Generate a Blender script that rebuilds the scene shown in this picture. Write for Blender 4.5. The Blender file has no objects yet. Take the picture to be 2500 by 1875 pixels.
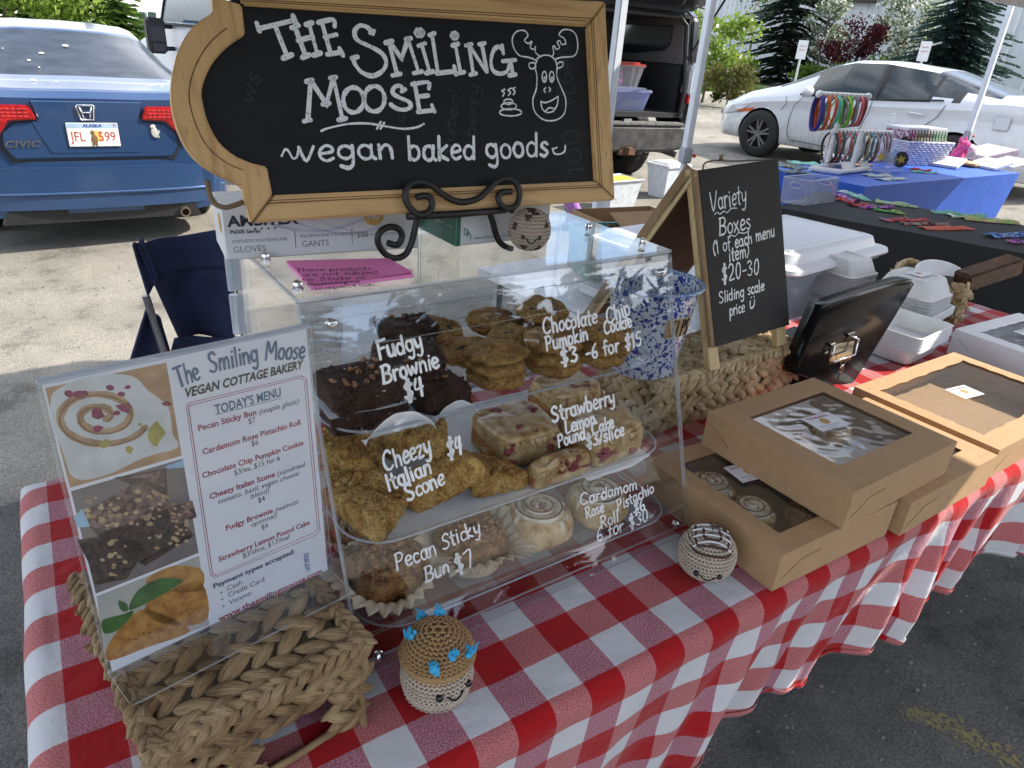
import bpy, bmesh, math, random
from mathutils import Vector as V, Matrix, noise as mn
rnd = random.Random(7)
PI = math.pi
sc = bpy.context.scene
COL = sc.collection
# ------------------------------------------------------------------ camera
CAM = V((-0.207, -0.3971, 1.432))
YAW, PITCH, ROLL = math.radians(-34.556), math.radians(26.0), math.radians(4.3)
FW = V((-math.sin(YAW)*math.cos(PITCH), math.cos(YAW)*math.cos(PITCH), -math.sin(PITCH)))
_r = V((math.cos(YAW), math.sin(YAW), 0)); _u = _r.cross(FW)
RT = _r*math.cos(ROLL) + _u*math.sin(ROLL); UP = -_r*math.sin(ROLL) + _u*math.cos(ROLL)
cam = bpy.data.cameras.new('camera'); camo = bpy.data.objects.new('camera', cam); COL.objects.link(camo)
camo.matrix_world = Matrix.Translation(CAM) @ Matrix((RT, UP, -FW)).transposed().to_4x4()
cam.lens = 24.48; cam.sensor_width = 36; cam.sensor_fit = 'HORIZONTAL'
cam.clip_start = 0.02; cam.clip_end = 600
sc.camera = camo
# ------------------------------------------------------------------ light
SUN_AZ, SUN_EL = math.radians(-24), math.radians(41.5)      # azimuth from +X
sdir = V((math.cos(SUN_EL)*math.cos(SUN_AZ), math.cos(SUN_EL)*math.sin(SUN_AZ), math.sin(SUN_EL)))
w = bpy.data.worlds.new('World'); sc.world = w; w.use_nodes = True
nt = w.node_tree; nt.nodes.clear()
out = nt.nodes.new('ShaderNodeOutputWorld'); bg = nt.nodes.new('ShaderNodeBackground')
sky = nt.nodes.new('ShaderNodeTexSky'); sky.sky_type = 'NISHITA'; sky.sun_disc = False
sky.sun_elevation = SUN_EL; sky.sun_rotation = PI/2 - SUN_AZ
sky.air_density = 1.0; sky.dust_density = 1.0
tc = nt.nodes.new('ShaderNodeTexCoord'); mp = nt.nodes.new('ShaderNodeMapping'); mp.inputs['Scale'].default_value = (1, 1, 2.2)
nz = nt.nodes.new('ShaderNodeTexNoise'); nz.inputs['Scale'].default_value = 2.6; nz.inputs['Detail'].default_value = 7; nz.inputs['Roughness'].default_value = .58
rp = nt.nodes.new('ShaderNodeValToRGB'); rp.color_ramp.elements[0].position = .44; rp.color_ramp.elements[1].position = .60
mx = nt.nodes.new('ShaderNodeMix'); mx.data_type = 'RGBA'
mx.inputs[7].default_value = (9.2, 9.4, 9.9, 1)
nt.links.new(tc.outputs['Generated'], mp.inputs[0]); nt.links.new(mp.outputs[0], nz.inputs['Vector'])
nt.links.new(nz.outputs[0], rp.inputs[0]); nt.links.new(rp.outputs[0], mx.inputs[0])
nt.links.new(sky.outputs[0], mx.inputs[6]); nt.links.new(mx.outputs[2], bg.inputs[0])
bg.inputs[1].default_value = 0.15
nt.links.new(bg.outputs[0], out.inputs[0])
sl = bpy.data.lights.new('sun', 'SUN'); sl.energy = 4.8; sl.angle = math.radians(.6); sl.color = (1, .93, .81)
so = bpy.data.objects.new('sun', sl); COL.objects.link(so); so.location = (8, -1, 9)
so.rotation_euler = sdir.to_track_quat('Z', 'Y').to_euler()
sc.view_settings.view_transform = 'Standard'; sc.view_settings.look = 'None'
sc.view_settings.exposure = 1.02; sc.view_settings.gamma = 1
sc.cycles.max_bounces = 10; sc.cycles.transparent_max_bounces = 40; sc.cycles.transmission_bounces = 8
sc.cycles.diffuse_bounces = 3; sc.cycles.glossy_bounces = 4
sc.cycles.use_denoising = True
sc.cycles.caustics_reflective = False; sc.cycles.caustics_refractive = False

# ------------------------------------------------------------------ measuring helpers (sight lines met with real planes)
def ray(x, y):
    x, y = x*2500/2212, y*2500/2212
    return FW + RT*((x-1250)/1700) - UP*((y-937.5)/1700)
def on(px, P, n):
    d = ray(*px); return CAM + d*((V(P)-CAM).dot(n)/d.dot(n))
def onz(px, z=.8): return on(px, (0, 0, z), V((0, 0, 1)))
def ony(px, y): return on(px, (0, y, 0), V((0, 1, 0)))
def crop(x0, x1, y0, W=2212):
    k = 2212/2500; s = (x1-x0)/W
    return lambda x, y: ((x0+x*s)*k, (y0+y*s)*k)

# ------------------------------------------------------------------ mesh helpers
def root_of(o):
    while o.parent: o = o.parent
    return o
class MB:
    def __init__(s): s.v = []; s.f = []; s.m = []; s.uv = None
    def add(s, vs, fs, mi=0):
        b = len(s.v); s.v += [V(p) for p in vs]; s.f += [tuple(i+b for i in f) for f in fs]; s.m += [mi]*len(fs); return s
    def quad(s, a, b, c, d, mi=0): return s.add([a, b, c, d], [(0, 1, 2, 3)], mi)
    def box(s, c, size, M=None, mi=0, mir=None):
        c = V(c); h = V(size)/2
        P = [V((x*h.x, y*h.y, z*h.z)) for x in (-1, 1) for y in (-1, 1) for z in (-1, 1)]
        P = [c + (M @ p if M else p) for p in P]
        F = [(0, 1, 3, 2), (4, 6, 7, 5), (0, 4, 5, 1), (2, 3, 7, 6), (0, 2, 6, 4), (1, 5, 7, 3)]
        s.add(P, F, mi)
        if mir:
            for k, v in mir.items(): s.m[len(s.m)-6+k] = v
        return s
    def bar(s, a, b, w, h=None, up=V((0, 0, 1)), mi=0):
        a, b = V(a), V(b); h = h or w; d = (b-a).normalized()
        if abs(d.dot(up)) > .98: up = V((0, 1, 0))
        x = d.cross(up).normalized(); y = x.cross(d)
        P = [p + x*(sx*w/2) + y*(sy*h/2) for p in (a, b) for sx, sy in ((-1, -1), (1, -1), (1, 1), (-1, 1))]
        return s.add(P, [(3, 2, 1, 0), (4, 5, 6, 7), (0, 1, 5, 4), (1, 2, 6, 5), (2, 3, 7, 6), (3, 0, 4, 7)], mi)
    def tube(s, pts, r, n=8, cap=True, mi=0, closed=False, flat=1.0):
        pts = [V(p) for p in pts]; N = len(pts); rs = r if isinstance(r, (list, tuple)) else [r]*N
        prev = None; vs = []
        for i, p in enumerate(pts):
            if closed: d = pts[(i+1) % N]-pts[i-1]
            else: d = pts[min(i+1, N-1)]-pts[max(i-1, 0)]
            d = d.normalized() if d.length > 1e-9 else V((0, 0, 1))
            if prev is None:
                a = V((0, 0, 1)) if abs(d.z) < .9 else V((1, 0, 0)); x = d.cross(a).normalized()
            else:
                x = (prev - d*prev.dot(d)).normalized()
            prev = x; y = d.cross(x)
            vs += [p + x*(math.cos(2*PI*k/n)*rs[i]) + y*(math.sin(2*PI*k/n)*rs[i]*flat) for k in range(n)]
        fs = []
        for i in range(N if closed else N-1):
            j = (i+1) % N
            for k in range(n): fs.append((i*n+k, i*n+(k+1) % n, j*n+(k+1) % n, j*n+k))
        if cap and not closed: fs += [tuple(range(n))[::-1], tuple((N-1)*n+k for k in range(n))]
        return s.add(vs, fs, mi)
    def lathe(s, prof, c=(0, 0, 0), n=32, mi=0, M=None, cap0=False, cap1=False):
        c = V(c); vs = []
        for (r, z) in prof:
            for k in range(n):
                p = V((r*math.cos(2*PI*k/n), r*math.sin(2*PI*k/n), z)); vs.append(c + (M @ p if M else p))
        fs = []
        for i in range(len(prof)-1):
            for k in range(n): fs.append((i*n+k, i*n+(k+1) % n, (i+1)*n+(k+1) % n, (i+1)*n+k))
        if cap0: fs.append(tuple(range(n))[::-1])
        if cap1: fs.append(tuple((len(prof)-1)*n+k for k in range(n)))
        return s.add(vs, fs, mi)
    def ell(s, c, r, M=None, n=8, m=5, mi=0):
        c = V(c); r = V(r) if not isinstance(r, (int, float)) else V((r, r, r)); vs = [V((0, 0, r.z))]
        for i in range(1, m):
            a = PI*i/m
            for k in range(n): b = 2*PI*k/n; vs.append(V((r.x*math.sin(a)*math.cos(b), r.y*math.sin(a)*math.sin(b), r.z*math.cos(a))))
        vs.append(V((0, 0, -r.z))); L = len(vs)-1
        vs = [c + (M @ p if M else p) for p in vs]
        fs = [(0, 1+k, 1+(k+1) % n) for k in range(n)]
        for i in range(m-2):
            for k in range(n): a = 1+i*n; fs.append((a+k, a+n+k, a+n+(k+1) % n, a+(k+1) % n))
        a = 1+(m-2)*n; fs += [(L, a+(k+1) % n, a+k) for k in range(n)]
        return s.add(vs, fs, mi)
    def grid(s, fn, nu, nv, mi=0, closeu=False):
        vs = [fn(i/nu, j/nv) for j in range(nv+1) for i in range(nu+1)]
        fs = [(j*(nu+1)+i, j*(nu+1)+i+1, (j+1)*(nu+1)+i+1, (j+1)*(nu+1)+i) for j in range(nv) for i in range(nu)]
        return s.add(vs, fs, mi)
    def prism(s, poly, z0, z1, O=V((0, 0, 0)), X=V((1, 0, 0)), Y=V((0, 1, 0)), Z=V((0, 0, 1)), mi=0, mside=None):
        n = len(poly); vs = [O+X*p[0]+Y*p[1]+Z*z0 for p in poly]+[O+X*p[0]+Y*p[1]+Z*z1 for p in poly]
        s.add(vs, [tuple(range(n))[::-1], tuple(range(n, 2*n))], mi)
        b = len(s.v)-2*n
        for i in range(n): s.f.append((b+i, b+(i+1) % n, b+n+(i+1) % n, b+n+i)); s.m.append(mi if mside is None else mside)
        return s
    def build(s, name, mats, parent=None, smooth=False, bevel=0, seg=2, loc=None, thick=0, sub=0):
        if not isinstance(mats, (list, tuple)): mats = [mats]
        if parent is not None:
            W = root_of(parent).matrix_basis.inverted()
            pts = [W @ p for p in s.v]; L = None
        else:
            xs = [p.x for p in s.v]; ys = [p.y for p in s.v]; zs = [p.z for p in s.v]
            L = V(loc) if loc is not None else V(((min(xs)+max(xs))/2, (min(ys)+max(ys))/2, min(zs)))
            pts = [p-L for p in s.v]
        me = bpy.data.meshes.new(name); me.from_pydata([tuple(p) for p in pts], [], s.f)
        for m in mats: me.materials.append(m)
        if any(s.m): me.polygons.foreach_set('material_index', s.m)
        if s.uv is not None:
            l = me.uv_layers.new(name='UVMap')
            for lo in me.loops: l.data[lo.index].uv = s.uv[lo.vertex_index]
        bm = bmesh.new(); bm.from_mesh(me)
        if bevel:
            bmesh.ops.remove_doubles(bm, verts=bm.verts, dist=1e-6)
            es = [e for e in bm.edges if len(e.link_faces) == 2 and e.calc_face_angle(0) > .6]
            bmesh.ops.bevel(bm, geom=es, offset=bevel, segments=seg, affect='EDGES', clamp_overlap=True)
        bmesh.ops.recalc_face_normals(bm, faces=bm.faces)
        bm.to_mesh(me); bm.free()
        if smooth or bevel:
            me.polygons.foreach_set('use_smooth', [True]*len(me.polygons))
            if not smooth or smooth == 'auto': me.set_sharp_from_angle(angle=math.radians(35))
        o = bpy.data.objects.new(name, me); COL.objects.link(o)
        if parent is not None: o.parent = parent
        else: o.location = L
        if thick:
            md = o.modifiers.new('solid', 'SOLIDIFY'); md.thickness = thick; md.offset = 0
        if sub:
            md = o.modifiers.new('sub', 'SUBSURF'); md.levels = sub; md.render_levels = sub
        return o
def tag(o, label, cat, group=None, kind=None):
    if label: o['label'] = label
    if cat: o['category'] = cat
    if group: o['group'] = group
    if kind: o['kind'] = kind
    return o
def struct(o): o['kind'] = 'structure'; return o
def stuffpart(o): o['kind'] = 'stuff'; return o
def thing(name, label, cat, loc=(0, 0, 0), rz=0, group=None):
    o = bpy.data.objects.new(name, None); COL.objects.link(o); o.empty_display_size = .1
    o.matrix_basis = Matrix.Translation(V(loc)) @ Matrix.Rotation(rz, 4, 'Z')
    return tag(o, label, cat, group)
def dup(o, loc=None, rz=None, label=None, parent=None, M=None):
    c = o.copy(); COL.objects.link(c)
    if parent is not None: c.parent = parent
    if M is not None: c.matrix_basis = M
    elif loc is not None: c.matrix_basis = Matrix.Translation(V(loc)) @ Matrix.Rotation(rz or 0, 4, 'Z')
    if label: c['label'] = label
    for ch in list(o.children): dup(ch, parent=c)
    return c
def RZ(a): return Matrix.Rotation(a, 3, 'Z')
def RX(a): return Matrix.Rotation(a, 3, 'X')
def RY(a): return Matrix.Rotation(a, 3, 'Y')
def smoothpts(pts, k=4, closed=False):
    pts = [V(p) for p in pts]; N = len(pts)
    if N < 3: return pts
    o = []
    for i in range(N if closed else N-1):
        if closed: a, b, c, d = pts[i-1], pts[i], pts[(i+1) % N], pts[(i+2) % N]
        else: a, b, c, d = pts[max(i-1, 0)], pts[i], pts[i+1], pts[min(i+2, N-1)]
        for j in range(k):
            t = j/k
            o.append(.5*((2*b)+(c-a)*t+(2*a-5*b+4*c-d)*t*t+(3*b-a-3*c+d)*t**3))
    if not closed: o.append(pts[-1])
    return o

# ------------------------------------------------------------------ materials
def newmat(name):
    m = bpy.data.materials.new(name); m.use_nodes = True; n = m.node_tree
    return m, n, n.nodes['Principled BSDF']
def N(n, t, **kw):
    x = n.nodes.new('ShaderNode'+t)
    for k, v in kw.items():
        if k in x.inputs: x.inputs[k].default_value = v
        else: setattr(x, k, v)
    return x
def coords(n, scale=(1, 1, 1), src='Object', rot=(0, 0, 0)):
    a = N(n, 'TexCoord'); b = N(n, 'Mapping'); b.inputs['Scale'].default_value = scale; b.inputs['Rotation'].default_value = rot
    n.links.new(a.outputs[src], b.inputs[0]); return b.outputs[0]
def ramp(n, src, stops):
    r = N(n, 'ValToRGB'); e = r.color_ramp.elements
    while len(e) < len(stops): e.new(.5)
    for i, (p, c) in enumerate(stops): e[i].position = p; e[i].color = tuple(c)+((1,) if len(c) == 3 else ())
    n.links.new(src, r.inputs[0]); return r.outputs[0]
def mixc(n, f, a, b, mode='MIX'):
    m = N(n, 'Mix', data_type='RGBA', blend_type=mode)
    for i, x in ((0, f), (6, a), (7, b)):
        if hasattr(x, 'links'): n.links.new(x, m.inputs[i])
        else: m.inputs[i].default_value = x if i == 0 else tuple(x)+((1,) if len(x) == 3 else ())
    return m.outputs[2]
def bumpn(n, p, h, strength=.3, dist=.002, prev=None):
    b = N(n, 'Bump'); b.inputs['Strength'].default_value = strength; b.inputs['Distance'].default_value = dist
    n.links.new(h, b.inputs['Height'])
    if prev is not None: n.links.new(prev, b.inputs['Normal'])
    n.links.new(b.outputs[0], p.inputs['Normal']); return b.outputs[0]
MC = {}
def mat(name, c, rough=.6, metal=0, c2=None, vs=20, bump=0, bs=300, bd=.001, spec=.5, coat=0, sub=0, scale=(1, 1, 1), detail=4, pos=(.35, .65)):
    if name in MC: return MC[name]
    m, n, p = newmat(name); p.inputs['Roughness'].default_value = rough; p.inputs['Metallic'].default_value = metal
    p.inputs['Specular IOR Level'].default_value = spec
    if coat: p.inputs['Coat Weight'].default_value = coat; p.inputs['Coat Roughness'].default_value = .05
    if sub: p.inputs['Subsurface Weight'].default_value = sub; p.inputs['Subsurface Radius'].default_value = (.01, .005, .003); p.inputs['Subsurface Scale'].default_value = .5
    co = coords(n, scale)
    if c2 is None: c2 = tuple(x*.82 for x in c)
    a = N(n, 'TexNoise'); a.inputs['Scale'].default_value = vs; a.inputs['Detail'].default_value = detail; n.links.new(co, a.inputs['Vector'])
    n.links.new(ramp(n, a.outputs[0], [(pos[0], c2), (pos[1], c)]), p.inputs['Base Color'])
    if bump:
        b = N(n, 'TexNoise'); b.inputs['Scale'].default_value = bs; b.inputs['Detail'].default_value = 3; n.links.new(co, b.inputs['Vector'])
        bumpn(n, p, b.outputs[0], bump, bd)
    MC[name] = m; return m
def acrylic(name, tint=(.97, .98, .99), rough=.02, edge=False, milky=0, ior=1.49):
    m = bpy.data.materials.new(name); m.use_nodes = True; n = m.node_tree; n.nodes.clear()
    o = N(n, 'OutputMaterial'); t = N(n, 'BsdfTransparent'); t.inputs[0].default_value = tint+(1,)
    g = N(n, 'BsdfGlossy'); g.inputs['Roughness'].default_value = rough; g.inputs['Color'].default_value = (1, 1, 1, 1)
    f = N(n, 'Fresnel'); ge = N(n, 'NewGeometry'); io = N(n, 'Mix'); io.inputs[2].default_value = ior; io.inputs[3].default_value = 1/ior
    n.links.new(ge.outputs['Backfacing'], io.inputs[0]); n.links.new(io.outputs[0], f.inputs[0])      # the same few per cent from either side of the sheet
    mx = N(n, 'MixShader'); n.links.new(f.outputs[0], mx.inputs[0]); n.links.new(t.outputs[0], mx.inputs[1]); n.links.new(g.outputs[0], mx.inputs[2])
    last = mx.outputs[0]
    if milky:
        d = N(n, 'BsdfDiffuse'); d.inputs[0].default_value = (.8, .84, .9, 1); tr = N(n, 'BsdfTranslucent'); tr.inputs[0].default_value = (.8, .84, .9, 1)
        a = N(n, 'MixShader'); a.inputs[0].default_value = .5; n.links.new(d.outputs[0], a.inputs[1]); n.links.new(tr.outputs[0], a.inputs[2])
        m2 = N(n, 'MixShader'); m2.inputs[0].default_value = milky; n.links.new(last, m2.inputs[1]); n.links.new(a.outputs[0], m2.inputs[2]); last = m2.outputs[0]
    n.links.new(last, o.inputs[0]); return m
AC = acrylic('clear_acrylic'); ACE = acrylic('acrylic_edge', (.8, .86, .93), .1, milky=.45)
FILM = acrylic('window_film', (.9, .91, .93), .04, milky=.04, ior=1.8)
CLEARBIN = acrylic('clear_plastic', (.93, .93, .96), .08, milky=.10)
FROST = acrylic('frosted_plastic', (.9, .92, .95), .25, milky=.45)
steel = mat('polished_steel', (.75, .75, .76), .15, 1, c2=(.6, .6, .62))
white = mat('white_plastic', (.78, .79, .8), .45)
black = mat('matte_black', (.012, .012, .013), .5)
blackm = mat('black_iron', (.012, .012, .012), .45, bump=.3, bs=400)
ink = mat('black_ink', (.01, .01, .02), .6)
chalk = mat('white_paint_marker', (.82, .85, .88), .6, c2=(.42, .46, .5), vs=420, pos=(.32, .46))
def boxat(mb, x, y, z, W, D, H, ps, mi=0, t=0):
    R = RZ(ps); c = V((x, y, z)) + R @ V((W/2, D/2, H/2)); return mb.box(c, (W, D, H), R, mi)
# ------------------------------------------------------------------ hand lettering: one-line strokes turned into thin ribbons
def arc(cx, cy, rx, ry, a0, a1, k=10): return [(cx+rx*math.cos(math.radians(a0+(a1-a0)*i/k)), cy+ry*math.sin(math.radians(a0+(a1-a0)*i/k))) for i in range(k+1)]
GL = {
'A': (.7, [[(0, 0), (.3, 1), (.62, 0)], [(.12, .38), (.5, .38)]]),
'B': (.62, [[(.05, 0), (.08, 1)], [(.0, .98), (.35, 1), (.5, .8), (.38, .58), (.1, .54)], [(.1, .54), (.45, .48), (.56, .25), (.4, .03), (0, .02)]]),
'C': (.68, [[(.6, .82), (.45, 1), (.2, .9), (.04, .55), (.1, .15), (.35, 0), (.6, .14)]]),
'F': (.55, [[(.05, 1), (.12, 0)], [(0, .96), (.5, 1)], [(.1, .55), (.42, .58)]]),
'G': (.7, [[(.6, .85), (.4, 1), (.1, .75), (.05, .3), (.3, 0), (.6, .2), (.6, .45), (.38, .45)]]),
'I': (.25, [[(.1, 1), (.12, 0)]]),
'L': (.5, [[(.1, 1), (.08, 0), (.45, .04)]]),
'P': (.58, [[(.08, 0), (.1, 1)], [(.02, .95), (.35, 1), (.52, .78), (.38, .52), (.12, .48)]]),
'R': (.62, [[(.08, 0), (.1, 1)], [(.02, .95), (.35, 1), (.5, .78), (.38, .54), (.12, .48)], [(.22, .5), (.56, 0)]]),
'S': (.58, [[(.5, .85), (.32, 1), (.1, .85), (.14, .62), (.42, .42), (.5, .2), (.3, 0), (.04, .1)]]),
'T': (.55, [[(.28, 1), (.28, 0)], [(0, .98), (.55, 1)]]),
'V': (.66, [[(0, 1), (.26, 0), (.62, 1.02)]]),
'M': (.85, [[(.05, 0), (.12, 1), (.4, .35), (.7, 1), (.78, 0)]]),
'O': (.72, [arc(.33, .5, .3, .5, 90, 450, 16)]),
'E': (.5, [[(.45, 1), (.05, 1), (.05, 0), (.45, 0)], [(.05, .52), (.36, .52)]]),
'N': (.66, [[(.05, 0), (.05, 1), (.55, 0), (.55, 1)]]),
'D': (.64, [[(.05, 0), (.05, 1), (.4, .9), (.55, .5), (.4, .08), (.05, 0)]]),
'a': (.52, [arc(.24, .3, .2, .3, 40, 330, 12), [(.44, .6), (.42, .15), (.52, 0)]]),
'b': (.5, [[(.05, 1), (.06, .02)], arc(.25, .3, .19, .3, 140, -170, 12)]),
'c': (.42, [arc(.25, .3, .2, .3, 45, 315, 12)]),
'd': (.54, [arc(.24, .3, .2, .3, 40, 340, 12), [(.46, 1), (.45, 0)]]),
'e': (.46, [[(.07, .3), (.4, .38), (.36, .58), (.2, .62), (.05, .4), (.08, .12), (.24, 0), (.42, .1)]]),
'f': (.34, [[(.36, .92), (.24, 1), (.14, .85), (.13, 0)], [(0, .55), (.32, .58)]]),
'g': (.52, [arc(.24, .32, .2, .28, 40, 330, 12), [(.45, .6), (.44, -.15), (.3, -.38), (.08, -.28)]]),
'h': (.5, [[(.06, 1), (.07, 0)], [(.07, .35), (.24, .6), (.4, .45), (.42, 0)]]),
'i': (.22, [[(.09, .58), (.11, 0)], [(.1, .8), (.11, .84)]]),
'j': (.26, [[(.14, .58), (.13, -.2), (.0, -.34)], [(.15, .8), (.16, .84)]]),
'k': (.46, [[(.06, 1), (.07, 0)], [(.38, .6), (.08, .26), (.42, 0)]]),
'l': (.2, [[(.09, 1), (.1, 0)]]),
'm': (.76, [[(.05, .6), (.06, 0)], [(.06, .35), (.2, .6), (.34, .45), (.36, 0)], [(.36, .35), (.5, .6), (.64, .45), (.68, 0)]]),
'n': (.5, [[(.05, .6), (.06, 0)], [(.06, .35), (.24, .6), (.4, .45), (.43, 0)]]),
'o': (.48, [arc(.23, .3, .2, .3, 90, 460, 14)]),
'p': (.5, [[(.05, .6), (.06, -.4)], arc(.25, .3, .19, .3, 150, -160, 12)]),
'r': (.36, [[(.05, .6), (.07, 0)], [(.07, .35), (.2, .58), (.34, .56)]]),
's': (.4, [[(.34, .54), (.2, .62), (.06, .48), (.2, .32), (.34, .18), (.2, 0), (.02, .08)]]),
't': (.36, [[(.17, .92), (.16, .08), (.3, 0)], [(0, .6), (.34, .62)]]),
'u': (.5, [[(.05, .6), (.07, .14), (.22, 0), (.4, .2), (.42, .6)], [(.42, .6), (.44, 0)]]),
'v': (.46, [[(.02, .6), (.2, 0), (.42, .62)]]),
'w': (.66, [[(.02, .6), (.15, 0), (.32, .5), (.46, 0), (.62, .62)]]),
'x': (.46, [[(.04, .6), (.4, 0)], [(.4, .62), (.02, 0)]]),
'y': (.48, [[(.04, .6), (.1, .22), (.26, .15), (.4, .3)], [(.43, .62), (.4, -.1), (.26, -.38), (.06, -.3)]]),
'z': (.42, [[(.02, .58), (.36, .6), (.04, .02), (.4, .04)]]),
'0': (.54, [arc(.25, .5, .2, .5, 90, 455, 14)]),
'1': (.28, [[(.04, .8), (.15, 1), (.14, 0)]]),
'2': (.52, [[(.04, .8), (.2, 1), (.42, .85), (.38, .5), (.03, .03), (.48, .05)]]),
'3': (.5, [[(.05, .88), (.25, 1), (.42, .8), (.2, .55), (.44, .35), (.3, .02), (.03, .1)]]),
'4': (.54, [[(.16, 1), (.04, .45), (.5, .48)], [(.4, 1), (.36, 0)]]),
'5': (.5, [[(.44, 1), (.12, .98), (.08, .58), (.36, .55), (.42, .2), (.2, 0), (.02, .08)]]),
'6': (.48, [[(.36, 1), (.1, .6), (.06, .2), (.24, 0), (.42, .2), (.3, .45), (.08, .3)]]),
'7': (.48, [[(.02, .95), (.44, 1), (.2, 0)]]),
'9': (.48, [arc(.23, .7, .18, .28, 0, 360, 12), [(.41, .7), (.36, 0)]]),
'$': (.56, [[(.46, .78), (.28, .92), (.08, .74), (.26, .5), (.46, .3), (.28, .08), (.04, .2)], [(.24, 1.12), (.22, -.14)], [(.34, 1.1), (.32, -.14)]]),
'-': (.44, [[(.06, .4), (.36, .42)]]), '/': (.36, [[(.0, -.05), (.32, 1.05)]]), '.': (.16, [[(.06, .0), (.08, .04)]]), ',': (.18, [[(.1, .06), (.04, -.14)]]),
'(': (.3, [[(.25, 1.05), (.06, .7), (.05, .3), (.2, -.1)]]), ')': (.3, [[(.05, 1.05), (.22, .7), (.22, .3), (.03, -.1)]]),
'~': (.5, [[(.02, .25), (.12, .5), (.26, .36), (.38, .25), (.46, .5)]]), "'": (.16, [[(.1, 1), (.06, .8)]]), '!': (.2, [[(.1, 1), (.1, .3)], [(.1, .05), (.1, .0)]]),
'U:': (.5, [[(.05, .6), (.07, .14), (.22, 0), (.4, .2), (.42, .6)], [(.12, .86), (.13, .9)], [(.36, .88), (.37, .92)]]),
' ': (.34, []),
}
def ribbon(mb, pts, wd, Nn, h=.0003, k=4):
    """pts 3D on a surface with normal Nn; a flat stroke with round ends, h high"""
    pts = smoothpts(pts, k) if len(pts) > 2 else [V(p) for p in pts]
    L = []; R = []; ph = pts[0].x*913+pts[0].z*577
    for i, p in enumerate(pts):
        d = (pts[min(i+1, len(pts)-1)]-pts[max(i-1, 0)])
        if d.length < 1e-9: d = V((1, 0, 0))
        s = Nn.cross(d.normalized()).normalized()*wd/2*(1+.13*math.sin(i*.55+ph)+.07*math.sin(i*1.7+ph*2))
        L.append(p+s+Nn*h); R.append(p-s+Nn*h)
    n = len(pts); mb.add(L+R, [(i, i+1, n+i+1, n+i) for i in range(n-1)])
    for p in (pts[0], pts[-1]):
        d = (pts[1]-pts[0]).normalized() if len(pts) > 1 and (pts[1]-pts[0]).length > 1e-9 else V((1, 0, 0)); s = Nn.cross(d).normalized()
        mb.add([p+Nn*h*1.1+(d*math.cos(a)+s*math.sin(a))*wd/2 for a in [2*PI*q/8 for q in range(8)]], [tuple(range(8))])
def write(mb, text, A, B, H, Nn, wd, jit=.02, upv=None, h=.0003):
    """one line of handwriting from A to B (3D points on the surface), capitals H high"""
    toks = []; i = 0
    while i < len(text):
        if text[i:i+2] in GL and len(text[i:i+2]) == 2: toks.append(text[i:i+2]); i += 2
        else: toks.append(text[i]); i += 1
    tot = sum(GL[t][0]+.08 for t in toks); X = V(B)-V(A); sx = X.length/tot; X = X.normalized()
    Y = upv if upv is not None else Nn.cross(X)
    r = random.Random(text); c = 0
    for t in toks:
        adv, st = GL[t]; jy = r.uniform(-jit, jit)*H; js = 1+r.uniform(-jit, jit)*2; sl = r.uniform(-.05, .1)
        for q in st: ribbon(mb, [V(A)+X*((c+x)*sx+y*sl*H)+Y*(y*H*js+jy) for x, y in q], wd*(1+r.uniform(-.15, .15)), Nn, h)
        c += adv+.08
def hand(lines, P, n, wd, mb=None):
    """lines: (text, start px, end px, cap height px) on plane P,n"""
    mb = mb or MB()
    for t, a, b, hp in lines:
        A, B = on(a, P, n), on(b, P, n)
        d = V((b[0]-a[0], b[1]-a[1], 0)).normalized(); up = (d.y, -d.x)
        T = on((a[0]+up[0]*hp, a[1]+up[1]*hp), P, n); m = n if n.dot(CAM-A) > 0 else -n
        Y = m.cross((B-A).normalized()); H = abs((T-A).dot(Y)); write(mb, t, A, B, H, m, wd)
    return mb
def strokes(L, P, n, wd, mb=None, cf=None):
    mb = mb or MB(); m = n if n.dot(CAM-V(P)) > 0 else -n
    for q in L: ribbon(mb, [on(cf(*p), P, n) for p in q], wd, m)
    return mb
def printed(name, lines, O, X, Y, mats, parent, h=.0003):
    """flat print: lines = (text, x, y, size, align, mat index, bold, shear, squeeze) in the sheet's own metres"""
    Z = X.cross(Y); dg = bpy.context.evaluated_depsgraph_get(); mb = MB()
    for (t, x, y, s, al, mi, bold, shear, sq) in lines:
        c = bpy.data.curves.new('t', 'FONT'); c.body = t; c.size = s; c.align_x = al; c.shear = shear; c.offset = bold*s; c.resolution_u = 2
        o = bpy.data.objects.new('t', c); COL.objects.link(o); bpy.context.view_layer.update()
        me = bpy.data.meshes.new_from_object(o); 
        mb.add([O+X*(x+v.co.x*sq)+Y*(y+v.co.y)+Z*h for v in me.vertices], [tuple(p.vertices) for p in me.polygons], mi)
        bpy.data.objects.remove(o); bpy.data.curves.remove(c); bpy.data.meshes.remove(me)
    return mb.build(name, mats, parent)
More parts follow.
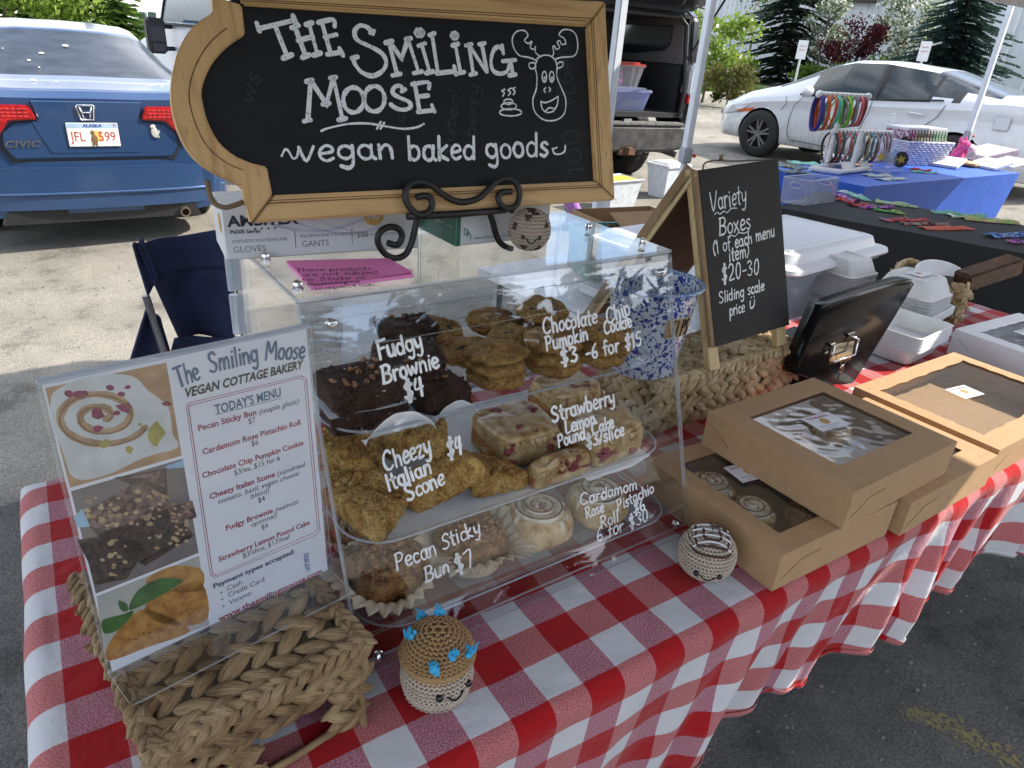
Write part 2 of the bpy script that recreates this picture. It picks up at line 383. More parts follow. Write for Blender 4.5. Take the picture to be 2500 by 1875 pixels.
# ------------------------------------------------------------------ ground
def asphalt(name, c1, c2, c3):
    m, n, p = newmat(name); co = coords(n)
    a = N(n, 'TexNoise'); a.inputs['Scale'].default_value = .55; a.inputs['Detail'].default_value = 8; a.inputs['Roughness'].default_value = .65; n.links.new(co, a.inputs[0])
    b = N(n, 'TexNoise'); b.inputs['Scale'].default_value = 110; b.inputs['Detail'].default_value = 6; b.inputs['Roughness'].default_value = .85; n.links.new(co, b.inputs[0])
    v = N(n, 'TexVoronoi'); v.inputs['Scale'].default_value = 150; n.links.new(co, v.inputs['Vector'])
    base = ramp(n, a.outputs[0], [(.3, c1), (.5, c2), (.75, c3)])
    gr = ramp(n, b.outputs[0], [(.34, (.5, .5, .5)), (.5, (1, 1, 1)), (.68, (1.4, 1.38, 1.34))])
    base = mixc(n, 1, base, gr, 'MULTIPLY')
    lg = N(n, 'TexNoise'); lg.inputs['Scale'].default_value = 4.5; lg.inputs['Detail'].default_value = 6; lg.inputs['Roughness'].default_value = .7; n.links.new(co, lg.inputs[0])
    base = mixc(n, 1, base, ramp(n, lg.outputs[0], [(.34, (.62, .61, .6)), (.46, (.95, .95, .95)), (.68, (1.14, 1.13, 1.1))]), 'MULTIPLY')
    st = ramp(n, v.outputs['Distance'], [(.0, (1.35, 1.33, 1.3)), (.35, (1, 1, 1)), (.7, (.55, .55, .55))])
    n.links.new(mixc(n, .6, base, st, 'MULTIPLY'), p.inputs['Base Color']); p.inputs['Roughness'].default_value = .9
    p.inputs['Specular IOR Level'].default_value = .25
    q = bumpn(n, p, v.outputs['Distance'], .8, .004); bumpn(n, p, b.outputs[0], .7, .004, q); return m
ASPH = asphalt('worn_asphalt', (.17, .16, .14), (.25, .235, .205), (.33, .31, .27))
ROAD = asphalt('dark_asphalt', (.07, .07, .07), (.085, .085, .085), (.11, .11, .11))
NEAR = asphalt('fresh_dark_asphalt', (.05, .05, .05), (.095, .094, .09), (.15, .145, .135))
def GZ(x): return .02*(min(max(x, -4), 12)-4.2)          # the car park falls gently to the left
FZ = GZ(20)
xs_ = [-250, -60, -20, -4, 0, 4, 8, 12, 20, 60, 120, 300]; ys_ = [-250, -60, -10, 0, 10, 30, 60, 120, 400]
m = MB(); m.add([V((x, y, GZ(x))) for y in ys_ for x in xs_], [(j*12+i, j*12+i+1, j*12+i+13, j*12+i+12) for j in range(8) for i in range(11)])
struct(m.build('ground', ASPH, loc=(0, 0, 0)))
# the darker patched asphalt round the stall
r_ = random.Random(3)
ring = []
for k in range(48):
    a = 2*PI*k/48; q = 1+.06*math.sin(3*a)+.05*r_.uniform(-1, 1); ring.append((.9+4.3*math.cos(a)*q, .25+2.1*math.sin(a)*q))
m = MB(); m.add([V((x, y, GZ(x)+.004)) for x, y in ring], [tuple(range(48))]); struct(m.build('asphalt_patch', NEAR))
m = MB(); m.add([V((x, y, GZ(x)+.0025)) for x, y in [(-20, -16), (40, -16), (40, -1.2), (9, -1.4), (5, -1.7), (-5, -1.7), (-20, -1.4)]], [tuple(range(7))]); struct(m.build('added_dark_ground', ROAD))  # unseen dark ground behind the viewer, added to dim reflections in the acrylic
# worn yellow line paint
ym = mat('worn_yellow_paint', (.19, .155, .06), .9, c2=(.09, .085, .06), vs=60)
m = MB(); cz = crop(1700, 2500, 1050, 1609)
for i in range(300):
    t = r_.random(); x = 1030+t*560+r_.gauss(0, 22); y = 1370+(t**1.05)*270+r_.gauss(0, 26)
    if r_.random() < .25: x = r_.uniform(1040, 1330); y = 1385+(x-1040)*.2+r_.gauss(0, 12)
    P = onz(cz(x, y), -.05); P.z = GZ(P.x)+.0052; s = r_.uniform(.002, .0085); k = r_.randint(5, 8); a0 = r_.random()*6
    m.add([P+V((math.cos(a0+2*PI*j/k)*s*r_.uniform(.5, 1.3), math.sin(a0+2*PI*j/k)*s*r_.uniform(.5, 1.2), 0)) for j in range(k)], [tuple(range(k))])
struct(m.build('road_paint', ym))
# pebbles and grit on the open asphalt
m = MB()
for i in range(900):
    x, y = r_.uniform(-1.2, 4), r_.uniform(1.2, 6.5)
    if i % 3 == 0: x, y = r_.uniform(.6, 3), r_.uniform(-.6, .3)
    s = r_.uniform(.002, .007); m.ell((x, y, GZ(x)+.004+s*.4), (s, s*r_.uniform(.6, 1), s*.6), n=5, m=3)
tag(m.build('grit', mat('grit_stone', (.2, .19, .17), .9, c2=(.1, .1, .09))), 'loose grit scattered over the car park asphalt', 'grit', kind='stuff')

conc = mat('kerb_concrete', (.36, .35, .31), .9, c2=(.26, .25, .23), vs=8, bump=.3)
grassm = mat('grass_green', (.10, .17, .03), .9, c2=(.05, .10, .015), vs=3)
soil = mat('bed_soil', (.07, .06, .04), .95, c2=(.04, .035, .03), vs=5)
c3 = crop(1400, 2500, 0)
def G(x, y): return onz(c3(x, y), FZ)
def kerb(name, pts, h=.13, wd=.16, piece=1.6):
    pts = [V(p) for p in pts]
    tot = [0]
    for a, b in zip(pts, pts[1:]): tot.append(tot[-1]+(b-a).length)
    root = thing(name, 'low concrete kerb', None, pts[0]); root['kind'] = 'structure'; del root['label']
    def at_(s):
        for i in range(len(pts)-1):
            if s <= tot[i+1]: return pts[i].lerp(pts[i+1], (s-tot[i])/(tot[i+1]-tot[i]))
        return pts[-1]
    s = 0
    while s < tot[-1]-.2:
        a, b = at_(s), at_(min(s+piece-.02, tot[-1])); s += piece
        mb = MB(); mb.bar(a+V((0, 0, h/2)), b+V((0, 0, h/2)), wd, h); mb.build('kerbstone', conc, root)
    return root
# planted island behind the pole (about 23 m away) and the bed along the far wall
A, B, C_ = G(560, 482), G(760, 480), G(945, 470)
isl = [A+V((-4, -.5, 0)), A, B, C_, C_+V((1.5, 3, 0))]
kerb('kerb', isl, .2, .25, 2.2)
m = MB(); m.add([p+V((0, 0, .16)) for p in isl]+[C_+V((1, 9, .16)), A+V((-4, 10, .16))], [tuple(range(7))]); struct(m.build('planted_bed', soil))
m = MB()
for i in range(5000):
    t = r_.random(); P = isl[1].lerp(isl[3], t)+V((r_.uniform(-.5, .8), r_.uniform(.2, 2.5), .16)); h = r_.uniform(.12, .35); a = r_.random()*6
    d = V((math.cos(a), math.sin(a), 0)); m.add([P-d*.02, P+d*.02, P+V((r_.uniform(-.1, .1), r_.uniform(-.1, .1), h))], [(0, 1, 2)])
tag(m.build('grass', grassm), 'fringe of grass along the kerb of the planted island', 'grass', kind='stuff')
def far(x, y, D):
    """ground point D metres out along the sight line of c3 pixel column x (height from the ground plane)"""
    d = ray(*c3(x, y)); d = V((d.x, d.y, 0)).normalized(); return V((CAM.x, CAM.y, FZ))+d*D
W0, W1, W2 = far(560, 400, 66), far(1300, 400, 62), far(2500, 400, 56)
K0, K1, K2 = far(520, 400, 55), far(1300, 400, 50), far(2500, 400, 45)
kerb('kerb', [K0, K1, K2], .2, .3, 3.0)
m = MB(); m.add([K0+V((0, 0, .18)), K1+V((0, 0, .18)), K2+V((0, 0, .18)), W2+V((0, 0, .18)), W1+V((0, 0, .18)), W0+V((0, 0, .18))], [(0, 1, 2, 3, 4, 5)]); struct(m.build('planted_bed', soil))
q0, q1, q2 = far(420, 400, 28), far(1300, 400, 27), far(2500, 400, 27)
m = MB(); m.add([q0+V((0, 0, .006)), q1+V((0, 0, .006)), q2+V((0, 0, .006)), K2+V((0, 0, .006)), K1+V((0, 0, .006)), K0+V((0, 0, .006))], [(0, 1, 2, 3, 4, 5)]); struct(m.build('road', ROAD))

# ------------------------------------------------------------------ buildings
wallm = mat('white_metal_siding', (.62, .66, .68), .5, c2=(.54, .58, .61), vs=.5)
def corrug(mb, a, b, h, z0=0, pitch=.42, dep=.05):
    a, b = V(a), V(b); d = (b-a); L = d.length; d.normalize(); n = V((d.y, -d.x, 0))
    if n.dot(CAM-a) < 0: n = -n
    pts = []; s = 0
    while s < L:
        pts += [a+d*s, a+d*(s+pitch*.78), a+d*(s+pitch*.82)+n*dep, a+d*(s+pitch*.96)+n*dep]; s += pitch
    k = len(pts); mb.add([p+V((0, 0, z0)) for p in pts]+[p+V((0, 0, z0+h)) for p in pts], [(i, i+1, k+i+1, k+i) for i in range(k-1)])
bd = thing('warehouse', 'long pale ribbed metal warehouse behind the spruces on the right', 'building', W1)
d = (W2-W1); nseg = 14
allp = [W0.lerp(W1, i/8) for i in range(8)]+[W1.lerp(W2, i/10) for i in range(11)]
for i in range(len(allp)-1):
    mb = MB(); corrug(mb, allp[i], allp[i+1], 12, .1); mb.build('wall_panel', wallm, bd)
mb = MB(); nrm = V((-(W2-W0).y, (W2-W0).x, 0)).normalized()
mb.add([W0+V((0, 0, 12.1)), W2+V((0, 0, 12.1)), W2+nrm*25+V((0, 0, 12.6)), W0+nrm*25+V((0, 0, 12.6))], [(0, 1, 2, 3)]); mb.build('roof', wallm, bd)
dk = mat('dark_timber', (.05, .04, .035), .7)
cz = crop(1600, 2500, 0)
def offw(x, y, k=.3):
    """point on the warehouse wall under a cz pixel"""
    n_ = V(((W2-W1).y, -(W2-W1).x, 0)).normalized(); return on(cz(x, y), W1, n_)+n_*(k if n_.dot(CAM-W1) > 0 else -k)
a, b = offw(1145, 2), offw(1340, 8); mb = MB(); mb.bar(a+V((0, 0, .5)), b+V((0, 0, .5)), .5, 1.2); mb.build('sign_box', dk, bd)
a, b = offw(322, 300), offw(390, 300); mb = MB(); z = 0
mb.bar(V((a.x, a.y, 1.3)), V((b.x, b.y, 1.3)), .2, 2.5); mb.build('door', mat('grey_steel_door', (.3, .33, .38), .6), bd)
# left building
L0, L1 = far(-5200, 0, 52), far(-2100, 0, 50)
def farp(px, D):
    d = ray(px, 30); d = V((d.x, d.y, 0)).normalized(); return V((CAM.x, CAM.y, 0))+d*D
L0, L1 = farp(-260, 40), farp(640, 52)
lb = thing('office_building', 'white metal building with dark windows and a small green sign at top left', 'building', L0)
mb = MB(); corrug(mb, L0, L1, 9, 0, .3, .03); mb.build('wall', mat('bright_white_siding', (.80, .80, .78), .5), lb)
nl = V((-(L1-L0).y, (L1-L0).x, 0)).normalized(); nl = nl if nl.dot(CAM-L0) > 0 else -nl
mb = MB(); mb.add([L0+V((0, 0, 9)), L1+V((0, 0, 9)), L1-nl*14+V((0, 0, 10.5)), L0-nl*14+V((0, 0, 10.5))], [(0, 1, 2, 3)]); mb.build('roof', wallm, lb)
glassd = mat('dark_window_glass', (.03, .05, .05), .1, spec=.8)
frm = mat('white_window_frame', (.75, .76, .76), .5)
def wpan(x0, y0, x1, y1, nm, mt, parent, pr_=.12, sub_=None):
    a, b = on((x0, y1), L0, nl), on((x1, y1), L0, nl); t = on((x0, y0), L0, nl)
    mb = MB(); Z = V((0, 0, t.z-a.z)); P = [a, V((b.x, b.y, a.z)), V((b.x, b.y, t.z)), t]
    mb.add([p+nl*.04 for p in P]+[p+nl*pr_ for p in P], [(4, 5, 6, 7), (0, 1, 5, 4), (1, 2, 6, 5), (2, 3, 7, 6), (3, 0, 4, 7)])
    return mb.build(nm, mt, parent)
for x0, x1 in ((296, 313), (317, 336)):
    for y0, y1 in ((25, 47), (51, 71)):
        f_ = wpan(x0-1.2, y0-1.2, x1+1.2, y1+1.2, 'window', frm, lb, .10); wpan(x0, y0, x1, y1, 'pane', glassd, f_, .14)
f_ = wpan(28, 30, 56, 40, 'window', frm, lb, .1); wpan(30, 42, 55, 60, 'pane', glassd, f_, .14)
wpan(238, 22, 268, 36, 'sign_board', mat('green_sign', (.03, .22, .17), .5), lb, .2)
# ------------------------------------------------------------------ plants
def leafmat(name, c1, c2, tr=.35, vs=1.2):
    m = bpy.data.materials.new(name); m.use_nodes = True; n = m.node_tree; n.nodes.clear()
    o = N(n, 'OutputMaterial'); d = N(n, 'BsdfDiffuse'); t = N(n, 'BsdfTranslucent'); x = N(n, 'MixShader'); x.inputs[0].default_value = tr
    g = N(n, 'NewGeometry'); a = N(n, 'TexNoise'); a.inputs['Scale'].default_value = vs; a.inputs['Detail'].default_value = 3; n.links.new(g.outputs['Position'], a.inputs[0])
    c = ramp(n, a.outputs[0], [(.3, c1), (.65, c2)]); n.links.new(c, d.inputs[0]); n.links.new(c, t.inputs[0])
    n.links.new(d.outputs[0], x.inputs[1]); n.links.new(t.outputs[0], x.inputs[2]); n.links.new(x.outputs[0], o.inputs[0]); return m
bark = mat('bark', (.12, .1, .08), .95, c2=(.06, .05, .04), vs=8)
bbark = mat('birch_bark', (.55, .53, .5), .8, c2=(.12, .11, .1), vs=4, scale=(1, 1, .3), pos=(.4, .45))
def trunk(mb, base, h, r, bend=.02, rr=None):
    mb.tube([V(base)+V((math.sin(i*.9)*bend*h*.3, math.cos(i*1.3)*bend*h*.3, h*i/8)) for i in range(9)], [r*(1-i/9.5) for i in range(9)], 7)
def spruce(name, label, base, h, R, mt, seed, lv=26, dens=1.0, droop=.35, skirt=0.02):
    q = random.Random(seed); t = thing(name, label, 'tree', base)
    mb = MB(); trunk(mb, base, h*.97, h*.014); mb.build('trunk', bark, t)
    mb = MB()
    for i in range(lv):
        f = i/(lv-1); z = h*(skirt+(.985-skirt)*f**.9); rad = R*(1-f)**.85*q.uniform(.8, 1.12)+.05*R*(1-f)
        nb = max(6, int(17*(1-f)**.5*dens)+4)
        for k in range(nb):
            a = 2*PI*(k+q.random())/nb; L = rad*q.uniform(.6, 1.2); z_ = z+q.uniform(-.6, .6)*h/lv; D = V((math.cos(a), math.sin(a), 0)); S = V((-D.y, D.x, 0))
            nn = int(5+L*5)
            for j in range(nn):
                s = (j+.6)/nn; P = V(base)+V((0, 0, z_))+D*(L*s)+S*(.06*L*math.sin(3*s+k))+V((0, 0, -droop*L*s*s+.12*L*max(0, s-.7)*3))
                wd = (.10+.22*L*(1-s)*.5+.06)*q.uniform(.7, 1.3); ln = L/nn*q.uniform(1.6, 2.6)
                for sg in (-1, 1):
                    tip = P+D*ln*.8+S*sg*wd+V((0, 0, -q.uniform(.02, .28)*wd-.03))
                    mb.add([P, P+D*ln*q.uniform(.3, .6)+V((0, 0, .03)), tip, P+S*sg*wd*.45+V((0, 0, -.05))], [(0, 1, 2, 3)])
    mb.build('crown', mt, t); return t
def broad(name, label, base, h, rx, rz, zc, mt, seed, n=2600, ls=.16, ncl=26, cat='tree', tm=None, bl=None, droop=0, trunkr=None):
    q = random.Random(seed); t = thing(name, label, cat, base)
    mb = MB(); base = V(base); th = zc-rz*.5
    if th > .3 or cat == 'tree':
        trunk(mb, base, zc+rz*.3, trunkr or h*.018)
        for k in range(7):
            a = q.random()*6.3; s = base+V((0, 0, zc-rz*.7+rz*.8*q.random())); e = s+V((math.cos(a)*rx*.7, math.sin(a)*rx*.7, rz*.5))
            mb.tube([s, s.lerp(e, .5)+V((0, 0, .1*rz)), e], [h*.009, h*.006, h*.002], 5)
        mb.build('trunk', tm or bark, t)
    mb = MB(); bb = MB(); cl = []
    for k in range(ncl):
        while 1:
            p = V((q.uniform(-1, 1), q.uniform(-1, 1), q.uniform(-1, 1)))
            if .25 < p.length < 1: break
        cl.append((base+V((p.x*rx*.82, p.y*rx*.82, zc+p.z*rz*.85)), q.uniform(.2, .42)))
    for i in range(n):
        c, cr_ = q.choice(cl); g = V((q.gauss(0, 1), q.gauss(0, 1), q.gauss(0, .8)))*cr_*rx*.42; P = c+g
        if droop: P.z -= abs(q.gauss(0, 1))*droop
        if P.z < base.z+.03: P.z = base.z+.03+q.random()*.2
        nn = V((q.uniform(-1, 1), q.uniform(-1, 1), q.uniform(-.2, 1))).normalized(); a = nn.orthogonal().normalized(); b = nn.cross(a); s = ls*q.uniform(.6, 1.4)
        if droop: a = V((0, 0, -1)).lerp(a, .2); b = nn.cross(a).normalized()*.5
        tgt = bb if (bl and q.random() < bl[1]) else mb
        tgt.add([P-a*s*.5, P+b*s*.32, P+a*s*.6, P-b*s*.32], [(0, 1, 2, 3)])
    mb.build('crown', mt, t)
    if bl and bb.v: bb.build('blossom', bl[0], t)
    return t
dsp = leafmat('spruce_dark', (.022, .038, .026), (.06, .085, .055), .2, .8)
bsp = leafmat('spruce_blue', (.022, .045, .04), (.06, .10, .08), .15, .8)
lgr = leafmat('leaf_light', (.09, .16, .02), (.24, .33, .07), .45)
mgr = leafmat('leaf_mid', (.04, .09, .015), (.12, .2, .04), .4)
brg = leafmat('birch_leaf', (.06, .12, .02), (.14, .22, .05), .4)
gry = leafmat('crab_leaf', (.10, .15, .08), (.2, .26, .15), .35)
blo = leafmat('white_blossom', (.55, .57, .5), (.75, .76, .7), .4)
red = leafmat('plum_leaf', (.035, .008, .012), (.10, .03, .035), .3)
def fz(x, y, D): p = far(0, 0, 1); d = ray(*cz(x, y)); d = V((d.x, d.y, 0)).normalized(); return V((CAM.x, CAM.y, FZ+.02))+d*D
spruce('spruce_tree', 'tall dark spruce behind the hood of the white sedan', fz(745, 480, 52), 12.5, 3.3, dsp, 1, 30)
spruce('spruce_tree', 'broad blue-green spruce behind the roof of the white sedan', fz(1770, 400, 44), 7.6, 3.2, bsp, 2, 26, 1.1)
spruce('spruce_tree', 'dark spruce seen past the open tailgate of the black vehicle', fz(110, 300, 46), 10, 1.9, dsp, 3, 26)
broad('birch_tree', 'weeping birch with pale trunk beside the tall dark spruce', fz(525, 465, 54), 12, 2.5, 3.4, 8.0, brg, 4, 5200, .24, 30, tm=bbark, droop=.8, trunkr=.13)
broad('crabapple_tree', 'slender white-blossomed tree right of the tall dark spruce', fz(950, 470, 50), 6, 1.35, 2.4, 3.3, gry, 5, 3200, .16, 26, bl=(blo, .35))
broad('plum_tree', 'dark red-leaved plum tree above the white sedan windscreen', fz(1150, 450, 47), 4.2, 1.95, 1.5, 2.6, red, 6, 3400, .15, 24)
broad('crabapple_tree', 'wide white-blossomed tree right of the dark red plum', fz(1420, 430, 48), 6.5, 2.0, 2.6, 4.0, gry, 7, 4600, .17, 30, bl=(blo, .42))
for i, (x, D, R, H, lb_) in enumerate([(1010, 46, 1.7, 1.5, 'dark low shrub between the first white-blossomed tree and plum'), (1230, 46, 1.9, 1.7, 'dark low shrub under the red plum tree'), (1390, 45, 1.7, 1.8, 'dark low shrub under the wide white-blossomed tree'), (440, 48, 1.8, 1.6, 'rounded dark shrub left of the weeping birch trunk')]):
    broad('shrub', lb_, fz(x, 470, D), H, R, H*.55, H*.6, mgr if i != 3 else brg, 20+i, 1500, .2, 16, cat='shrub')
broad('shrub', 'tall bright green shrub on the island behind the slanting tent pole', fz(290, 560, 24), 2.6, 1.5, 1.25, 1.5, lgr, 31, 3600, .13, 30, cat='shrub', bl=(mat('cream_flower', (.6, .58, .45), .8), .06))
broad('shrub', 'smaller reddish green shrub at the right end of the island', fz(440, 555, 22.5), 1.3, .95, .6, .7, leafmat('leaf_brownish', (.06, .07, .02), (.16, .15, .06), .35), 32, 2200, .1, 20, cat='shrub')
broad('shrub', 'low mounded shrub at the left end of the planted island', fz(120, 560, 26), 1.6, 1.6, .8, .9, lgr, 33, 1800, .14, 18, cat='shrub')
def fl(px, D): p = farp(px, D); return V((p.x, p.y, 0))
broad('leafy_tree', 'light leafy tree at the far left edge above the blue sedan', fl(12, 26), 5, 1.1, 1.9, 2.4, lgr, 41, 2400, .15, 18)
spruce('spruce_tree', 'dark conifer just left of the bright leafy tree over the blue sedan', fl(62, 27), 5.2, 1.35, mgr, 42, 18)
broad('leafy_tree', 'bright yellow-green tree over the middle of the blue sedan roof', fl(135, 24), 5, 1.7, 1.9, 2.6, lgr, 43, 4200, .14, 26)
spruce('spruce_tree', 'green conifer right of the bright yellow-green tree', fl(205, 28), 5.6, 1.5, mgr, 44, 18)
spruce('spruce_tree', 'low spreading conifer beside the van mirror', fl(258, 23), 1.95, 1.5, leafmat('juniper', (.05, .1, .02), (.13, .22, .05), .3), 45, 12, 1.3, .15)
broad('grass_tuft', 'strip of bright lawn between the blue sedan and the van', fl(338, 17), .5, .9, .12, .12, lgr, 46, 900, .1, 14, cat='lawn')
# tall spruces on the far side of the car park behind the viewer (they mirror in the acrylic)
behind = [(2.5, -17, 8.5, 'nearest spruce across the car park, mirrored at the left of the case'), (6, -19, 10.5, 'tall pointed spruce across the car park, second in the mirrored row'), (9.5, -16, 8, 'shorter spruce across the car park, third in the mirrored row'),
          (12.5, -19, 9.5, 'spruce in the middle of the mirrored row across the car park'), (16.5, -18, 8, 'spruce right of the middle of the mirrored row across the car park'), (20.5, -17, 7.4, 'low spruce towards the right of the mirrored row'), (25, -18, 9, 'last spruce at the right of the mirrored row'), (-2, -20, 12, 'spruce across the car park at the left end of the mirrored row')]
first = None; shd = leafmat('shaded_spruce', (.015, .028, .018), (.04, .06, .035), .04, .8)  # darkened copy of the spruce colours, shade put into the leaves
for i, (x, y, h, lb_) in enumerate(behind):
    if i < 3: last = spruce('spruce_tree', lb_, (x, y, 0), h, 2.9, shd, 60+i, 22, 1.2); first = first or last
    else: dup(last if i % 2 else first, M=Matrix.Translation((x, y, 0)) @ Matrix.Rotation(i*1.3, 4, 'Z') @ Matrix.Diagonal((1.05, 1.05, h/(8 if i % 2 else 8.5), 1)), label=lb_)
mb = MB(); rr = random.Random(5)
for i in range(9000):
    x = rr.uniform(-6, 36); P = V((x, -17.5+rr.uniform(-2.5, 2.5), rr.uniform(0, 1)*(4.9+1.0*math.sin(x*.9)+.8*math.sin(x*2.3)))); nn = V((rr.uniform(-1, 1), rr.uniform(-1, 1), rr.uniform(-1, 1))).normalized(); a = nn.orthogonal().normalized(); b = nn.cross(a); s_ = rr.uniform(.25, .5)
    mb.add([P-a*s_, P+b*s_*.6, P+a*s_, P-b*s_*.6], [(0, 1, 2, 3)])
tag(mb.build('sky_block_thicket', shd), 'unseen dark thicket added under the spruces to block sky reflections', 'sky_block_thicket', kind='stuff')  # leaf cards added to fill gaps so the acrylic mirrors less sky
# signposts
alum = mat('galvanised_steel', (.45, .47, .48), .45, .6)
signred = mat('faded_red_print', (.60, .38, .36), .6)
for (x, yb, yt, D, lb_) in ((855, 493, 242, 30, 'small white parking sign on a leaning post in front of the first blossom tree'), (1620, 352, 248, 30, 'small white parking sign standing behind the roof of the white sedan'), (388, 380, 245, 44, 'small pale parking sign left of the birch trunk')):
    ptop = fz(x+40 if x < 1000 else x+10, yt, D) ; pb = fz(x, yb, D)
    d = ray(*cz(x+38 if x == 855 else x+12, yt)); s_ = D/V((d.x, d.y, 0)).length; T = CAM+d*s_; Bp = V((T.x, T.y, 0))
    t = thing('parking_sign', lb_, 'sign', Bp)
    mb = MB(); mb.bar(Bp, T, .06, .06); mb.build('post', alum, t)
    vd = (V((CAM.x, CAM.y, 0))-Bp).normalized(); xx = V((-vd.y, vd.x, 0)); k = D/30
    mb = MB(); mb.prism([(-.17*k, -.62*k), (.17*k, -.62*k), (.17*k, 0), (-.17*k, 0)], .04, .06, T, xx, V((0, 0, 1)), vd); pl = mb.build('plate', white, t)
    mb = MB()
    for j in range(2): mb.prism([(-.11*k, -.2*k-j*.13*k), (.11*k, -.2*k-j*.13*k), (.11*k, -.165*k-j*.13*k), (-.11*k, -.165*k-j*.13*k)], .062, .066, T, xx, V((0, 0, 1)), vd)
    mb.build('print', signred, pl)
# ------------------------------------------------------------------ vehicles
def paint(name, c, dirt=None):
    m, n, p = newmat(name); co = coords(n)
    p.inputs['Roughness'].default_value = .32; p.inputs['Coat Weight'].default_value = .8; p.inputs['Coat Roughness'].default_value = .06; p.inputs['Metallic'].default_value = .0 if max(c) > .5 else .45
    a = N(n, 'TexNoise'); a.inputs['Scale'].default_value = 9; a.inputs['Detail'].default_value = 7; n.links.new(co, a.inputs[0])
    col = ramp(n, a.outputs[0], [(.3, tuple(x*.93 for x in c)), (.7, c)])
    if dirt:
        sx = N(n, 'SeparateXYZ'); n.links.new(co, sx.inputs[0])
        b = N(n, 'TexNoise'); b.inputs['Scale'].default_value = 14; b.inputs['Detail'].default_value = 9; b.inputs['Roughness'].default_value = .75; n.links.new(coords(n, (1, 1, .5)), b.inputs[0])
        h = ramp(n, sx.outputs[2], [(.28, (1, 1, 1)), (.62, (.35, .35, .35)), (.72, (0, 0, 0))])
        k = ramp(n, b.outputs[0], [(.46, (0, 0, 0)), (.62, (1, 1, 1))])
        mm = N(n, 'Math', operation='MULTIPLY'); n.links.new(h, mm.inputs[0]); n.links.new(k, mm.inputs[1])
        m2 = N(n, 'Math', operation='MULTIPLY'); n.links.new(mm.outputs[0], m2.inputs[0]); m2.inputs[1].default_value = dirt
        col = mixc(n, m2.outputs[0], col, (.24, .22, .18))
    n.links.new(col, p.inputs['Base Color']); return m
rubber = mat('tyre_rubber', (.02, .02, .02), .85, bump=.3, bs=60)
alloy = mat('alloy_wheel', (.26, .26, .27), .35, .8)
carglass = mat('car_glass', (.035, .045, .045), .08, spec=.7, c2=(.03, .035, .035))
dusty = mat('dusty_rear_glass', (.045, .052, .062), .16, c2=(.022, .026, .032), vs=7, scale=(1, 1, 3), spec=.6)
trim = mat('black_trim', (.015, .015, .016), .5)
redl = mat('red_lamp_lens', (.42, .01, .012), .15, c2=(.22, .005, .008), vs=30, spec=.7)
clearl = mat('clear_lamp_lens', (.55, .57, .6), .12, spec=.8)
chrome = mat('chrome', (.8, .8, .82), .1, 1)
def lerp1(tab, x):
    if x <= tab[0][0]: return tab[0][1]
    for (a, b), (c, d) in zip(tab, tab[1:]):
        if x <= c: return b+(d-b)*(x-a)/(c-a)
    return tab[-1][1]
class LMB(MB):
    """a mesh builder whose coordinates are in a thing's own axes"""
    def __init__(s, t): super().__init__(); s.t = t
    def build(s, name, mats, parent=None, **k):
        s.v = [s.t.matrix_basis @ p for p in s.v]; return super().build(name, mats, parent, **k)
def part(t, name, m, fn, parent=None, **k):
    mb = LMB(t); fn(mb); return mb.build(name, m, parent or t, **k)
def wheel(parent, c, R, wd, side, nsp=10):
    """c centre, axle along x; side -1/+1 = outward direction"""
    mb = LMB(parent); Rm = RY(PI/2)
    pr_ = [(R*.62, -wd/2), (R*.80, -wd/2-.004), (R*.95, -wd*.44), (R, -wd*.34), (R, wd*.34), (R*.95, wd*.44), (R*.80, wd/2+.004), (R*.62, wd/2)]
    mb.lathe(pr_, c, 40, M=Rm)
    for k in range(48):
        a = 2*PI*k/48
        for q in (-1, 1): mb.box(V(c)+RX(a) @ V((q*wd*.2, 0, R+.001)), (wd*.26, R*.07, .012), RX(a+.3*q))
    ty = mb.build('wheel', rubber, parent, smooth='auto')
    mb = LMB(parent); o = side*wd*.36
    mb.lathe([(R*.64, 0), (R*.66, .0), (R*.66, .02), (R*.6, .02), (R*.58, -.04)], V(c)+V((o, 0, 0)), 36, M=RY(side*PI/2))
    for k in range(nsp):
        a = 2*PI*(k//2*2+(.30 if k % 2 else -.30)*1.0)/nsp
        mb.box(V(c)+V((o, 0, 0))+RX(a) @ V((0, 0, R*.34)), (.03, R*.085, R*.56), RX(a))
    mb.lathe([(0.001, .02), (R*.13, .015), (R*.17, -.01)], V(c)+V((o, 0, 0)), 14, M=RY(side*PI/2))
    mb.build('rim', alloy, ty, smooth='auto')
    mb = LMB(parent); mb.lathe([(0.001, 0), (R*.6, 0)], V(c)+V((o-side*.06, 0, 0)), 24, M=RY(side*PI/2)); mb.build('brake_disc', trim, ty)
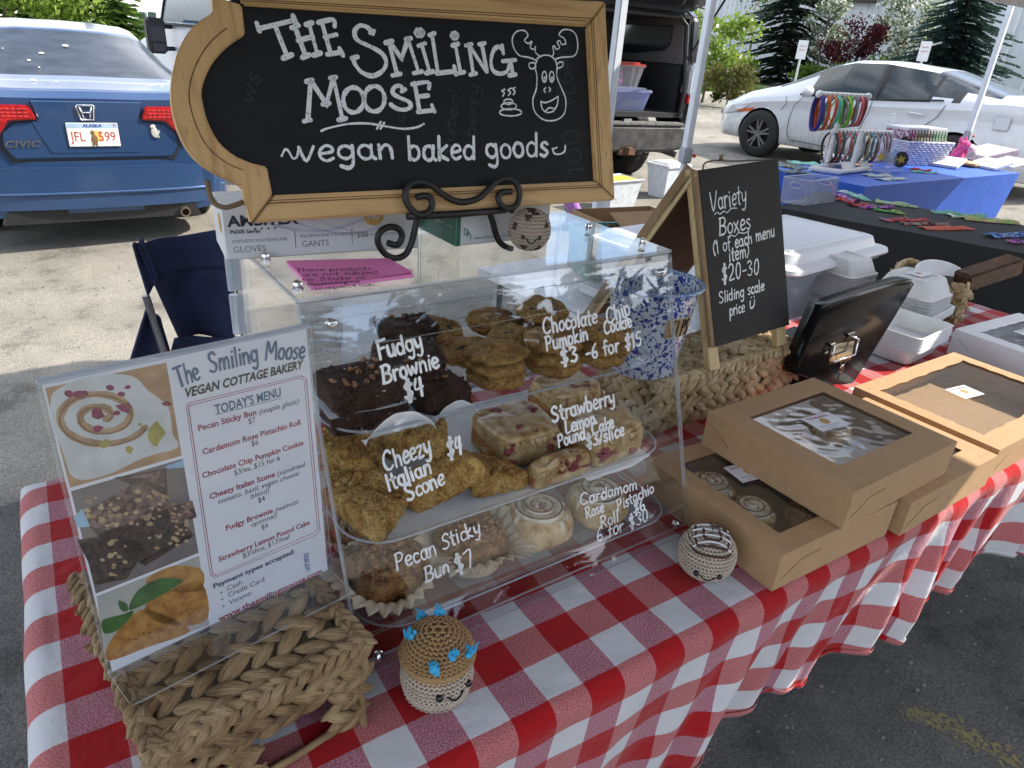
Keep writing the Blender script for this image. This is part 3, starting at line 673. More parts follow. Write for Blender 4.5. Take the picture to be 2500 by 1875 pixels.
def shell(parent, S, pm, winspec, name='body'):
    """S: length, zb, w(y), shoulder(y), roof(y), wroof(y), axles, R ; y from rear (0) to front. returns side-point function"""
    L = S['L']; ys = sorted(set([round(L*i/96, 4) for i in range(97)]+[.02, .05, .1, L-.02, L-.05, L-.1]+S.get('extra', [])))
    Ra = S['Ra']
    def section(y):
        w = lerp1(S['w'], y); zs = lerp1(S['zs'], y); zr = max(lerp1(S['zr'], y), zs+.01); wr = lerp1(S['wr'], y); zb = S['zb']
        P = [(0, zb), (w*.8, zb), (w*.93, zb+.02)]
        for i in range(1, 11):
            f = i/10; z = zb+.02+(zs-zb-.02)*f; P.append((w*(.95+.05*math.sin(PI*min(1, f*1.15)**.8)) if f < .87 else w*(.995-.04*(f-.87)/.13), z))
        for i in range(1, 6):
            f = i/5; P.append((w*.955+(wr-w*.955)*f**1.1, zs+(zr-.05*min(1, (zr-zs)/.3)-zs)*f**.95))
        P += [(wr*.86, zr-.022*min(1, (zr-zs)/.3)), (wr*.5, zr-.004), (0, zr)]
        return P
    secs = [section(y) for y in ys]; n = len(secs[0])
    def inar(y, z):
        for ay in S['axles']:
            if math.hypot(y-ay, z-S['az']) < Ra*1.09: return ay
        return None
    groups = {'body': MB()}
    for sd in (-1, 1):
        Pt = {}
        for i, y in enumerate(ys):
            for j, (x, z) in enumerate(secs[i]):
                yy, zz = y, z; a = inar(y, z) if 1 < j < 12 else None
                inside = a is not None
                if inside:
                    d = V((y-a, z-S['az'])); 
                    if d.length > Ra*.84: d = d.normalized()*Ra; yy, zz, inside = a+d.x, S['az']+d.y, False; zz = max(zz, S['zb'])
                Pt[i, j] = (V((sd*x, yy, zz)), inside)
        for i in range(len(ys)-1):
            for j in range(n-1):
                q = [Pt[i, j], Pt[i+1, j], Pt[i+1, j+1], Pt[i, j+1]]
                if any(p[1] for p in q): continue
                ym = (ys[i]+ys[i+1])/2; nm = 'body'
                for (wn, a, b, j0, j1, both) in winspec:
                    if a < ym < b and j0 <= j < j1: nm = wn if both else wn+('L' if sd < 0 else 'R'); break
                groups.setdefault(nm, MB()).add([p[0] for p in q], [(0, 1, 2, 3)])
        for e in (0, len(ys)-1):
            groups['body'].add([Pt[e, j][0] for j in range(n)], [tuple(range(n))])
        for ay in S['axles']:       # wheel housing
            w = lerp1(S['w'], ay)
            groups.setdefault('house', MB()).add([V((sd*w*.93, ay+math.cos(a)*Ra*1.01, S['az']+math.sin(a)*Ra*1.01)) for a in [PI*k/12 for k in range(13)]]+[V((sd*w*.45, ay+math.cos(a)*Ra*1.01, S['az']+math.sin(a)*Ra*1.01)) for a in [PI*k/12 for k in range(13)]], [(k, k+1, k+14, k+13) for k in range(12)]+[tuple(range(13, 26))])
    res = {}
    for nm, mb in groups.items():
        bm_m = {'body': pm, 'house': trim}.get(nm) or (trim if 'pillar' in nm else None)
        if bm_m is None:
            bm_m = dusty if nm.startswith('rear_window') else carglass
        # weld
        bm = bmesh.new(); vs = [bm.verts.new(v) for v in mb.v]
        for f in mb.f:
            try: bm.faces.new([vs[i] for i in f])
            except ValueError: pass
        bmesh.ops.remove_doubles(bm, verts=bm.verts, dist=.0008)
        bmesh.ops.dissolve_degenerate(bm, edges=bm.edges, dist=.0005)
        m2 = MB(); bm.verts.index_update(); m2.add([v.co.copy() for v in bm.verts], [tuple(v.index for v in f.verts) for f in bm.faces]); bm.free()
        nice = {'house': 'wheel_housing', 'body': 'body'}.get(nm, nm.rstrip('LR') if nm not in ('windshield', 'rear_window') else nm)
        m2.v = [parent.matrix_basis @ v for v in m2.v]
        res[nm] = m2.build(nice, bm_m, parent, smooth='auto')
    return section
def vehicle(name, label, x, y, z, yaw, cat='car', group=None):
    return thing(name, label, cat, (x, y, z), yaw, group)
# --- blue sedan, seen from behind
blue = paint('blue_car_paint', (.028, .072, .18))
t = vehicle('parked_car', 'blue sedan seen from behind with bird droppings on its rear window', .13, 5.30, -.085, .012)
S = dict(L=4.46, zb=.24, Ra=.36, az=.315, axles=[.93, 3.62],
         w=[(0, .74), (.05, .80), (.15, .845), (.4, .872), (2.2, .878), (4, .84), (4.3, .74), (4.46, .55)],
         zs=[(0, .99), (.06, 1.03), (.5, 1.05), (1.2, 1.02), (2.2, .95), (3.3, .92), (4.1, .78), (4.46, .55)],
         zr=[(0, 1.0), (.06, 1.05), (.42, 1.075), (.55, 1.10), (1.45, 1.385), (2.0, 1.435), (2.5, 1.42), (3.35, 1.02), (4.1, .84), (4.46, .56)],
         wr=[(0, .6), (.5, .64), (1.3, .56), (2.2, .57), (3.2, .66), (4.4, .5)], extra=[.55, 1.4])
shell(t, S, blue, [('rear_window', .55, 1.40, 15, 20, True), ('side_window', 1.25, 2.9, 12, 17, False), ('windshield', 2.6, 3.3, 15, 20, True)])
bo = [(-.885, .55), (-.88, .30), (-.84, .12), (-.72, .02), (-.45, -.04), (0, -.06), (.45, -.04), (.72, .02), (.84, .12), (.88, .30), (.885, .55)]
part(t, 'bumper', blue, lambda mb: mb.prism([(p.x, p.y) for p in smoothpts([V((x, y, 0)) for x, y in bo], 4)], .26, .605), bevel=.035, seg=4)
part(t, 'bumper_crease', blue, lambda mb: mb.tube(smoothpts([V((x*1.0, y-.004, .40)) for x, y in bo[2:-2]], 4), .012, 6), smooth=True)
part(t, 'valance', trim, lambda mb: mb.prism([(-.62, .20), (.62, .20), (.58, .285), (.45, .31), (-.45, .31), (-.58, .285)], -.10, .02, X=V((1, 0, 0)), Y=V((0, 0, 1)), Z=V((0, -1, 0))))
def lid(mb):
    P = [(-.47, .62), (.47, .62), (.52, .70), (.515, .79), (.44, .85), (.30, .865), (.33, .99), (-.33, .99), (-.30, .865), (-.44, .85), (-.515, .79), (-.52, .70)]
    mb.prism(P, 0, .022, X=V((1, 0, 0)), Y=V((0, 0, 1)), Z=V((0, -1, 0)))
part(t, 'trunk_lid', blue, lid, bevel=.012, seg=3)
part(t, 'trunk_gap', black, lambda mb: mb.prism([(-.485, .604), (.485, .604), (.535, .69), (.53, .80), (-.53, .80), (-.535, .69)], 0, .010, X=V((1, 0, 0)), Y=V((0, 0, 1)), Z=V((0, -1, 0))))
part(t, 'trunk_recess', blue, lambda mb: mb.prism([(-.26, .66), (.26, .66), (.33, .85), (-.33, .85)], .022, .026, X=V((1, 0, 0)), Y=V((0, 0, 1)), Z=V((0, -1, 0))))
for s in (-1, 1):
    def lamp(mb, s=s):
        P = [(s*.335, .957), (s*.68, .96), (s*.72, .93), (s*.70, .76), (s*.535, .765), (s*.455, .862), (s*.305, .872)]
        mb.prism(P, .0, .045, X=V((1, 0, 0)), Y=V((0, 0, 1)), Z=V((0, -1, 0)))
    l = part(t, 'tail_light', redl, lamp, bevel=.008)
    part(t, 'reversing_lens', clearl, lambda mb, s=s: mb.ell((s*.63, -.045, .82), (.035, .012, .042), n=14, m=8), parent=l, smooth=True)
    part(t, 'lens_rib', mat('lens_rib_red', (.6, .05, .05), .2), lambda mb, s=s: [mb.box((s*(.36+.03*k), -.046, .935-.022*j), (.022, .006, .008)) for k in range(8) for j in range(3)], parent=l)
plm = mat('licence_plate', (.78, .76, .68), .5); plb = mat('plate_blue', (.35, .48, .62), .5); plo = mat('plate_orange', (.72, .42, .12), .5)
pl = part(t, 'licence_plate', plm, lambda mb: mb.prism([(-.1525, .70), (.1525, .70), (.1525, .852), (-.1525, .852)], .03, .036, X=V((1, 0, 0)), Y=V((0, 0, 1)), Z=V((0, -1, 0))), bevel=.003)
part(t, 'plate_band', plb, lambda mb: [mb.prism([(-.148, .818), (.148, .818), (.148, .848), (-.148, .848)], .0362, .0364, X=V((1, 0, 0)), Y=V((0, 0, 1)), Z=V((0, -1, 0)))], parent=pl)
part(t, 'plate_sunset', plo, lambda mb: [mb.prism([(-.02, .735), (.055, .735), (.05, .80), (-.01, .80)], .0362, .0364, X=V((1, 0, 0)), Y=V((0, 0, 1)), Z=V((0, -1, 0)))], parent=pl)
part(t, 'plate_bear', mat('plate_brown', (.16, .09, .04), .7), lambda mb: (mb.ell((0, -.038, .745), (.02, .001, .035), n=12), mb.ell((-.006, -.038, .79), (.012, .001, .016), n=10), mb.box((-.012, -.038, .715), (.008, .002, .03)), mb.box((.01, -.038, .715), (.008, .002, .03))), parent=pl)
Mt = t.matrix_basis
O_ = Mt @ V((0, -.0366, 0)); X_ = (Mt.to_3x3() @ V((1, 0, 0))); Zz = V((0, 0, 1))
printed('plate_state', [('ALASKA', 0, .824, .028, 'CENTER', 0, .03, 0, 1.1)], O_, X_, Zz, [mat('plate_navy', (.02, .05, .25), .5)], pl, .0006)
printed('plate_number', [('JFL', -.135, .735, .088, 'LEFT', 1, 0, 0, .78), ('599', .025, .735, .088, 'LEFT', 1, 0, 0, .80), ('T', .13, .828, .02, 'CENTER', 1, .05, 0, 1)], O_, X_, Zz, [mat('plate_navy', (.02, .05, .25), .5), mat('plate_red', (.45, .04, .04), .5)], pl, .0006)
printed('model_lettering', [('CIVIC', -.515, .70, .058, 'LEFT', 0, .03, .25, 1.35)], Mt @ V((0, -.026, 0)), X_, Zz, [chrome], t, .002)
def badge(mb):
    c = V((-.02, -.03, .915)); mb.tube([c+V((x*.052, 0, z*.045)) for x, z in [(-.9, 1), (.9, 1), (1, .8), (.72, -1), (-.72, -1), (-1, .8)]], .006, 6, closed=True)
    for s in (-1, 1): mb.tube([c+V((s*.036, 0, .036)), c+V((s*.024, 0, 0)), c+V((s*.018, 0, -.036))], .006, 6)
    mb.tube([c+V((-.022, 0, .0)), c+V((.022, 0, 0))], .005, 6)
part(t, 'badge', chrome, badge, smooth=True)
def owl(mb):
    c = V((.375, -.03, .79)); mb.ell(c, (.022, .004, .034), n=12); mb.ell(c+V((-.006, -.001, .036)), (.018, .004, .016), n=12); mb.box(c+V((.012, 0, -.03)), (.03, .004, .01)); mb.box(c+V((.02, 0, -.012)), (.012, .004, .05), RY(.4))
part(t, 'owl_sticker', mat('silver_sticker', (.6, .6, .55), .4, .3), owl)
part(t, 'exhaust_pipe', mat('rusty_chrome', (.35, .28, .2), .35, .9), lambda mb: mb.lathe([(.026, .0), (.034, .0), (.036, .01), (.034, .2), (.026, .19), (.026, 0)], (.50, -.07, .235), 18, M=RX(-PI/2)), smooth='auto')
for c, sd in (((-.74, .93, .315), -1), ((.74, .93, .315), 1), ((-.74, 3.62, .315), -1), ((.74, 3.62, .315), 1)):
    wheel(t, V(c), .315, .2, sd)
part(t, 'bird_dropping', mat('bird_dropping', (.7, .7, .66), .8), lambda mb: [mb.ell((x, y, z), (s, s*.8, .004), M=RX(.32), n=9, m=4) for x, y, z, s in [(-.17, .92, 1.222, .018), (-.26, .78, 1.178, .013), (-.21, .66, 1.14, .008), (-.40, .98, 1.238, .006), (.0, 1.07, 1.275, .022), (-.27, .38, 1.078, .016), (.45, .30, 1.072, .012), (.52, .36, 1.074, .018), (-.14, .30, 1.075, .01)]])

# --- white sedan seen from its left side
whitep = paint('white_car_paint', (.60, .62, .66), dirt=.5)
t = vehicle('parked_car', 'white four-door sedan with dirty sills parked behind the blue stall', 10.45, 3.32, .105, math.radians(6))
S = dict(L=4.85, zb=.22, Ra=.375, az=.335, axles=[1.08, 3.86],
         w=[(0, .70), (.06, .80), (.2, .87), (.5, .905), (3.4, .91), (4.2, .87), (4.6, .76), (4.85, .50)],
         zs=[(0, .95), (.08, 1.05), (.6, 1.07), (1.4, 1.02), (2.2, .97), (3.3, .93), (4.0, .84), (4.5, .72), (4.85, .52)],
         zr=[(0, .96), (.08, 1.08), (.35, 1.12), (.75, 1.17), (1.65, 1.41), (2.3, 1.47), (2.75, 1.455), (3.1, 1.37), (3.78, 1.05), (4.3, .93), (4.7, .75), (4.85, .55)],
         wr=[(0, .62), (.7, .66), (1.5, .56), (2.3, .58), (3.1, .60), (3.8, .70), (4.6, .55)])
shell(t, S, whitep, [('door_pillar', 2.17, 2.27, 12, 17, False), ('rear_door_pillar', 1.52, 1.57, 12, 17, False), ('quarter_pillar', 1.15, 1.28, 12, 15, False), ('rear_window', .78, 1.6, 15, 20, True), ('quarter_window', 1.28, 1.52, 13, 16, False), ('rear_side_window', 1.57, 2.17, 12, 17, False), ('front_side_window', 2.27, 3.18, 12, 17, False), ('windshield', 2.95, 3.74, 16, 20, True)])
for c, sd in (((-.80, 1.08, .335), -1), ((.80, 1.08, .335), 1), ((-.80, 3.86, .335), -1), ((.80, 3.86, .335), 1)):
    wheel(t, V(c), .335, .215, sd, 10)
def sx(y, z): return -(lerp1(S['w'], y)*.998+.002)
part(t, 'door_seam', trim, lambda mb: [mb.tube([V((sx(y, z)-.001, y, z)) for y, z in q], .0045, 4) for q in [
    [(2.22, .96), (2.24, .8), (2.30, .6), (2.32, .42), (2.30, .32)], [(3.22, .93), (3.34, .8), (3.38, .6), (3.36, .4), (3.30, .32), (2.36, .30)],
    [(1.30, 1.0), (1.36, .85), (1.50, .72), (1.66, .45), (1.72, .34), (2.28, .31)], [(3.5, .90), (3.48, .8), (3.55, .7)]]])
for y in (2.42, 1.52):
    part(t, 'door_handle', whitep, lambda mb, y=y: mb.tube([V((sx(y, .8)+.0, y, .86)), V((sx(y, .8)-.028, y+.03, .865)), V((sx(y, .8)-.03, y+.17, .872)), V((sx(y, .8), y+.2, .872))], .013, 8), smooth=True)
part(t, 'fuel_flap', whitep, lambda mb: mb.box((sx(.72, .8)+.0, .62, .86), (.012, .17, .15)), bevel=.02)
part(t, 'window_surround', trim, lambda mb: [mb.tube([V(p) for p in q], .012, 5) for q in [[(-.885, 3.30, .952), (-.885, 2.2, .985), (-.875, 1.35, 1.05)], [(-.72, 2.22, 1.37), (-.875, 2.22, .985)]]])
part(t, 'headlight', clearl, lambda mb: mb.add([V(p) for p in [(-.86, 4.05, .78), (-.80, 4.45, .70), (-.70, 4.68, .62), (-.74, 4.62, .55), (-.84, 4.3, .62)]], [(0, 1, 2, 3, 4)]), thick=.01)
part(t, 'indicator_lens', mat('amber_lens', (.6, .12, .02), .2), lambda mb: mb.add([V(p) for p in [(-.872, 4.0, .70), (-.845, 4.32, .64), (-.84, 4.34, .61), (-.868, 4.08, .64)]], [(0, 1, 2, 3)]), thick=.008)
part(t, 'door_mirror', whitep, lambda mb: mb.ell((-1.0, 3.12, 1.0), (.11, .07, .075), n=14, m=8), smooth=True)
part(t, 'seat', mat('grey_seat', (.16, .16, .16), .8), lambda mb: [mb.box((-.4, y, .95), (.45, .14, .55)) for y in (2.0, 1.1)])

# --- white van at the left edge of the chalkboard
t = vehicle('van', 'white van with a black wing mirror half hidden behind the wooden chalkboard frame', 3.2, 7.0, -.03, math.radians(12), 'van')
vanp = paint('van_white_paint', (.72, .76, .82))
def vb(mb):
    P = [(0, .35), (5.2, .35), (5.25, .8), (4.9, 1.15), (4.1, 1.35), (3.3, 2.3), (2.8, 2.5), (.1, 2.5), (0, 2.3)]
    mb.prism(P, -.98, .98, X=V((0, 1, 0)), Y=V((0, 0, 1)), Z=V((1, 0, 0)))
part(t, 'body', vanp, vb, bevel=.08, seg=3)
part(t, 'side_window', mat('van_glass', (.06, .12, .2), .05, spec=.9, c2=(.05, .09, .14)), lambda mb: (mb.prism([(2.15, 1.42), (3.75, 1.42), (3.2, 2.12), (2.15, 2.12)], .981, .99, X=V((0, 1, 0)), Y=V((0, 0, 1)), Z=V((-1, 0, 0)))))
part(t, 'window_seal', trim, lambda mb: mb.tube([V((-.995, y, z)) for y, z in [(2.12, 1.39), (3.82, 1.39), (3.22, 2.16), (2.12, 2.16)]], .02, 5, closed=True))
mr = part(t, 'wing_mirror', trim, lambda mb: (mb.box((-1.22, 3.45, 1.25), (.22, .12, .40)), mb.bar(V((-1.14, 3.45, 1.11)), V((-.96, 3.5, 1.11)), .05, .05), mb.bar(V((-1.14, 3.45, 1.36)), V((-.96, 3.5, 1.36)), .05, .05)), bevel=.03, seg=3)
part(t, 'mirror_glass', mat('mirror_face', (.06, .06, .065), .12, .3), lambda mb: (mb.box((-1.22, 3.385, 1.31), (.17, .01, .24)), mb.box((-1.22, 3.385, 1.12), (.15, .01, .09))), parent=mr)
for y in (1.0, 4.2): wheel(t, V((-.88, y, .36)), .36, .22, -1)

# --- black off-roader with its tailgate up
bp = paint('black_car_paint', (.010, .010, .011))
t = vehicle('parked_car', 'black off-road vehicle with its tailgate raised and storage tubs in the cargo bay', 5.20, 5.68, .03, math.radians(-4.6))
dint = mat('dark_interior', (.022, .022, .024), .85); gint = mat('grey_interior_trim', (.16, .15, .15), .8)
def sidewall(mb, s):
    o = [(0, .62), (0, 1.05), (.10, 1.78), (.25, 1.86), (3.2, 1.82), (3.9, 1.25), (4.6, 1.12), (4.7, .6), (4.2, .55), (4.1, .85), (3.5, .85), (3.4, .5), (1.55, .45), (1.35, .8), (1.15, .93), (.8, .93), (.6, .8), (.42, .62)]
    mb.prism(o, .80, .935, X=V((0, 1, 0)), Y=V((0, 0, 1)), Z=V((s, 0, 0)))
for s in (-1, 1): part(t, 'body_side', bp, lambda mb, s=s: sidewall(mb, s), bevel=.035, seg=3)
part(t, 'roof', bp, lambda mb: mb.box((0, 1.75, 1.84), (1.62, 3.1, .06)), bevel=.02)
part(t, 'bonnet', bp, lambda mb: mb.box((0, 4.2, 1.08), (1.62, 1.0, .12)), bevel=.04)
part(t, 'cargo_floor', dint, lambda mb: (mb.box((0, 1.0, .80), (1.6, 2.0, .05)),))
part(t, 'cargo_lining', dint, lambda mb: (mb.box((.77, 1.1, 1.06), (.06, 1.9, .5)), mb.box((-.77, 1.1, 1.06), (.06, 1.9, .5)), mb.box((0, 2.05, 1.15), (1.5, .12, .72)), mb.box((0, 1.1, 1.785), (1.58, 2.0, .03))))
for s in (-1, 1):
    part(t, 'side_lining', gint, lambda mb: mb.prism([(.12, 1.32), (1.9, 1.32), (1.9, 1.77), (.2, 1.77)], .765, .79, X=V((0, 1, 0)), Y=V((0, 0, 1)), Z=V((s, 0, 0))))
    part(t, 'side_window', carglass, lambda mb: mb.prism([(.42, 1.45), (1.0, 1.40), (1.3, 1.40), (1.3, 1.70), (.34, 1.70), (.34, 1.52)], .745, .763, X=V((0, 1, 0)), Y=V((0, 0, 1)), Z=V((s, 0, 0))), bevel=.03)
part(t, 'door_frame_seal', trim, lambda mb: mb.tube([V(p) for p in [(-.74, -.005, .80), (-.76, -.005, 1.05), (-.72, .08, 1.70), (-.62, .10, 1.78), (.62, .10, 1.78), (.72, .08, 1.70), (.76, -.005, 1.05), (.74, -.005, .80)]], .025, 6))
for s in (-1, 1):
    l = part(t, 'tail_light', clearl, lambda mb, s=s: mb.prism([(s*.80, 1.02), (s*.955, 1.02), (s*.965, 1.30), (s*.86, 1.36), (s*.80, 1.28)], -.03, .12, X=V((1, 0, 0)), Y=V((0, 0, 1)), Z=V((0, 1, 0))), bevel=.02)
    part(t, 'red_lens', redl, lambda mb, s=s: mb.prism([(s*.80, .93), (s*.95, .93), (s*.955, 1.02), (s*.80, 1.02)], -.03, .10, X=V((1, 0, 0)), Y=V((0, 0, 1)), Z=V((0, 1, 0))), parent=l, bevel=.012)
    part(t, 'gas_strut', trim, lambda mb, s=s: mb.tube([V((s*.76, .05, 1.35)), V((s*.74, -.42, 1.95))], .012, 6))
bump_ = mat('dusty_black_bumper', (.06, .058, .055), .6, c2=(.02, .02, .02), vs=12)
part(t, 'bumper', bump_, lambda mb: (mb.prism([(-.93, .64), (-.90, .48), (-.6, .42), (.6, .42), (.90, .48), (.93, .64), (.92, .70), (-.92, .70)], -.12, .30, X=V((1, 0, 0)), Y=V((0, 0, 1)), Z=V((0, 1, 0)))), bevel=.03, seg=3)
part(t, 'bumper_step', mat('scuffed_grey_plastic', (.20, .19, .18), .7, c2=(.10, .1, .09), vs=25), lambda mb: mb.box((0, -.02, .715), (1.5, .18, .03)), bevel=.008)
part(t, 'tow_hitch', mat('rusty_steel', (.18, .10, .06), .7, .5), lambda mb: (mb.box((0, -.14, .44), (.075, .10, .075)), mb.box((0, -.1, .44), (.22, .04, .10))), bevel=.004)
part(t, 'exhaust_pipe', trim, lambda mb: mb.tube([V((.50, .3, .42)), V((.62, .05, .42)), V((.74, -.06, .38))], .034, 10), smooth=True)
part(t, 'chassis', trim, lambda mb: (mb.box((0, 1.6, .5), (1.3, 3.2, .12)), mb.tube([V((-.7, 1.0, .42)), V((.7, 1.0, .42))], .05, 8), mb.ell((.1, 1, .42), .13)))
part(t, 'tailgate', bp, lambda mb: (mb.prism([(-.78, 0), (.78, 0), (.80, .5), (.70, 1.08), (-.70, 1.08), (-.80, .5)], -.03, .03, O=V((0, .12, 1.86)), X=V((1, 0, 0)), Y=V((0, -.96, .28)), Z=V((0, .28, .96)))), bevel=.02)
for c, sd in (((-.80, 1.0, .40), -1), ((.80, 1.0, .40), 1), ((-.80, 3.8, .40), -1), ((.80, 3.8, .40), 1)):
    wheel(t, V(c), .40, .27, sd, 6)
part(t, 'latch', steel, lambda mb: mb.box((.0, -.03, .745), (.1, .05, .03)))
# tubs in the cargo bay
def tub(name, label, x, y, z, W, D, H, lidm, bodym, rz=0, group=None, lid=True, cat='storage tub', taper=.04):
    t2 = thing(name, label, cat, (x, y, z), rz, group)
    def P_(w, d, zz): return [V((-w, -d, zz)), V((w, -d, zz)), V((w, d, zz)), V((-w, d, zz))]
    mb = LMB(t2); w, d = W/2, D/2; a = P_(w-taper, d-taper, 0); b = P_(w, d, H); mb.add(a+b, [(3, 2, 1, 0), (0, 1, 5, 4), (1, 2, 6, 5), (2, 3, 7, 6), (3, 0, 4, 7)]); mb.build('tub', bodym, t2, thick=.003)
    mb = LMB(t2); mb.tube([V((-w-.008, -d-.008, H)), V((w+.008, -d-.008, H)), V((w+.008, d+.008, H)), V((-w-.008, d+.008, H))], .009, 6, closed=True); mb.build('rim', bodym, t2)
    if lid: mb = LMB(t2); mb.box((0, 0, H+.012), (W+.03, D+.03, .022)); mb.box((0, 0, H+.03), (W-.06, D-.06, .02)); mb.build('lid', lidm, t2, bevel=.006)
    return t2
M4 = t.matrix_basis
bluet = acrylic('blue_tinted_plastic', (.45, .55, .9), .15, milky=.3)
redlid = mat('red_plastic_lid', (.42, .05, .03), .4)
p1 = M4 @ V((.05, .28, .83)); p2 = M4 @ V((.0, .30, 1.03))
tub('storage_tub', 'blue-tinted tub with purple latches in the open cargo bay', p1.x, p1.y, p1.z, .62, .4, .19, bluet, bluet, -.08)
tub('storage_tub', 'clear tub with a red lid on top of the blue-tinted tub in the cargo bay', p2.x, p2.y, p2.z+.02, .52, .36, .22, redlid, CLEARBIN, -.05)
pk = mat('pink_cloth', (.5, .08, .28), .8, c2=(.35, .3, .35), vs=12)
mb = MB(); [mb.ell(p2+V((rnd.uniform(-.18, .18), rnd.uniform(-.1, .1), .08+rnd.uniform(0, .08))), (.07, .06, .05), n=10, m=6) for _ in range(8)]
tag(mb.build('folded_cloth', pk, smooth=True), 'pink and grey cloth seen through the clear red-lidded tub', 'cloth')
# ------------------------------------------------------------------ tents (they shade the stalls)
canv = mat('white_canopy_cloth', (.72, .72, .73), .8)
polem = mat('white_powder_coated_steel', (.62, .66, .72), .4, c2=(.56, .6, .66))
grycl = mat('grey_plastic_collar', (.35, .37, .40), .5); redb = mat('red_button', (.6, .03, .02), .4)
def tent(name, label, x0, x1, y0, y1, zt, legs, over=.12, q=(0, 0, 0, 0)):
    c = V(((x0+x1)/2, (y0+y1)/2, 0)); t = thing(name, label, 'canopy tent', (c.x, c.y, 0))
    mb = MB(); E_ = [V((x0-over+q[0], y0-over, zt)), V((x1+over+q[1], y0-over, zt)), V((x1+over+q[2], y1+over, zt)), V((x0-over+q[3], y1+over, zt))]; ap = V((c.x, c.y, zt+.85))
    for i in range(4):
        a, b = E_[i], E_[(i+1) % 4]
        mb.add([a, b, ap], [(0, 1, 2)]); mb.add([a, b, b-V((0, 0, .22)), a-V((0, 0, .22))], [(0, 1, 2, 3)])
    mb.build('canopy', canv, t, thick=.004)
    for (x, y, zl, bx) in legs:
        g = GZ(x)
        mb = MB(); mb.box((x, y, (zl+zt)/2), (.042, .042, zt-zl), mi=0); mb.box((x, y, (g+zl)/2), (.03, .03, zl-g)); l = mb.build('leg', polem, t, bevel=.004)
        mb = MB(); mb.box((x, y, zl), (.062, .062, .085)); cl = mb.build('collar', grycl, l, bevel=.008)
        mb = MB(); mb.ell((x+.04, y-.03, zl), (.012, .012, .012), n=10, m=6); mb.build('button', redb, cl)
        mb = MB(); mb.box((x, y, g+.006), (.10, .10, .012)); mb.build('foot_plate', alum, l)
    return t
tent('canopy_tent', 'white canopy tent over the bakery table, its leg behind the chalkboard', -1.0, 2.03, -.85, 2.22, 2.12, [(2.035, 2.24, .55, -1), (-1.0, 2.22, .55, 1), (-1.0, -.85, .55, 1), (2.03, -.85, .55, -1)], over=.03)
pA = on(crop(1600, 2500, 0)(180, 930), (0, 2.50, 0), V((0, 1, 0))); pB = CAM+ray(*crop(1880, 2500, 180)(1722, 540))*6.3
tent('canopy_tent', 'white canopy tent over the blue and black stalls at right', pA.x, pB.x, -1.2, pA.y+.1, 2.16, [(pA.x, pA.y, pA.z, 1), (pB.x, pB.y, pB.z, -1)], over=.0)
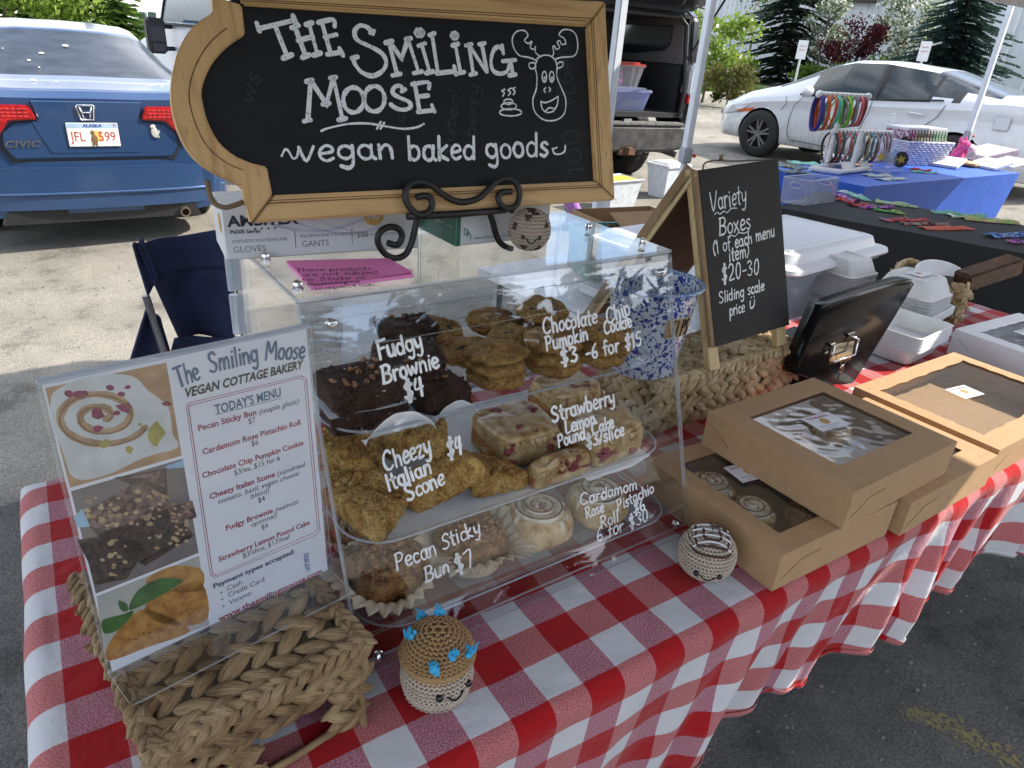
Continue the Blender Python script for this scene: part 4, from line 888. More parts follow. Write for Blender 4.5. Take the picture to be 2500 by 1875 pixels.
# ------------------------------------------------------------------ table and gingham cloth
TX0, TX1, TY0, TY1 = -.30, 2.16, .012, .68
t = thing('folding_table', 'long folding table under the red checked cloth', 'table', (.9, .3, GZ(.9)))
mb = MB(); mb.box(((TX0+TX1)/2, (TY0+TY1)/2, .778), (TX1-TX0-.04, TY1-TY0-.04, .035)); mb.build('tabletop', white, t, bevel=.01)
for x in (TX0+.3, TX1-.5):
    for y in (.3, .6): mb = MB(); mb.bar((x, y, GZ(x)), (x, y, .76), .028); mb.build('leg', alum, t)
def gingham():
    m, n, p = newmat('red_gingham'); uv = N(n, 'UVMap'); sp = N(n, 'SeparateXYZ'); n.links.new(uv.outputs[0], sp.inputs[0])
    nzz = N(n, 'TexNoise'); nzz.inputs['Scale'].default_value = 6; n.links.new(uv.outputs[0], nzz.inputs[0])
    def stripe(o, ph):
        a = N(n, 'Math', operation='ADD'); n.links.new(o, a.inputs[0]); a.inputs[1].default_value = ph
        d = N(n, 'Math', operation='DIVIDE'); n.links.new(a.outputs[0], d.inputs[0]); d.inputs[1].default_value = .096
        f = N(n, 'Math', operation='FRACT'); n.links.new(d.outputs[0], f.inputs[0])
        l = N(n, 'Math', operation='LESS_THAN'); n.links.new(f.outputs[0], l.inputs[0]); l.inputs[1].default_value = .5
        return l.outputs[0]
    sx_, sy_ = stripe(sp.outputs[0], 9.6), stripe(sp.outputs[1], 9.6+.048)
    # threads: the half-tone squares are woven of red and white yarn
    def thr(o, f):
        a = N(n, 'Math', operation='MULTIPLY'); n.links.new(o, a.inputs[0]); a.inputs[1].default_value = f
        b = N(n, 'Math', operation='SINE'); n.links.new(a.outputs[0], b.inputs[0]); return b.outputs[0]
    tu, tv = thr(sp.outputs[0], 5200), thr(sp.outputs[1], 5200)
    wn = N(n, 'TexNoise'); wn.inputs['Scale'].default_value = 640; wn.inputs['Detail'].default_value = 2; n.links.new(uv.outputs[0], wn.inputs[0])
    wr_ = ramp(n, wn.outputs[0], [(.38, (0, 0, 0)), (.62, (1, 1, 1))])
    W_ = (.66, .67, .71); Rr = (.42, .010, .014)
    ax = mixc(n, wr_, (.36, .05, .10), (.56, .34, .40)); ay = mixc(n, wr_, (.44, .07, .08), (.58, .27, .27))
    c = mixc(n, sx_, W_, ax); c2 = mixc(n, sx_, ay, Rr); c = mixc(n, sy_, c, c2)
    fa = ramp(n, nzz.outputs[0], [(.3, (.93, .93, .93)), (.7, (1, 1, 1))]); c = mixc(n, 1, c, fa, 'MULTIPLY')
    n.links.new(c, p.inputs['Base Color']); p.inputs['Roughness'].default_value = .92; p.inputs['Specular IOR Level'].default_value = .15
    p.inputs['Sheen Weight'].default_value = .15
    f2 = N(n, 'TexNoise'); f2.inputs['Scale'].default_value = 38; f2.inputs['Detail'].default_value = 5; n.links.new(uv.outputs[0], f2.inputs[0])
    q = bumpn(n, p, wn.outputs[0], .35, .0006); bumpn(n, p, f2.outputs[0], .6, .006, q)
    # thin cotton lets some sun through
    o = n.nodes['Material Output']; tr = N(n, 'BsdfTranslucent'); n.links.new(c, tr.inputs[0]); mx = N(n, 'MixShader'); mx.inputs[0].default_value = .22
    n.links.new(p.outputs[0], mx.inputs[1]); n.links.new(tr.outputs[0], mx.inputs[2]); n.links.new(mx.outputs[0], o.inputs[0])
    return m
GING = gingham()
rd = .022
def fall(s):
    """distance past a table edge -> (out, down) of a cloth rounding the edge"""
    if s <= 0: return 0, 0
    a = s/rd
    if a < PI/2: return rd*math.sin(a), rd*(1-math.cos(a))
    return rd, rd+(s-rd*PI/2)
def cloth_pt(u, v):
    """u along the table (m), v from the front edge backwards (m); returns 3D"""
    s_front, s_left, s_right, s_back = max(0, 0-v), max(0, TX0-u), max(0, u-TX1), max(0, v-TY1)
    x, y, z = min(max(u, TX0), TX1), min(max(v, 0), TY1), .8
    of, df = fall(s_front); ol, dl = fall(s_left); orr, dr = fall(s_right); ob, db = fall(s_back)
    y -= of; x -= ol; x += orr; y += ob; z -= max(df, dl, dr, db)
    f = min(1, df/.22)
    fold = .020*math.sin(u*26+1.1+2.0*f)+.014*math.sin(u*51+3*f+.6)+.010*math.sin(u*13.7+2)
    k = .35+.75*min(1, max(0, (u-.35)/.6))
    fold += .010*math.sin(u*63+4*f+.7)*(u > .1); y += df*.13-fold*f*k*.9-.006*f+.006*f*k*math.sin(u*88+5*f); x += f*k*.012*math.cos(u*26+1.1+2.0*f)
    # soft dents in the top
    if df+dl+dr+db == 0:
        z += .0022*mn.noise(V((u*7, v*7, 0)))+.0012*mn.noise(V((u*19+5, v*15, 2)))
    z += .0016*mn.noise(V((u*30, v*30, 5)))
    g = min(1, dl/.25); x -= g*(.012+.008*math.sin(v*23+.5)+.006*math.sin(v*41))+dl*.06
    y += min(1, db/.2)*.015*math.sin(u*30)
    return V((x, y, z))
def hem(u): return -.315+.03*min(1, max(0, (u-.8)/.45))-.010*math.sin(u*6.1)-.012*math.sin(u*17.0+1)-.010*(u > .9)*math.sin(u*9)
nu, nv = 620, 190; U0, U1, V1 = TX0-.17, TX1+.12, TY1+.2
mb = MB(); uvs = []; vs = []
for j in range(nv+1):
    for i in range(nu+1):
        u = U0+(U1-U0)*i/nu; v = hem(u)+(V1-hem(u))*(j/nv)**1.0; vs.append(cloth_pt(u, v)); uvs.append((u, v))
mb.add(vs, [(j*(nu+1)+i, j*(nu+1)+i+1, (j+1)*(nu+1)+i+1, (j+1)*(nu+1)+i) for j in range(nv) for i in range(nu)]); mb.uv = uvs
cl = mb.build('tablecloth', GING, smooth=True, thick=.0012); tag(cl, 'red and white gingham tablecloth hanging over the front of the bakery table', 'tablecloth')
hm = MB(); hv = []; huv = []
for i in range(nu+1):
    u = U0+(U1-U0)*i/nu; p = cloth_pt(u, hem(u)); q = cloth_pt(u, hem(u)+.012); w_ = .0007*math.sin(i*.9)
    hv += [p+V((0, -.003+w_, 0)), q+V((0, -.0035+w_, 0))]; huv += [(u, hem(u)), (u, hem(u)+.012)]
hm.add(hv, [(2*i, 2*i+2, 2*i+3, 2*i+1) for i in range(nu)]); hm.uv = huv; hm.build('hem', GING, cl, smooth=True, thick=.0008)

# ------------------------------------------------------------------ acrylic display case
CP = math.radians(1.28); CO = V((-.015, .139, .803)); EX = V((math.cos(CP), math.sin(CP), 0)); EY = V((-math.sin(CP), math.cos(CP), 0)); EZ = V((0, 0, 1))
CW, CH, CT, CD = .523, .383, .1295, .37
def cc(x, y, z): return CO+EX*x+EY*y+EZ*z
th = math.atan2(CT, CH); SU = (EY*math.sin(th)+EZ*math.cos(th)); SN = EX.cross(SU); SN = SN if SN.y < 0 else -SN    # slanted front: up vector and outward normal
TRAYM = acrylic('clear_tray_plastic', (.985, .99, .99), .05, ior=1.28)
case = thing('display_case', 'clear acrylic bakery display case with handwritten prices on its slanted front', 'display case', CO, CP)
def panel(name, pts, n, th_=.003, parent=case, m=None):
    """flat acrylic sheet: outline pts, extruded along n; rims get the milky edge material"""
    mb = MB(); k = len(pts); P = [V(p) for p in pts]+[V(p)+V(n)*th_ for p in pts]
    mb.add(P, [tuple(range(k)), tuple(range(k, 2*k))], 0)
    for i in range(k): mb.f.append((i, (i+1) % k, k+(i+1) % k, k+i)); mb.m.append(1)
    return mb.build(name, [m or AC, ACE], parent)
sidep = lambda x: [cc(x, 0, 0), cc(x, CD, 0), cc(x, CD, CH), cc(x, CT, CH)]
panel('side_panel', sidep(0), EX, .004); panel('side_panel', sidep(CW-.004), EX, .004)
panel('top_panel', [cc(-.002, CT-.006, CH), cc(CW+.002, CT-.006, CH), cc(CW+.002, CD, CH), cc(-.002, CD, CH)], EZ, .004)
panel('base_panel', [cc(.004, .0, 0), cc(CW-.004, .0, 0), cc(CW-.004, CD, 0), cc(.004, CD, 0)], EZ, .004, m=TRAYM)
def fp(u, v, o=0): return cc(u, 0, 0)+SU*v+SN*o
SL = math.hypot(CT, CH)
panel('front_panel', [fp(0, .030, .001), fp(CW, .030, .001), fp(CW, SL-.012, .001), fp(0, SL-.012, .001)], SN, .003)
panel('front_lip', [cc(.0, -.016, .001), cc(CW, -.016, .001), cc(CW, .006, .036), cc(.0, .006, .036)], V((0, -1, .5)).normalized(), .003)
panel('top_flange', [fp(.0, SL-.055, .0045), fp(CW, SL-.055, .0045), fp(CW, SL-.004, .0045), fp(0, SL-.004, .0045)], SN, .003)
panel('top_rail', [cc(0, CT-.004, CH-.024), cc(CW, CT-.004, CH-.024), cc(CW, CT-.004, CH-.002), cc(0, CT-.004, CH-.002)], EY, .004)
# rear doors with a hinge strip
for a, b in ((.006, CW/2-.002), (CW/2+.002, CW-.006)): panel('rear_door', [cc(a, CD-.002, .01), cc(b, CD-.002, .01), cc(b, CD-.002, CH-.01), cc(a, CD-.002, CH-.01)], EY, .004)
for k in range(6): mb = MB(); mb.tube([cc(-.006, CD, .02+k*.06), cc(-.006, CD, .074+k*.06)], .006, 8); mb.build('hinge', ACE, case)
for k in range(3): panel('shelf_rail', [cc(.004, .16-.04*(2-k), .0+[.012, .105, .225][k]), cc(.016, .16-.04*(2-k), [.012, .105, .225][k]), cc(.016, CD-.01, [.012, .105, .225][k]), cc(.004, CD-.01, [.012, .105, .225][k])], EZ, .003)
def screw(P, nrm):
    nrm = V(nrm).normalized(); R = nrm.to_track_quat('Z', 'Y').to_matrix(); mb = MB()
    mb.lathe([(.0055, 0), (.0055, .002), (.004, .003), (.0045, .005), (.0055, .006), (.0048, .0085), (.0025, .0098), (.0001, .01)], P, 14, M=R)
    mb.box(V(P)+nrm*.0098, (.005, .0011, .0008), R); mb.box(V(P)+nrm*.0098, (.0011, .005, .0008), R); mb.build('screw', steel, case, smooth='auto')
for x, y in ((.010, .152), (.010, .262), (CW-.022, .158), (CW-.040, .255)): screw(cc(x, y, CH+.004), EZ)
for x in (.028, CW-.026): screw(fp(x, SL-.026, .0078), SN)
screw(cc(.02, -.008, .014), V((0, -1, .4))); screw(cc(CW-.03, .0, .012), V((0, -1, .4)))
# shallow curved trays
def tray(name, label, z, yf, yb, x0=.028, x1=CW-.028):
    t = thing(name, label, 'tray', cc((x0+x1)/2, (yf+yb)/2, z), CP, 'clear trays in the display case')
    rc = .045; pts = []
    for (cx, cy, a0) in ((x0+rc, yf+rc, 180), (x1-rc, yf+rc, 270), (x1-rc, yb-rc, 0), (x0+rc, yb-rc, 90)):
        for k in range(9): a = math.radians(a0+90*k/8); pts.append((cx+rc*math.cos(a), cy+rc*math.sin(a), math.cos(a), math.sin(a)))
    n = len(pts)
    mb = MB(); rings = [(-.016, 0), (-.010, .001), (-.004, .006), (0, .013), (.008, .014)]
    for o, h in rings: mb.v += [cc(px+nx*o, py+ny*o, z+h) for px, py, nx, ny in pts]
    for r in range(len(rings)-1):
        for i in range(n): mb.f.append((r*n+i, r*n+(i+1) % n, (r+1)*n+(i+1) % n, (r+1)*n+i)); mb.m.append(0)
    mb.f.append(tuple(range(n))); mb.m.append(0); mb.build('dish', TRAYM, t, smooth='auto')
    mb = MB(); mb.tube([cc(px+nx*.008, py+ny*.008, z+.0145) for px, py, nx, ny in pts], .0016, 5, closed=True); mb.build('rim', ACE, t); return t
TZ = [.226, .104, .008]; TF = [.090, .050, .016]; TB = [.335, .34, .345]
tray('display_tray', 'top clear tray holding brownies and cookies', TZ[0], TF[0], TB[0])
tray('display_tray', 'middle clear tray holding scones and pound cake', TZ[1], TF[1], TB[1])
tray('display_tray', 'bottom clear tray holding sticky buns and glazed rolls', TZ[2], TF[2], TB[2])
# handwriting on the slanted front
fpn = lambda: None
PF = fp(0, 0, .0052)
hl = [('Fudgy', (818, 777), (916, 751), 40), ('Brownie', (828, 829), (952, 792), 38), ('$4', (876, 867), (921, 851), 40),
 ('Chocolate', (1174, 722), (1292, 697), 33), ('Chip', (1312, 700), (1364, 677), 32), ('Pumpkin', (1180, 758), (1272, 733), 30), ('Cookie', (1306, 722), (1366, 704), 27),
 ('$3', (1212, 790), (1252, 778), 32), ('-6 for $15', (1266, 778), (1388, 744), 30),
 ('Strawberry', (1193, 912), (1330, 870), 32), ('Lemon', (1222, 936), (1288, 914), 27), ('Pound', (1206, 966), (1266, 946), 26), ('Cake', (1280, 940), (1328, 922), 26), ('$3/slice', (1268, 968), (1350, 938), 26),
 ('Cheezy', (832, 1018), (934, 978), 40), ('$4', (968, 990), (1002, 978), 38), ('Italian', (838, 1061), (935, 1020), 34), ('Scone', (880, 1082), (964, 1044), 34),
 ('Cardamom', (1254, 1092), (1378, 1056), 24), ('Rose', (1266, 1120), (1306, 1104), 22), ('Pistachio', (1334, 1104), (1414, 1062), 22), ('Roll', (1298, 1142), (1338, 1124), 24), ('$6', (1368, 1112), (1396, 1100), 26), ('6 for $30', (1290, 1170), (1402, 1124), 27),
 ('Pecan', (856, 1232), (946, 1196), 34), ('Sticky', (956, 1188), (1040, 1150), 32), ('Bun', (920, 1258), (974, 1234), 30), ('$7', (986, 1240), (1028, 1218), 34)]
MARK = mat('white_marker', (.85, .87, .88), .55)
for k, (tx, a, b, hp) in enumerate(hl):
    m_ = hand([(tx, a, b, hp)], PF, SN, .0031 if k < 18 else .0023); m_.build('price_lettering', MARK, case)
# embossed maker's curve on the left side panel left out; paper sign on the lid
# ------------------------------------------------------------------ things on the lid
CZ = CH+.0045
def ctop(x, y, z=0): return cc(x, y, CZ+z)
cardw = mat('white_printed_card', (.74, .75, .78), .45, c2=(.68, .70, .75), vs=5); pinkp = mat('pink_sticky_note', (.92, .27, .60), .7, c2=(.88, .24, .56), vs=15)
# sticky-note pad
a, b, c_, d_ = ctop(.026, .238), ctop(.137, .207), ctop(.137, .143), ctop(.022, .143)
X = EX; t = thing('sticky_note_pad', 'bright pink note pad with a handwritten notice on the case lid', 'note pad', ctop(.08, .185))
mb = MB(); q = [V(p) for p in (d_, c_, b, a)]
mb.add(q+[p+EZ*.004 for p in q], [(3, 2, 1, 0), (4, 5, 6, 7), (0, 1, 5, 4), (1, 2, 6, 5), (2, 3, 7, 6), (3, 0, 4, 7)]); mb.build('pad', pinkp, t)
mb = MB()
def gridf(u, v): p = (q[0]*(1-u)+q[1]*u)*(1-v)+(q[3]*(1-u)+q[2]*u)*v; return p+EZ*(.0048+.002*(u**5)*(1-v)**2)
mb.grid(gridf, 14, 10); mb.build('top_sheet', pinkp, t, smooth=True)
nl_ = [('These products', (640, 587), (805, 583), 6.5), ('are not subject', (651, 598), (822, 591), 6.5), ('to State or', (653, 608), (796, 602), 6.5), ('municipal', (665, 617), (780, 611), 6.5), ('inspection.', (682, 627), (819, 617), 6.5)]
hand(nl_, ctop(0, 0, .0078), EZ, .0012).build('writing', ink, t)

def carton(name, label, cat, P, ps, W, D, H, m, group=None):
    t = thing(name, label, cat, P, ps, group); mb = LMB(t); mb.box((W/2, D/2, H/2), (W, D, H)); mb.build('carton', m, t, bevel=.0015, seg=1); return t
# glove box: front face plane at local y; its front left corner at ctop(-.03,.278)
g0, g1 = ctop(-.030, .276), ctop(.198, .250); dx = (g1-g0).normalized(); gp = math.atan2(dx.y, dx.x); GW, GH, GD = (g1-g0).length, .060, .085
gl = carton('glove_box', 'white printed glove box at the left rear of the display case lid', 'box', g0, gp, GW, GD, GH, cardw)
GX = V((math.cos(gp), math.sin(gp), 0)); GY = V((-GX.y, GX.x, 0))
navy = mat('print_navy', (.03, .03, .06), .5); tanm = mat('print_tan', (.62, .38, .12), .5); lilac = mat('print_lilac', (.55, .58, .72), .5); grayp = mat('print_grey', (.2, .2, .24), .5)
pr = printed('front_print', [('AMBITEX', .006, .0385, .0165, 'LEFT', 0, .035, 0, 1.12), ('P6505 Series', .007, .030, .0062, 'LEFT', 0, .02, 0, 1), ('SYNTHETIC POLYETHYLENE', .008, .0195, .0052, 'LEFT', 1, 0, 0, .92), ('GLOVES', .008, .0085, .0105, 'LEFT', 1, -.004, 0, .95),
  ('POLYETHYLENE SYNTHETIQUE', .083, .0215, .0052, 'LEFT', 1, 0, 0, .92), ('GANTS', .084, .0105, .0105, 'LEFT', 1, -.004, 0, .95), ('500', .150, .018, .0105, 'LEFT', 0, 0, 0, .9), ('per box  par boite / selon le poids', .168, .020, .0032, 'LEFT', 1, 0, 0, .9)], g0-GY*.0002, GX, EZ, [navy, grayp], gl)
mb = MB(); fq = lambda x, z, o=.0005: g0+GX*x+EZ*z-GY*o
for k in range(4): mb.lathe([(.0001, 0), (.0012, 0)], fq(.034+k*.0072, .0345), 10, M=RZ(gp) @ RX(PI/2))
for x in (.077, .144): mb.add([fq(x, .010), fq(x+.0006, .010), fq(x+.0006, .030), fq(x, .030)], [(0, 1, 2, 3)])
mb.build('print_rules', navy, gl)
mb = MB(); mb.lathe([(.0001, 0), (.0125, 0)], fq(.172, .044), 28, M=RZ(gp) @ RX(PI/2)); md = mb.build('round_badge', tanm, gl)
printed('badge_print', [('MD', .172, .0402, .0115, 'CENTER', 0, .03, 0, 1)], g0-GY*.0006, GX, EZ, [white], gl)
for k in range(3): ribbon(MB0 := MB(), [fq(x, .034+.014*math.sin(x*26+k)+k*.004, .0003) for x in [.03+.006*i for i in range(26)]], .0012+.001*k, -GY, 0); MB0.build('swoosh', lilac, gl)
LY = -GX
pr = printed('side_print', [('AMBITEX', 0, 0, .012, 'LEFT', 0, .03, 0, 1)], g0+LY*.0003+EZ*.052+GY*.075, -GY, EZ, [navy], gl)
mb = MB(); mb.lathe([(.0001, 0), (.011, 0)], g0-GX*.0006+GY*.022+EZ*.038, 24, M=RZ(gp) @ RY(PI/2)); mb.build('side_badge', tanm, gl)
# green tissue carton
t0 = ctop(.247, .240); t1_ = onz((1197, 512), CO.z+CZ); dx = (t1_-t0).normalized(); tp = math.atan2(dx.y, dx.x); tb = ctop(.244, .345)
greenp = mat('dark_green_card', (.015, .16, .09), .45, c2=(.012, .13, .07))
tw = .150; tb_ = carton('tissue_box', 'white and green bakery tissue box behind the crochet cookie', 'box', t0, CP, tw, .105, .074, cardw)
mb = MB(); e = .0006; P = [t0-EX*e, t0-EX*e+EY*.105]; mb.add([P[0], P[1], P[1]+EZ*.0735, P[0]+EZ*.0735], [(0, 1, 2, 3)]); mb.add([t0-EY*e, t0-EY*e+EX*.006, t0-EY*e+EX*.006+EZ*.0735, t0-EY*e+EZ*.0735], [(0, 1, 2, 3)]); mb.build('green_side', greenp, tb_)
printed('side_print', [('dry tissue', .085, .048, .017, 'RIGHT', 0, .02, 0, .9), ('Green Choice', .085, .034, .006, 'RIGHT', 0, 0, 0, 1), ('500 sheets - 6 x 10.75', .085, .022, .005, 'RIGHT', 0, 0, 0, 1)], t0-EX*.0012+EY*.0915, -EY, EZ, [white], tb_)
grp = mat('print_green', (.02, .22, .14), .5)
printed('front_print', [('D', .010, .014, .013, 'LEFT', 0, .0, 0, .8), ('P', .0145, .0095, .013, 'LEFT', 0, 0, 0, .8), ('I', .020, .006, .013, 'LEFT', 0, 0, 0, .8), ('Green Choice bakery tissue', .027, .007, .0052, 'LEFT', 0, 0, .25, 1), ('Green Choice', .104, .0655, .0075, 'LEFT', 0, .0, 0, .85), ('18-6', .121, .022, .017, 'LEFT', 0, -.005, .2, .85)], t0-EY*.0008, EX, EZ, [grp], tb_)
mb = MB(); mb.ell(t0+EX*.143+EZ*.069-EY*.0006, (.006, .0004, .004), n=10); mb.box(t0+EX*.143+EZ*.064-EY*.0006, (.002, .0004, .006)); mb.build('tree_emblem', grp, tb_)

# ------------------------------------------------------------------ chalkboard sign on a scroll easel
BPSI, BTAU = math.radians(-.76), math.radians(16.08)
bu = V((math.cos(BPSI), math.sin(BPSI), 0)); bn_ = V((-math.sin(BPSI), math.cos(BPSI), 0)); bv = V((0, 0, 1))*math.cos(BTAU)+bn_*math.sin(BTAU); bw = bu.cross(bv); bw = bw if bw.y < 0 else -bw
BY = .325; c2 = crop(400, 1600, 0); BP = ony(c2(400, 1003), BY)
def bpx(x, y, o=0):   # pixel of the c2 crop -> point on the board face
    return on(c2(x, y), BP+bw*o, bw)+bw*0
sign = thing('chalkboard_sign', 'large wooden framed chalkboard with white hand lettering and a moose drawing', 'sign', BP)
pine = None
def pinem(name, ang=0, c=(.56, .36, .16), c2_=(.40, .22, .08)):
    m, n, p = newmat(name); co = coords(n, (1, 1, 1), rot=(0, ang, 0))
    mp2 = N(n, 'Mapping'); mp2.inputs['Scale'].default_value = (3, 30, 60); n.links.new(co, mp2.inputs[0])
    w_ = N(n, 'TexNoise'); w_.inputs['Scale'].default_value = 1.6; w_.inputs['Detail'].default_value = 6; w_.inputs['Distortion'].default_value = .4; n.links.new(mp2.outputs[0], w_.inputs[0])
    col = ramp(n, w_.outputs[0], [(.30, c2_), (.46, c), (.60, tuple(x*1.12 for x in c)), (.68, tuple(x*.8 for x in c)), (.8, c)])
    n.links.new(col, p.inputs['Base Color']); p.inputs['Roughness'].default_value = .55; bumpn(n, p, w_.outputs[0], .15, .001); return m
PINEH, PINEV = pinem('pine_wood_along'), pinem('pine_wood_upright', PI/2)
def to2(P): q = P-BP; return (q.dot(bu), q.dot(bv))
outer_l = [(480, -160), (330, -60), (218, -20), (222, 55), (140, 110), (82, 190), (48, 290), (33, 400), (45, 520), (90, 640), (150, 720), (235, 780), (300, 810), (355, 838), (372, 920), (395, 1003)]
inner_l = [(500, -45), (352, 20), (352, 20), (367, 155), (330, 178), (270, 225), (210, 300), (172, 400), (180, 480), (205, 560), (250, 640), (320, 700), (400, 735), (465, 750), (475, 800), (490, 878)]
def offs(P, k): return [to2(bpx(*p)) for p in P]
OL, IL = offs(outer_l, 0), offs(inner_l, 0)
TL_in, TL_out = (to2(bpx(355, 22))), (to2(bpx(330, -65)))
TRi, TRo, BRi, BRo, BLi, BLo = [to2(bpx(*p)) for p in ((1905, 118), (1990, 5), (1942, 815), (2033, 900), (492, 878), (400, 1003))]
T_ = .019
def slab(name, poly, z0, z1, m, bev=.002): mb = MB(); mb.prism(poly, z0, z1, O=BP, X=bu, Y=bv, Z=bw); return mb.build(name, m, sign, bevel=bev)
# board surface sits behind the frame
allx = OL[3:]; boardpoly = [((p[0]+q_[0])/2, (p[1]+q_[1])/2) for p, q_ in zip(OL[2:], IL[2:])]
slab('chalkboard', boardpoly+[((BRi[0]+BRo[0])/2, (BRi[1]+BRo[1])/2), ((TRi[0]+TRo[0])/2, (TRi[1]+TRo[1])/2), ((TL_in[0]+TL_out[0])/2, (TL_in[1]+TL_out[1])/2)], -.012, -.0045, mat('chalkboard_black', (.012, .013, .016), .6, spec=.25, c2=(.008, .009, .011), vs=14, scale=(1, 1, 6), bump=.1, bs=150), 0)
slab('frame_bottom', [BLo, BRo, BRi, BLi], -T_*.7, 0, PINEH); slab('frame_right', [BRo, TRo, TRi, BRi], -T_*.7, 0, PINEV)
slab('frame_top', [TL_in, TRi, TRo, TL_out], -T_*.7, 0, PINEH)
mb = MB(); OLs, ILs = OL[2:], IL[2:]
OLs = [(p.x, p.y) for p in smoothpts([V((a_, b_, 0)) for a_, b_ in OL[3:13]], 4)]; ILs = [(p.x, p.y) for p in smoothpts([V((a_, b_, 0)) for a_, b_ in IL[3:13]], 4)]
OLs = [OL[2]]+OLs+OL[13:]; ILs = [IL[2]]+ILs+IL[13:]
k = len(OLs)
for z in (0, -T_*.7): mb.v += [BP+bu*p[0]+bv*p[1]+bw*z for p in OLs]+[BP+bu*p[0]+bv*p[1]+bw*z for p in ILs]
for i in range(k-1): mb.f += [(i, i+1, k+i+1, k+i), (2*k+i, 3*k+i, 3*k+i+1, 2*k+i+1), (i, 2*k+i, 2*k+i+1, i+1), (k+i, k+i+1, 3*k+i+1, 3*k+i)]
mb.f += [(0, k, 3*k, 2*k), (k-1, 3*k-1, 4*k-1, 2*k-1)]; mb.m = [0]*len(mb.f)
mb.build('frame_scroll_end', PINEV, sign, bevel=.0015)
# routed line on the scroll and mitre joints
mb = MB(); darkw = mat('dark_wood_groove', (.12, .06, .02), .8)
mid = [(a_[0]*.42+b_[0]*.58, a_[1]*.42+b_[1]*.58) for a_, b_ in zip(OLs[3:-3], ILs[3:-3])]
ribbon(mb, [BP+bu*a_+bv*b_ for a_, b_ in mid], .0009, bw, .0004)
for a_, b_ in ((TRi, TRo), (BRi, BRo), (BLi, BLo)): ribbon(mb, [BP+bu*a_[0]+bv*a_[1], BP+bu*b_[0]+bv*b_[1]], .0007, bw, .0004)
def inset(A_, B_, f): return (A_[0]+(B_[0]-A_[0])*f, A_[1]+(B_[1]-A_[1])*f)
for f in (.20, .30):
    L_ = [inset(TL_in, TL_out, f), inset(TRi, TRo, f), inset(BRi, BRo, f), inset(BLi, BLo, f)]
    ribbon(mb, [BP+bu*a_+bv*b_ for a_, b_ in L_[:2]], .0009, bw, .0005); ribbon(mb, [BP+bu*a_+bv*b_ for a_, b_ in L_[1:3]], .0009, bw, .0005); ribbon(mb, [BP+bu*a_+bv*b_ for a_, b_ in L_[2:]], .0009, bw, .0005)
mb.build('frame_groove', darkw, sign)
# lettering
SB = BP-bw*.0044
def E_(cx, cy, rx, ry, a0=0, a1=360, k=18): return [(cx+rx*math.cos(math.radians(a0+(a1-a0)*i/k)), cy+ry*math.sin(math.radians(a0+(a1-a0)*i/k))) for i in range(k+1)]
S1 = [[(425, 130), (592, 90)], [(418, 105), (430, 140)], [(580, 70), (596, 108)], [(500, 115), (553, 250)], [(535, 263), (577, 246)],
 [(590, 122), (637, 250)], [(574, 126), (606, 114)], [(622, 260), (655, 246)], [(652, 106), (690, 240)], [(638, 112), (668, 102)], [(672, 250), (706, 238)], [(603, 183), (670, 165)],
 [(710, 98), (750, 240)], [(694, 102), (762, 88), (768, 118)], [(724, 168), (776, 156)], [(735, 245), (800, 235)], [(790, 218), (806, 250)],
 [(940, 152), (918, 125), (882, 115), (858, 142), (870, 180), (925, 208), (978, 238), (1000, 278), (985, 318), (938, 342), (890, 325), (862, 292), (850, 262)], [(845, 262), (872, 256)], [(928, 148), (945, 140)],
 [(1012, 190), (1048, 330)], [(995, 194), (1028, 184)], [(1028, 340), (1065, 332)], [(1018, 190), (1068, 262), (1070, 262), (1098, 176)], [(1098, 176), (1145, 322)], [(1088, 178), (1112, 172)], [(1124, 330), (1162, 321)],
 [(1160, 200), (1194, 320)], [(1145, 207), (1176, 195)], [(1178, 330), (1213, 321)], E_(1150, 148, 17, 14), E_(1150, 148, 8, 7),
 [(1206, 155), (1233, 328)], [(1194, 159), (1218, 150)], [(1226, 330), (1310, 321)], [(1306, 298), (1313, 336)],
 [(1311, 200), (1334, 325)], [(1297, 206), (1325, 197)], [(1318, 332), (1352, 324)], E_(1308, 161, 13, 12), E_(1308, 161, 5, 5),
 [(1372, 200), (1392, 332)], [(1358, 205), (1385, 198)], [(1378, 337), (1405, 330)], [(1374, 204), (1450, 322)], [(1430, 196), (1454, 322)], [(1418, 200), (1444, 194)],
 [(1527, 240), (1522, 205)], [(1524, 228), (1505, 210), (1483, 228), (1472, 272), (1480, 316), (1512, 332), (1545, 320), (1556, 280)], [(1524, 276), (1582, 270)], [(1560, 272), (1570, 335)], [(1552, 340), (1584, 335)]]
S2 = [[(660, 365), (648, 540)], [(640, 368), (668, 360)], [(630, 546), (660, 540)], [(663, 366), (730, 466), (731, 466), (763, 350)], [(748, 352), (774, 347)], [(763, 352), (802, 530)], [(785, 541), (820, 532)], [(714, 470), (745, 464)],
 E_(853, 450, 46, 56), E_(947, 445, 46, 57), [(1078, 408), (1062, 386), (1036, 394), (1030, 420), (1062, 440), (1098, 456), (1112, 476), (1090, 493), (1050, 490), (1020, 470)], [(1070, 412), (1086, 402)],
 [(1128, 374), (1150, 500)], [(1116, 380), (1190, 370), (1192, 398)], [(1140, 436), (1190, 430)], [(1142, 504), (1214, 496)], [(1206, 474), (1218, 502)],
 ]
S3 = [[(708, 590), (740, 577), (830, 558), (920, 556), (1000, 569), (1080, 580), (1140, 572), (1170, 557)], [(958, 580), (976, 548)], [(974, 580), (992, 552)],
 [(530, 702), (546, 672), (562, 682), (580, 713), (598, 706), (606, 672)], [(1750, 668), (1756, 690), (1780, 694), (1802, 682), (1806, 655)], [(1748, 672), (1768, 664)]]
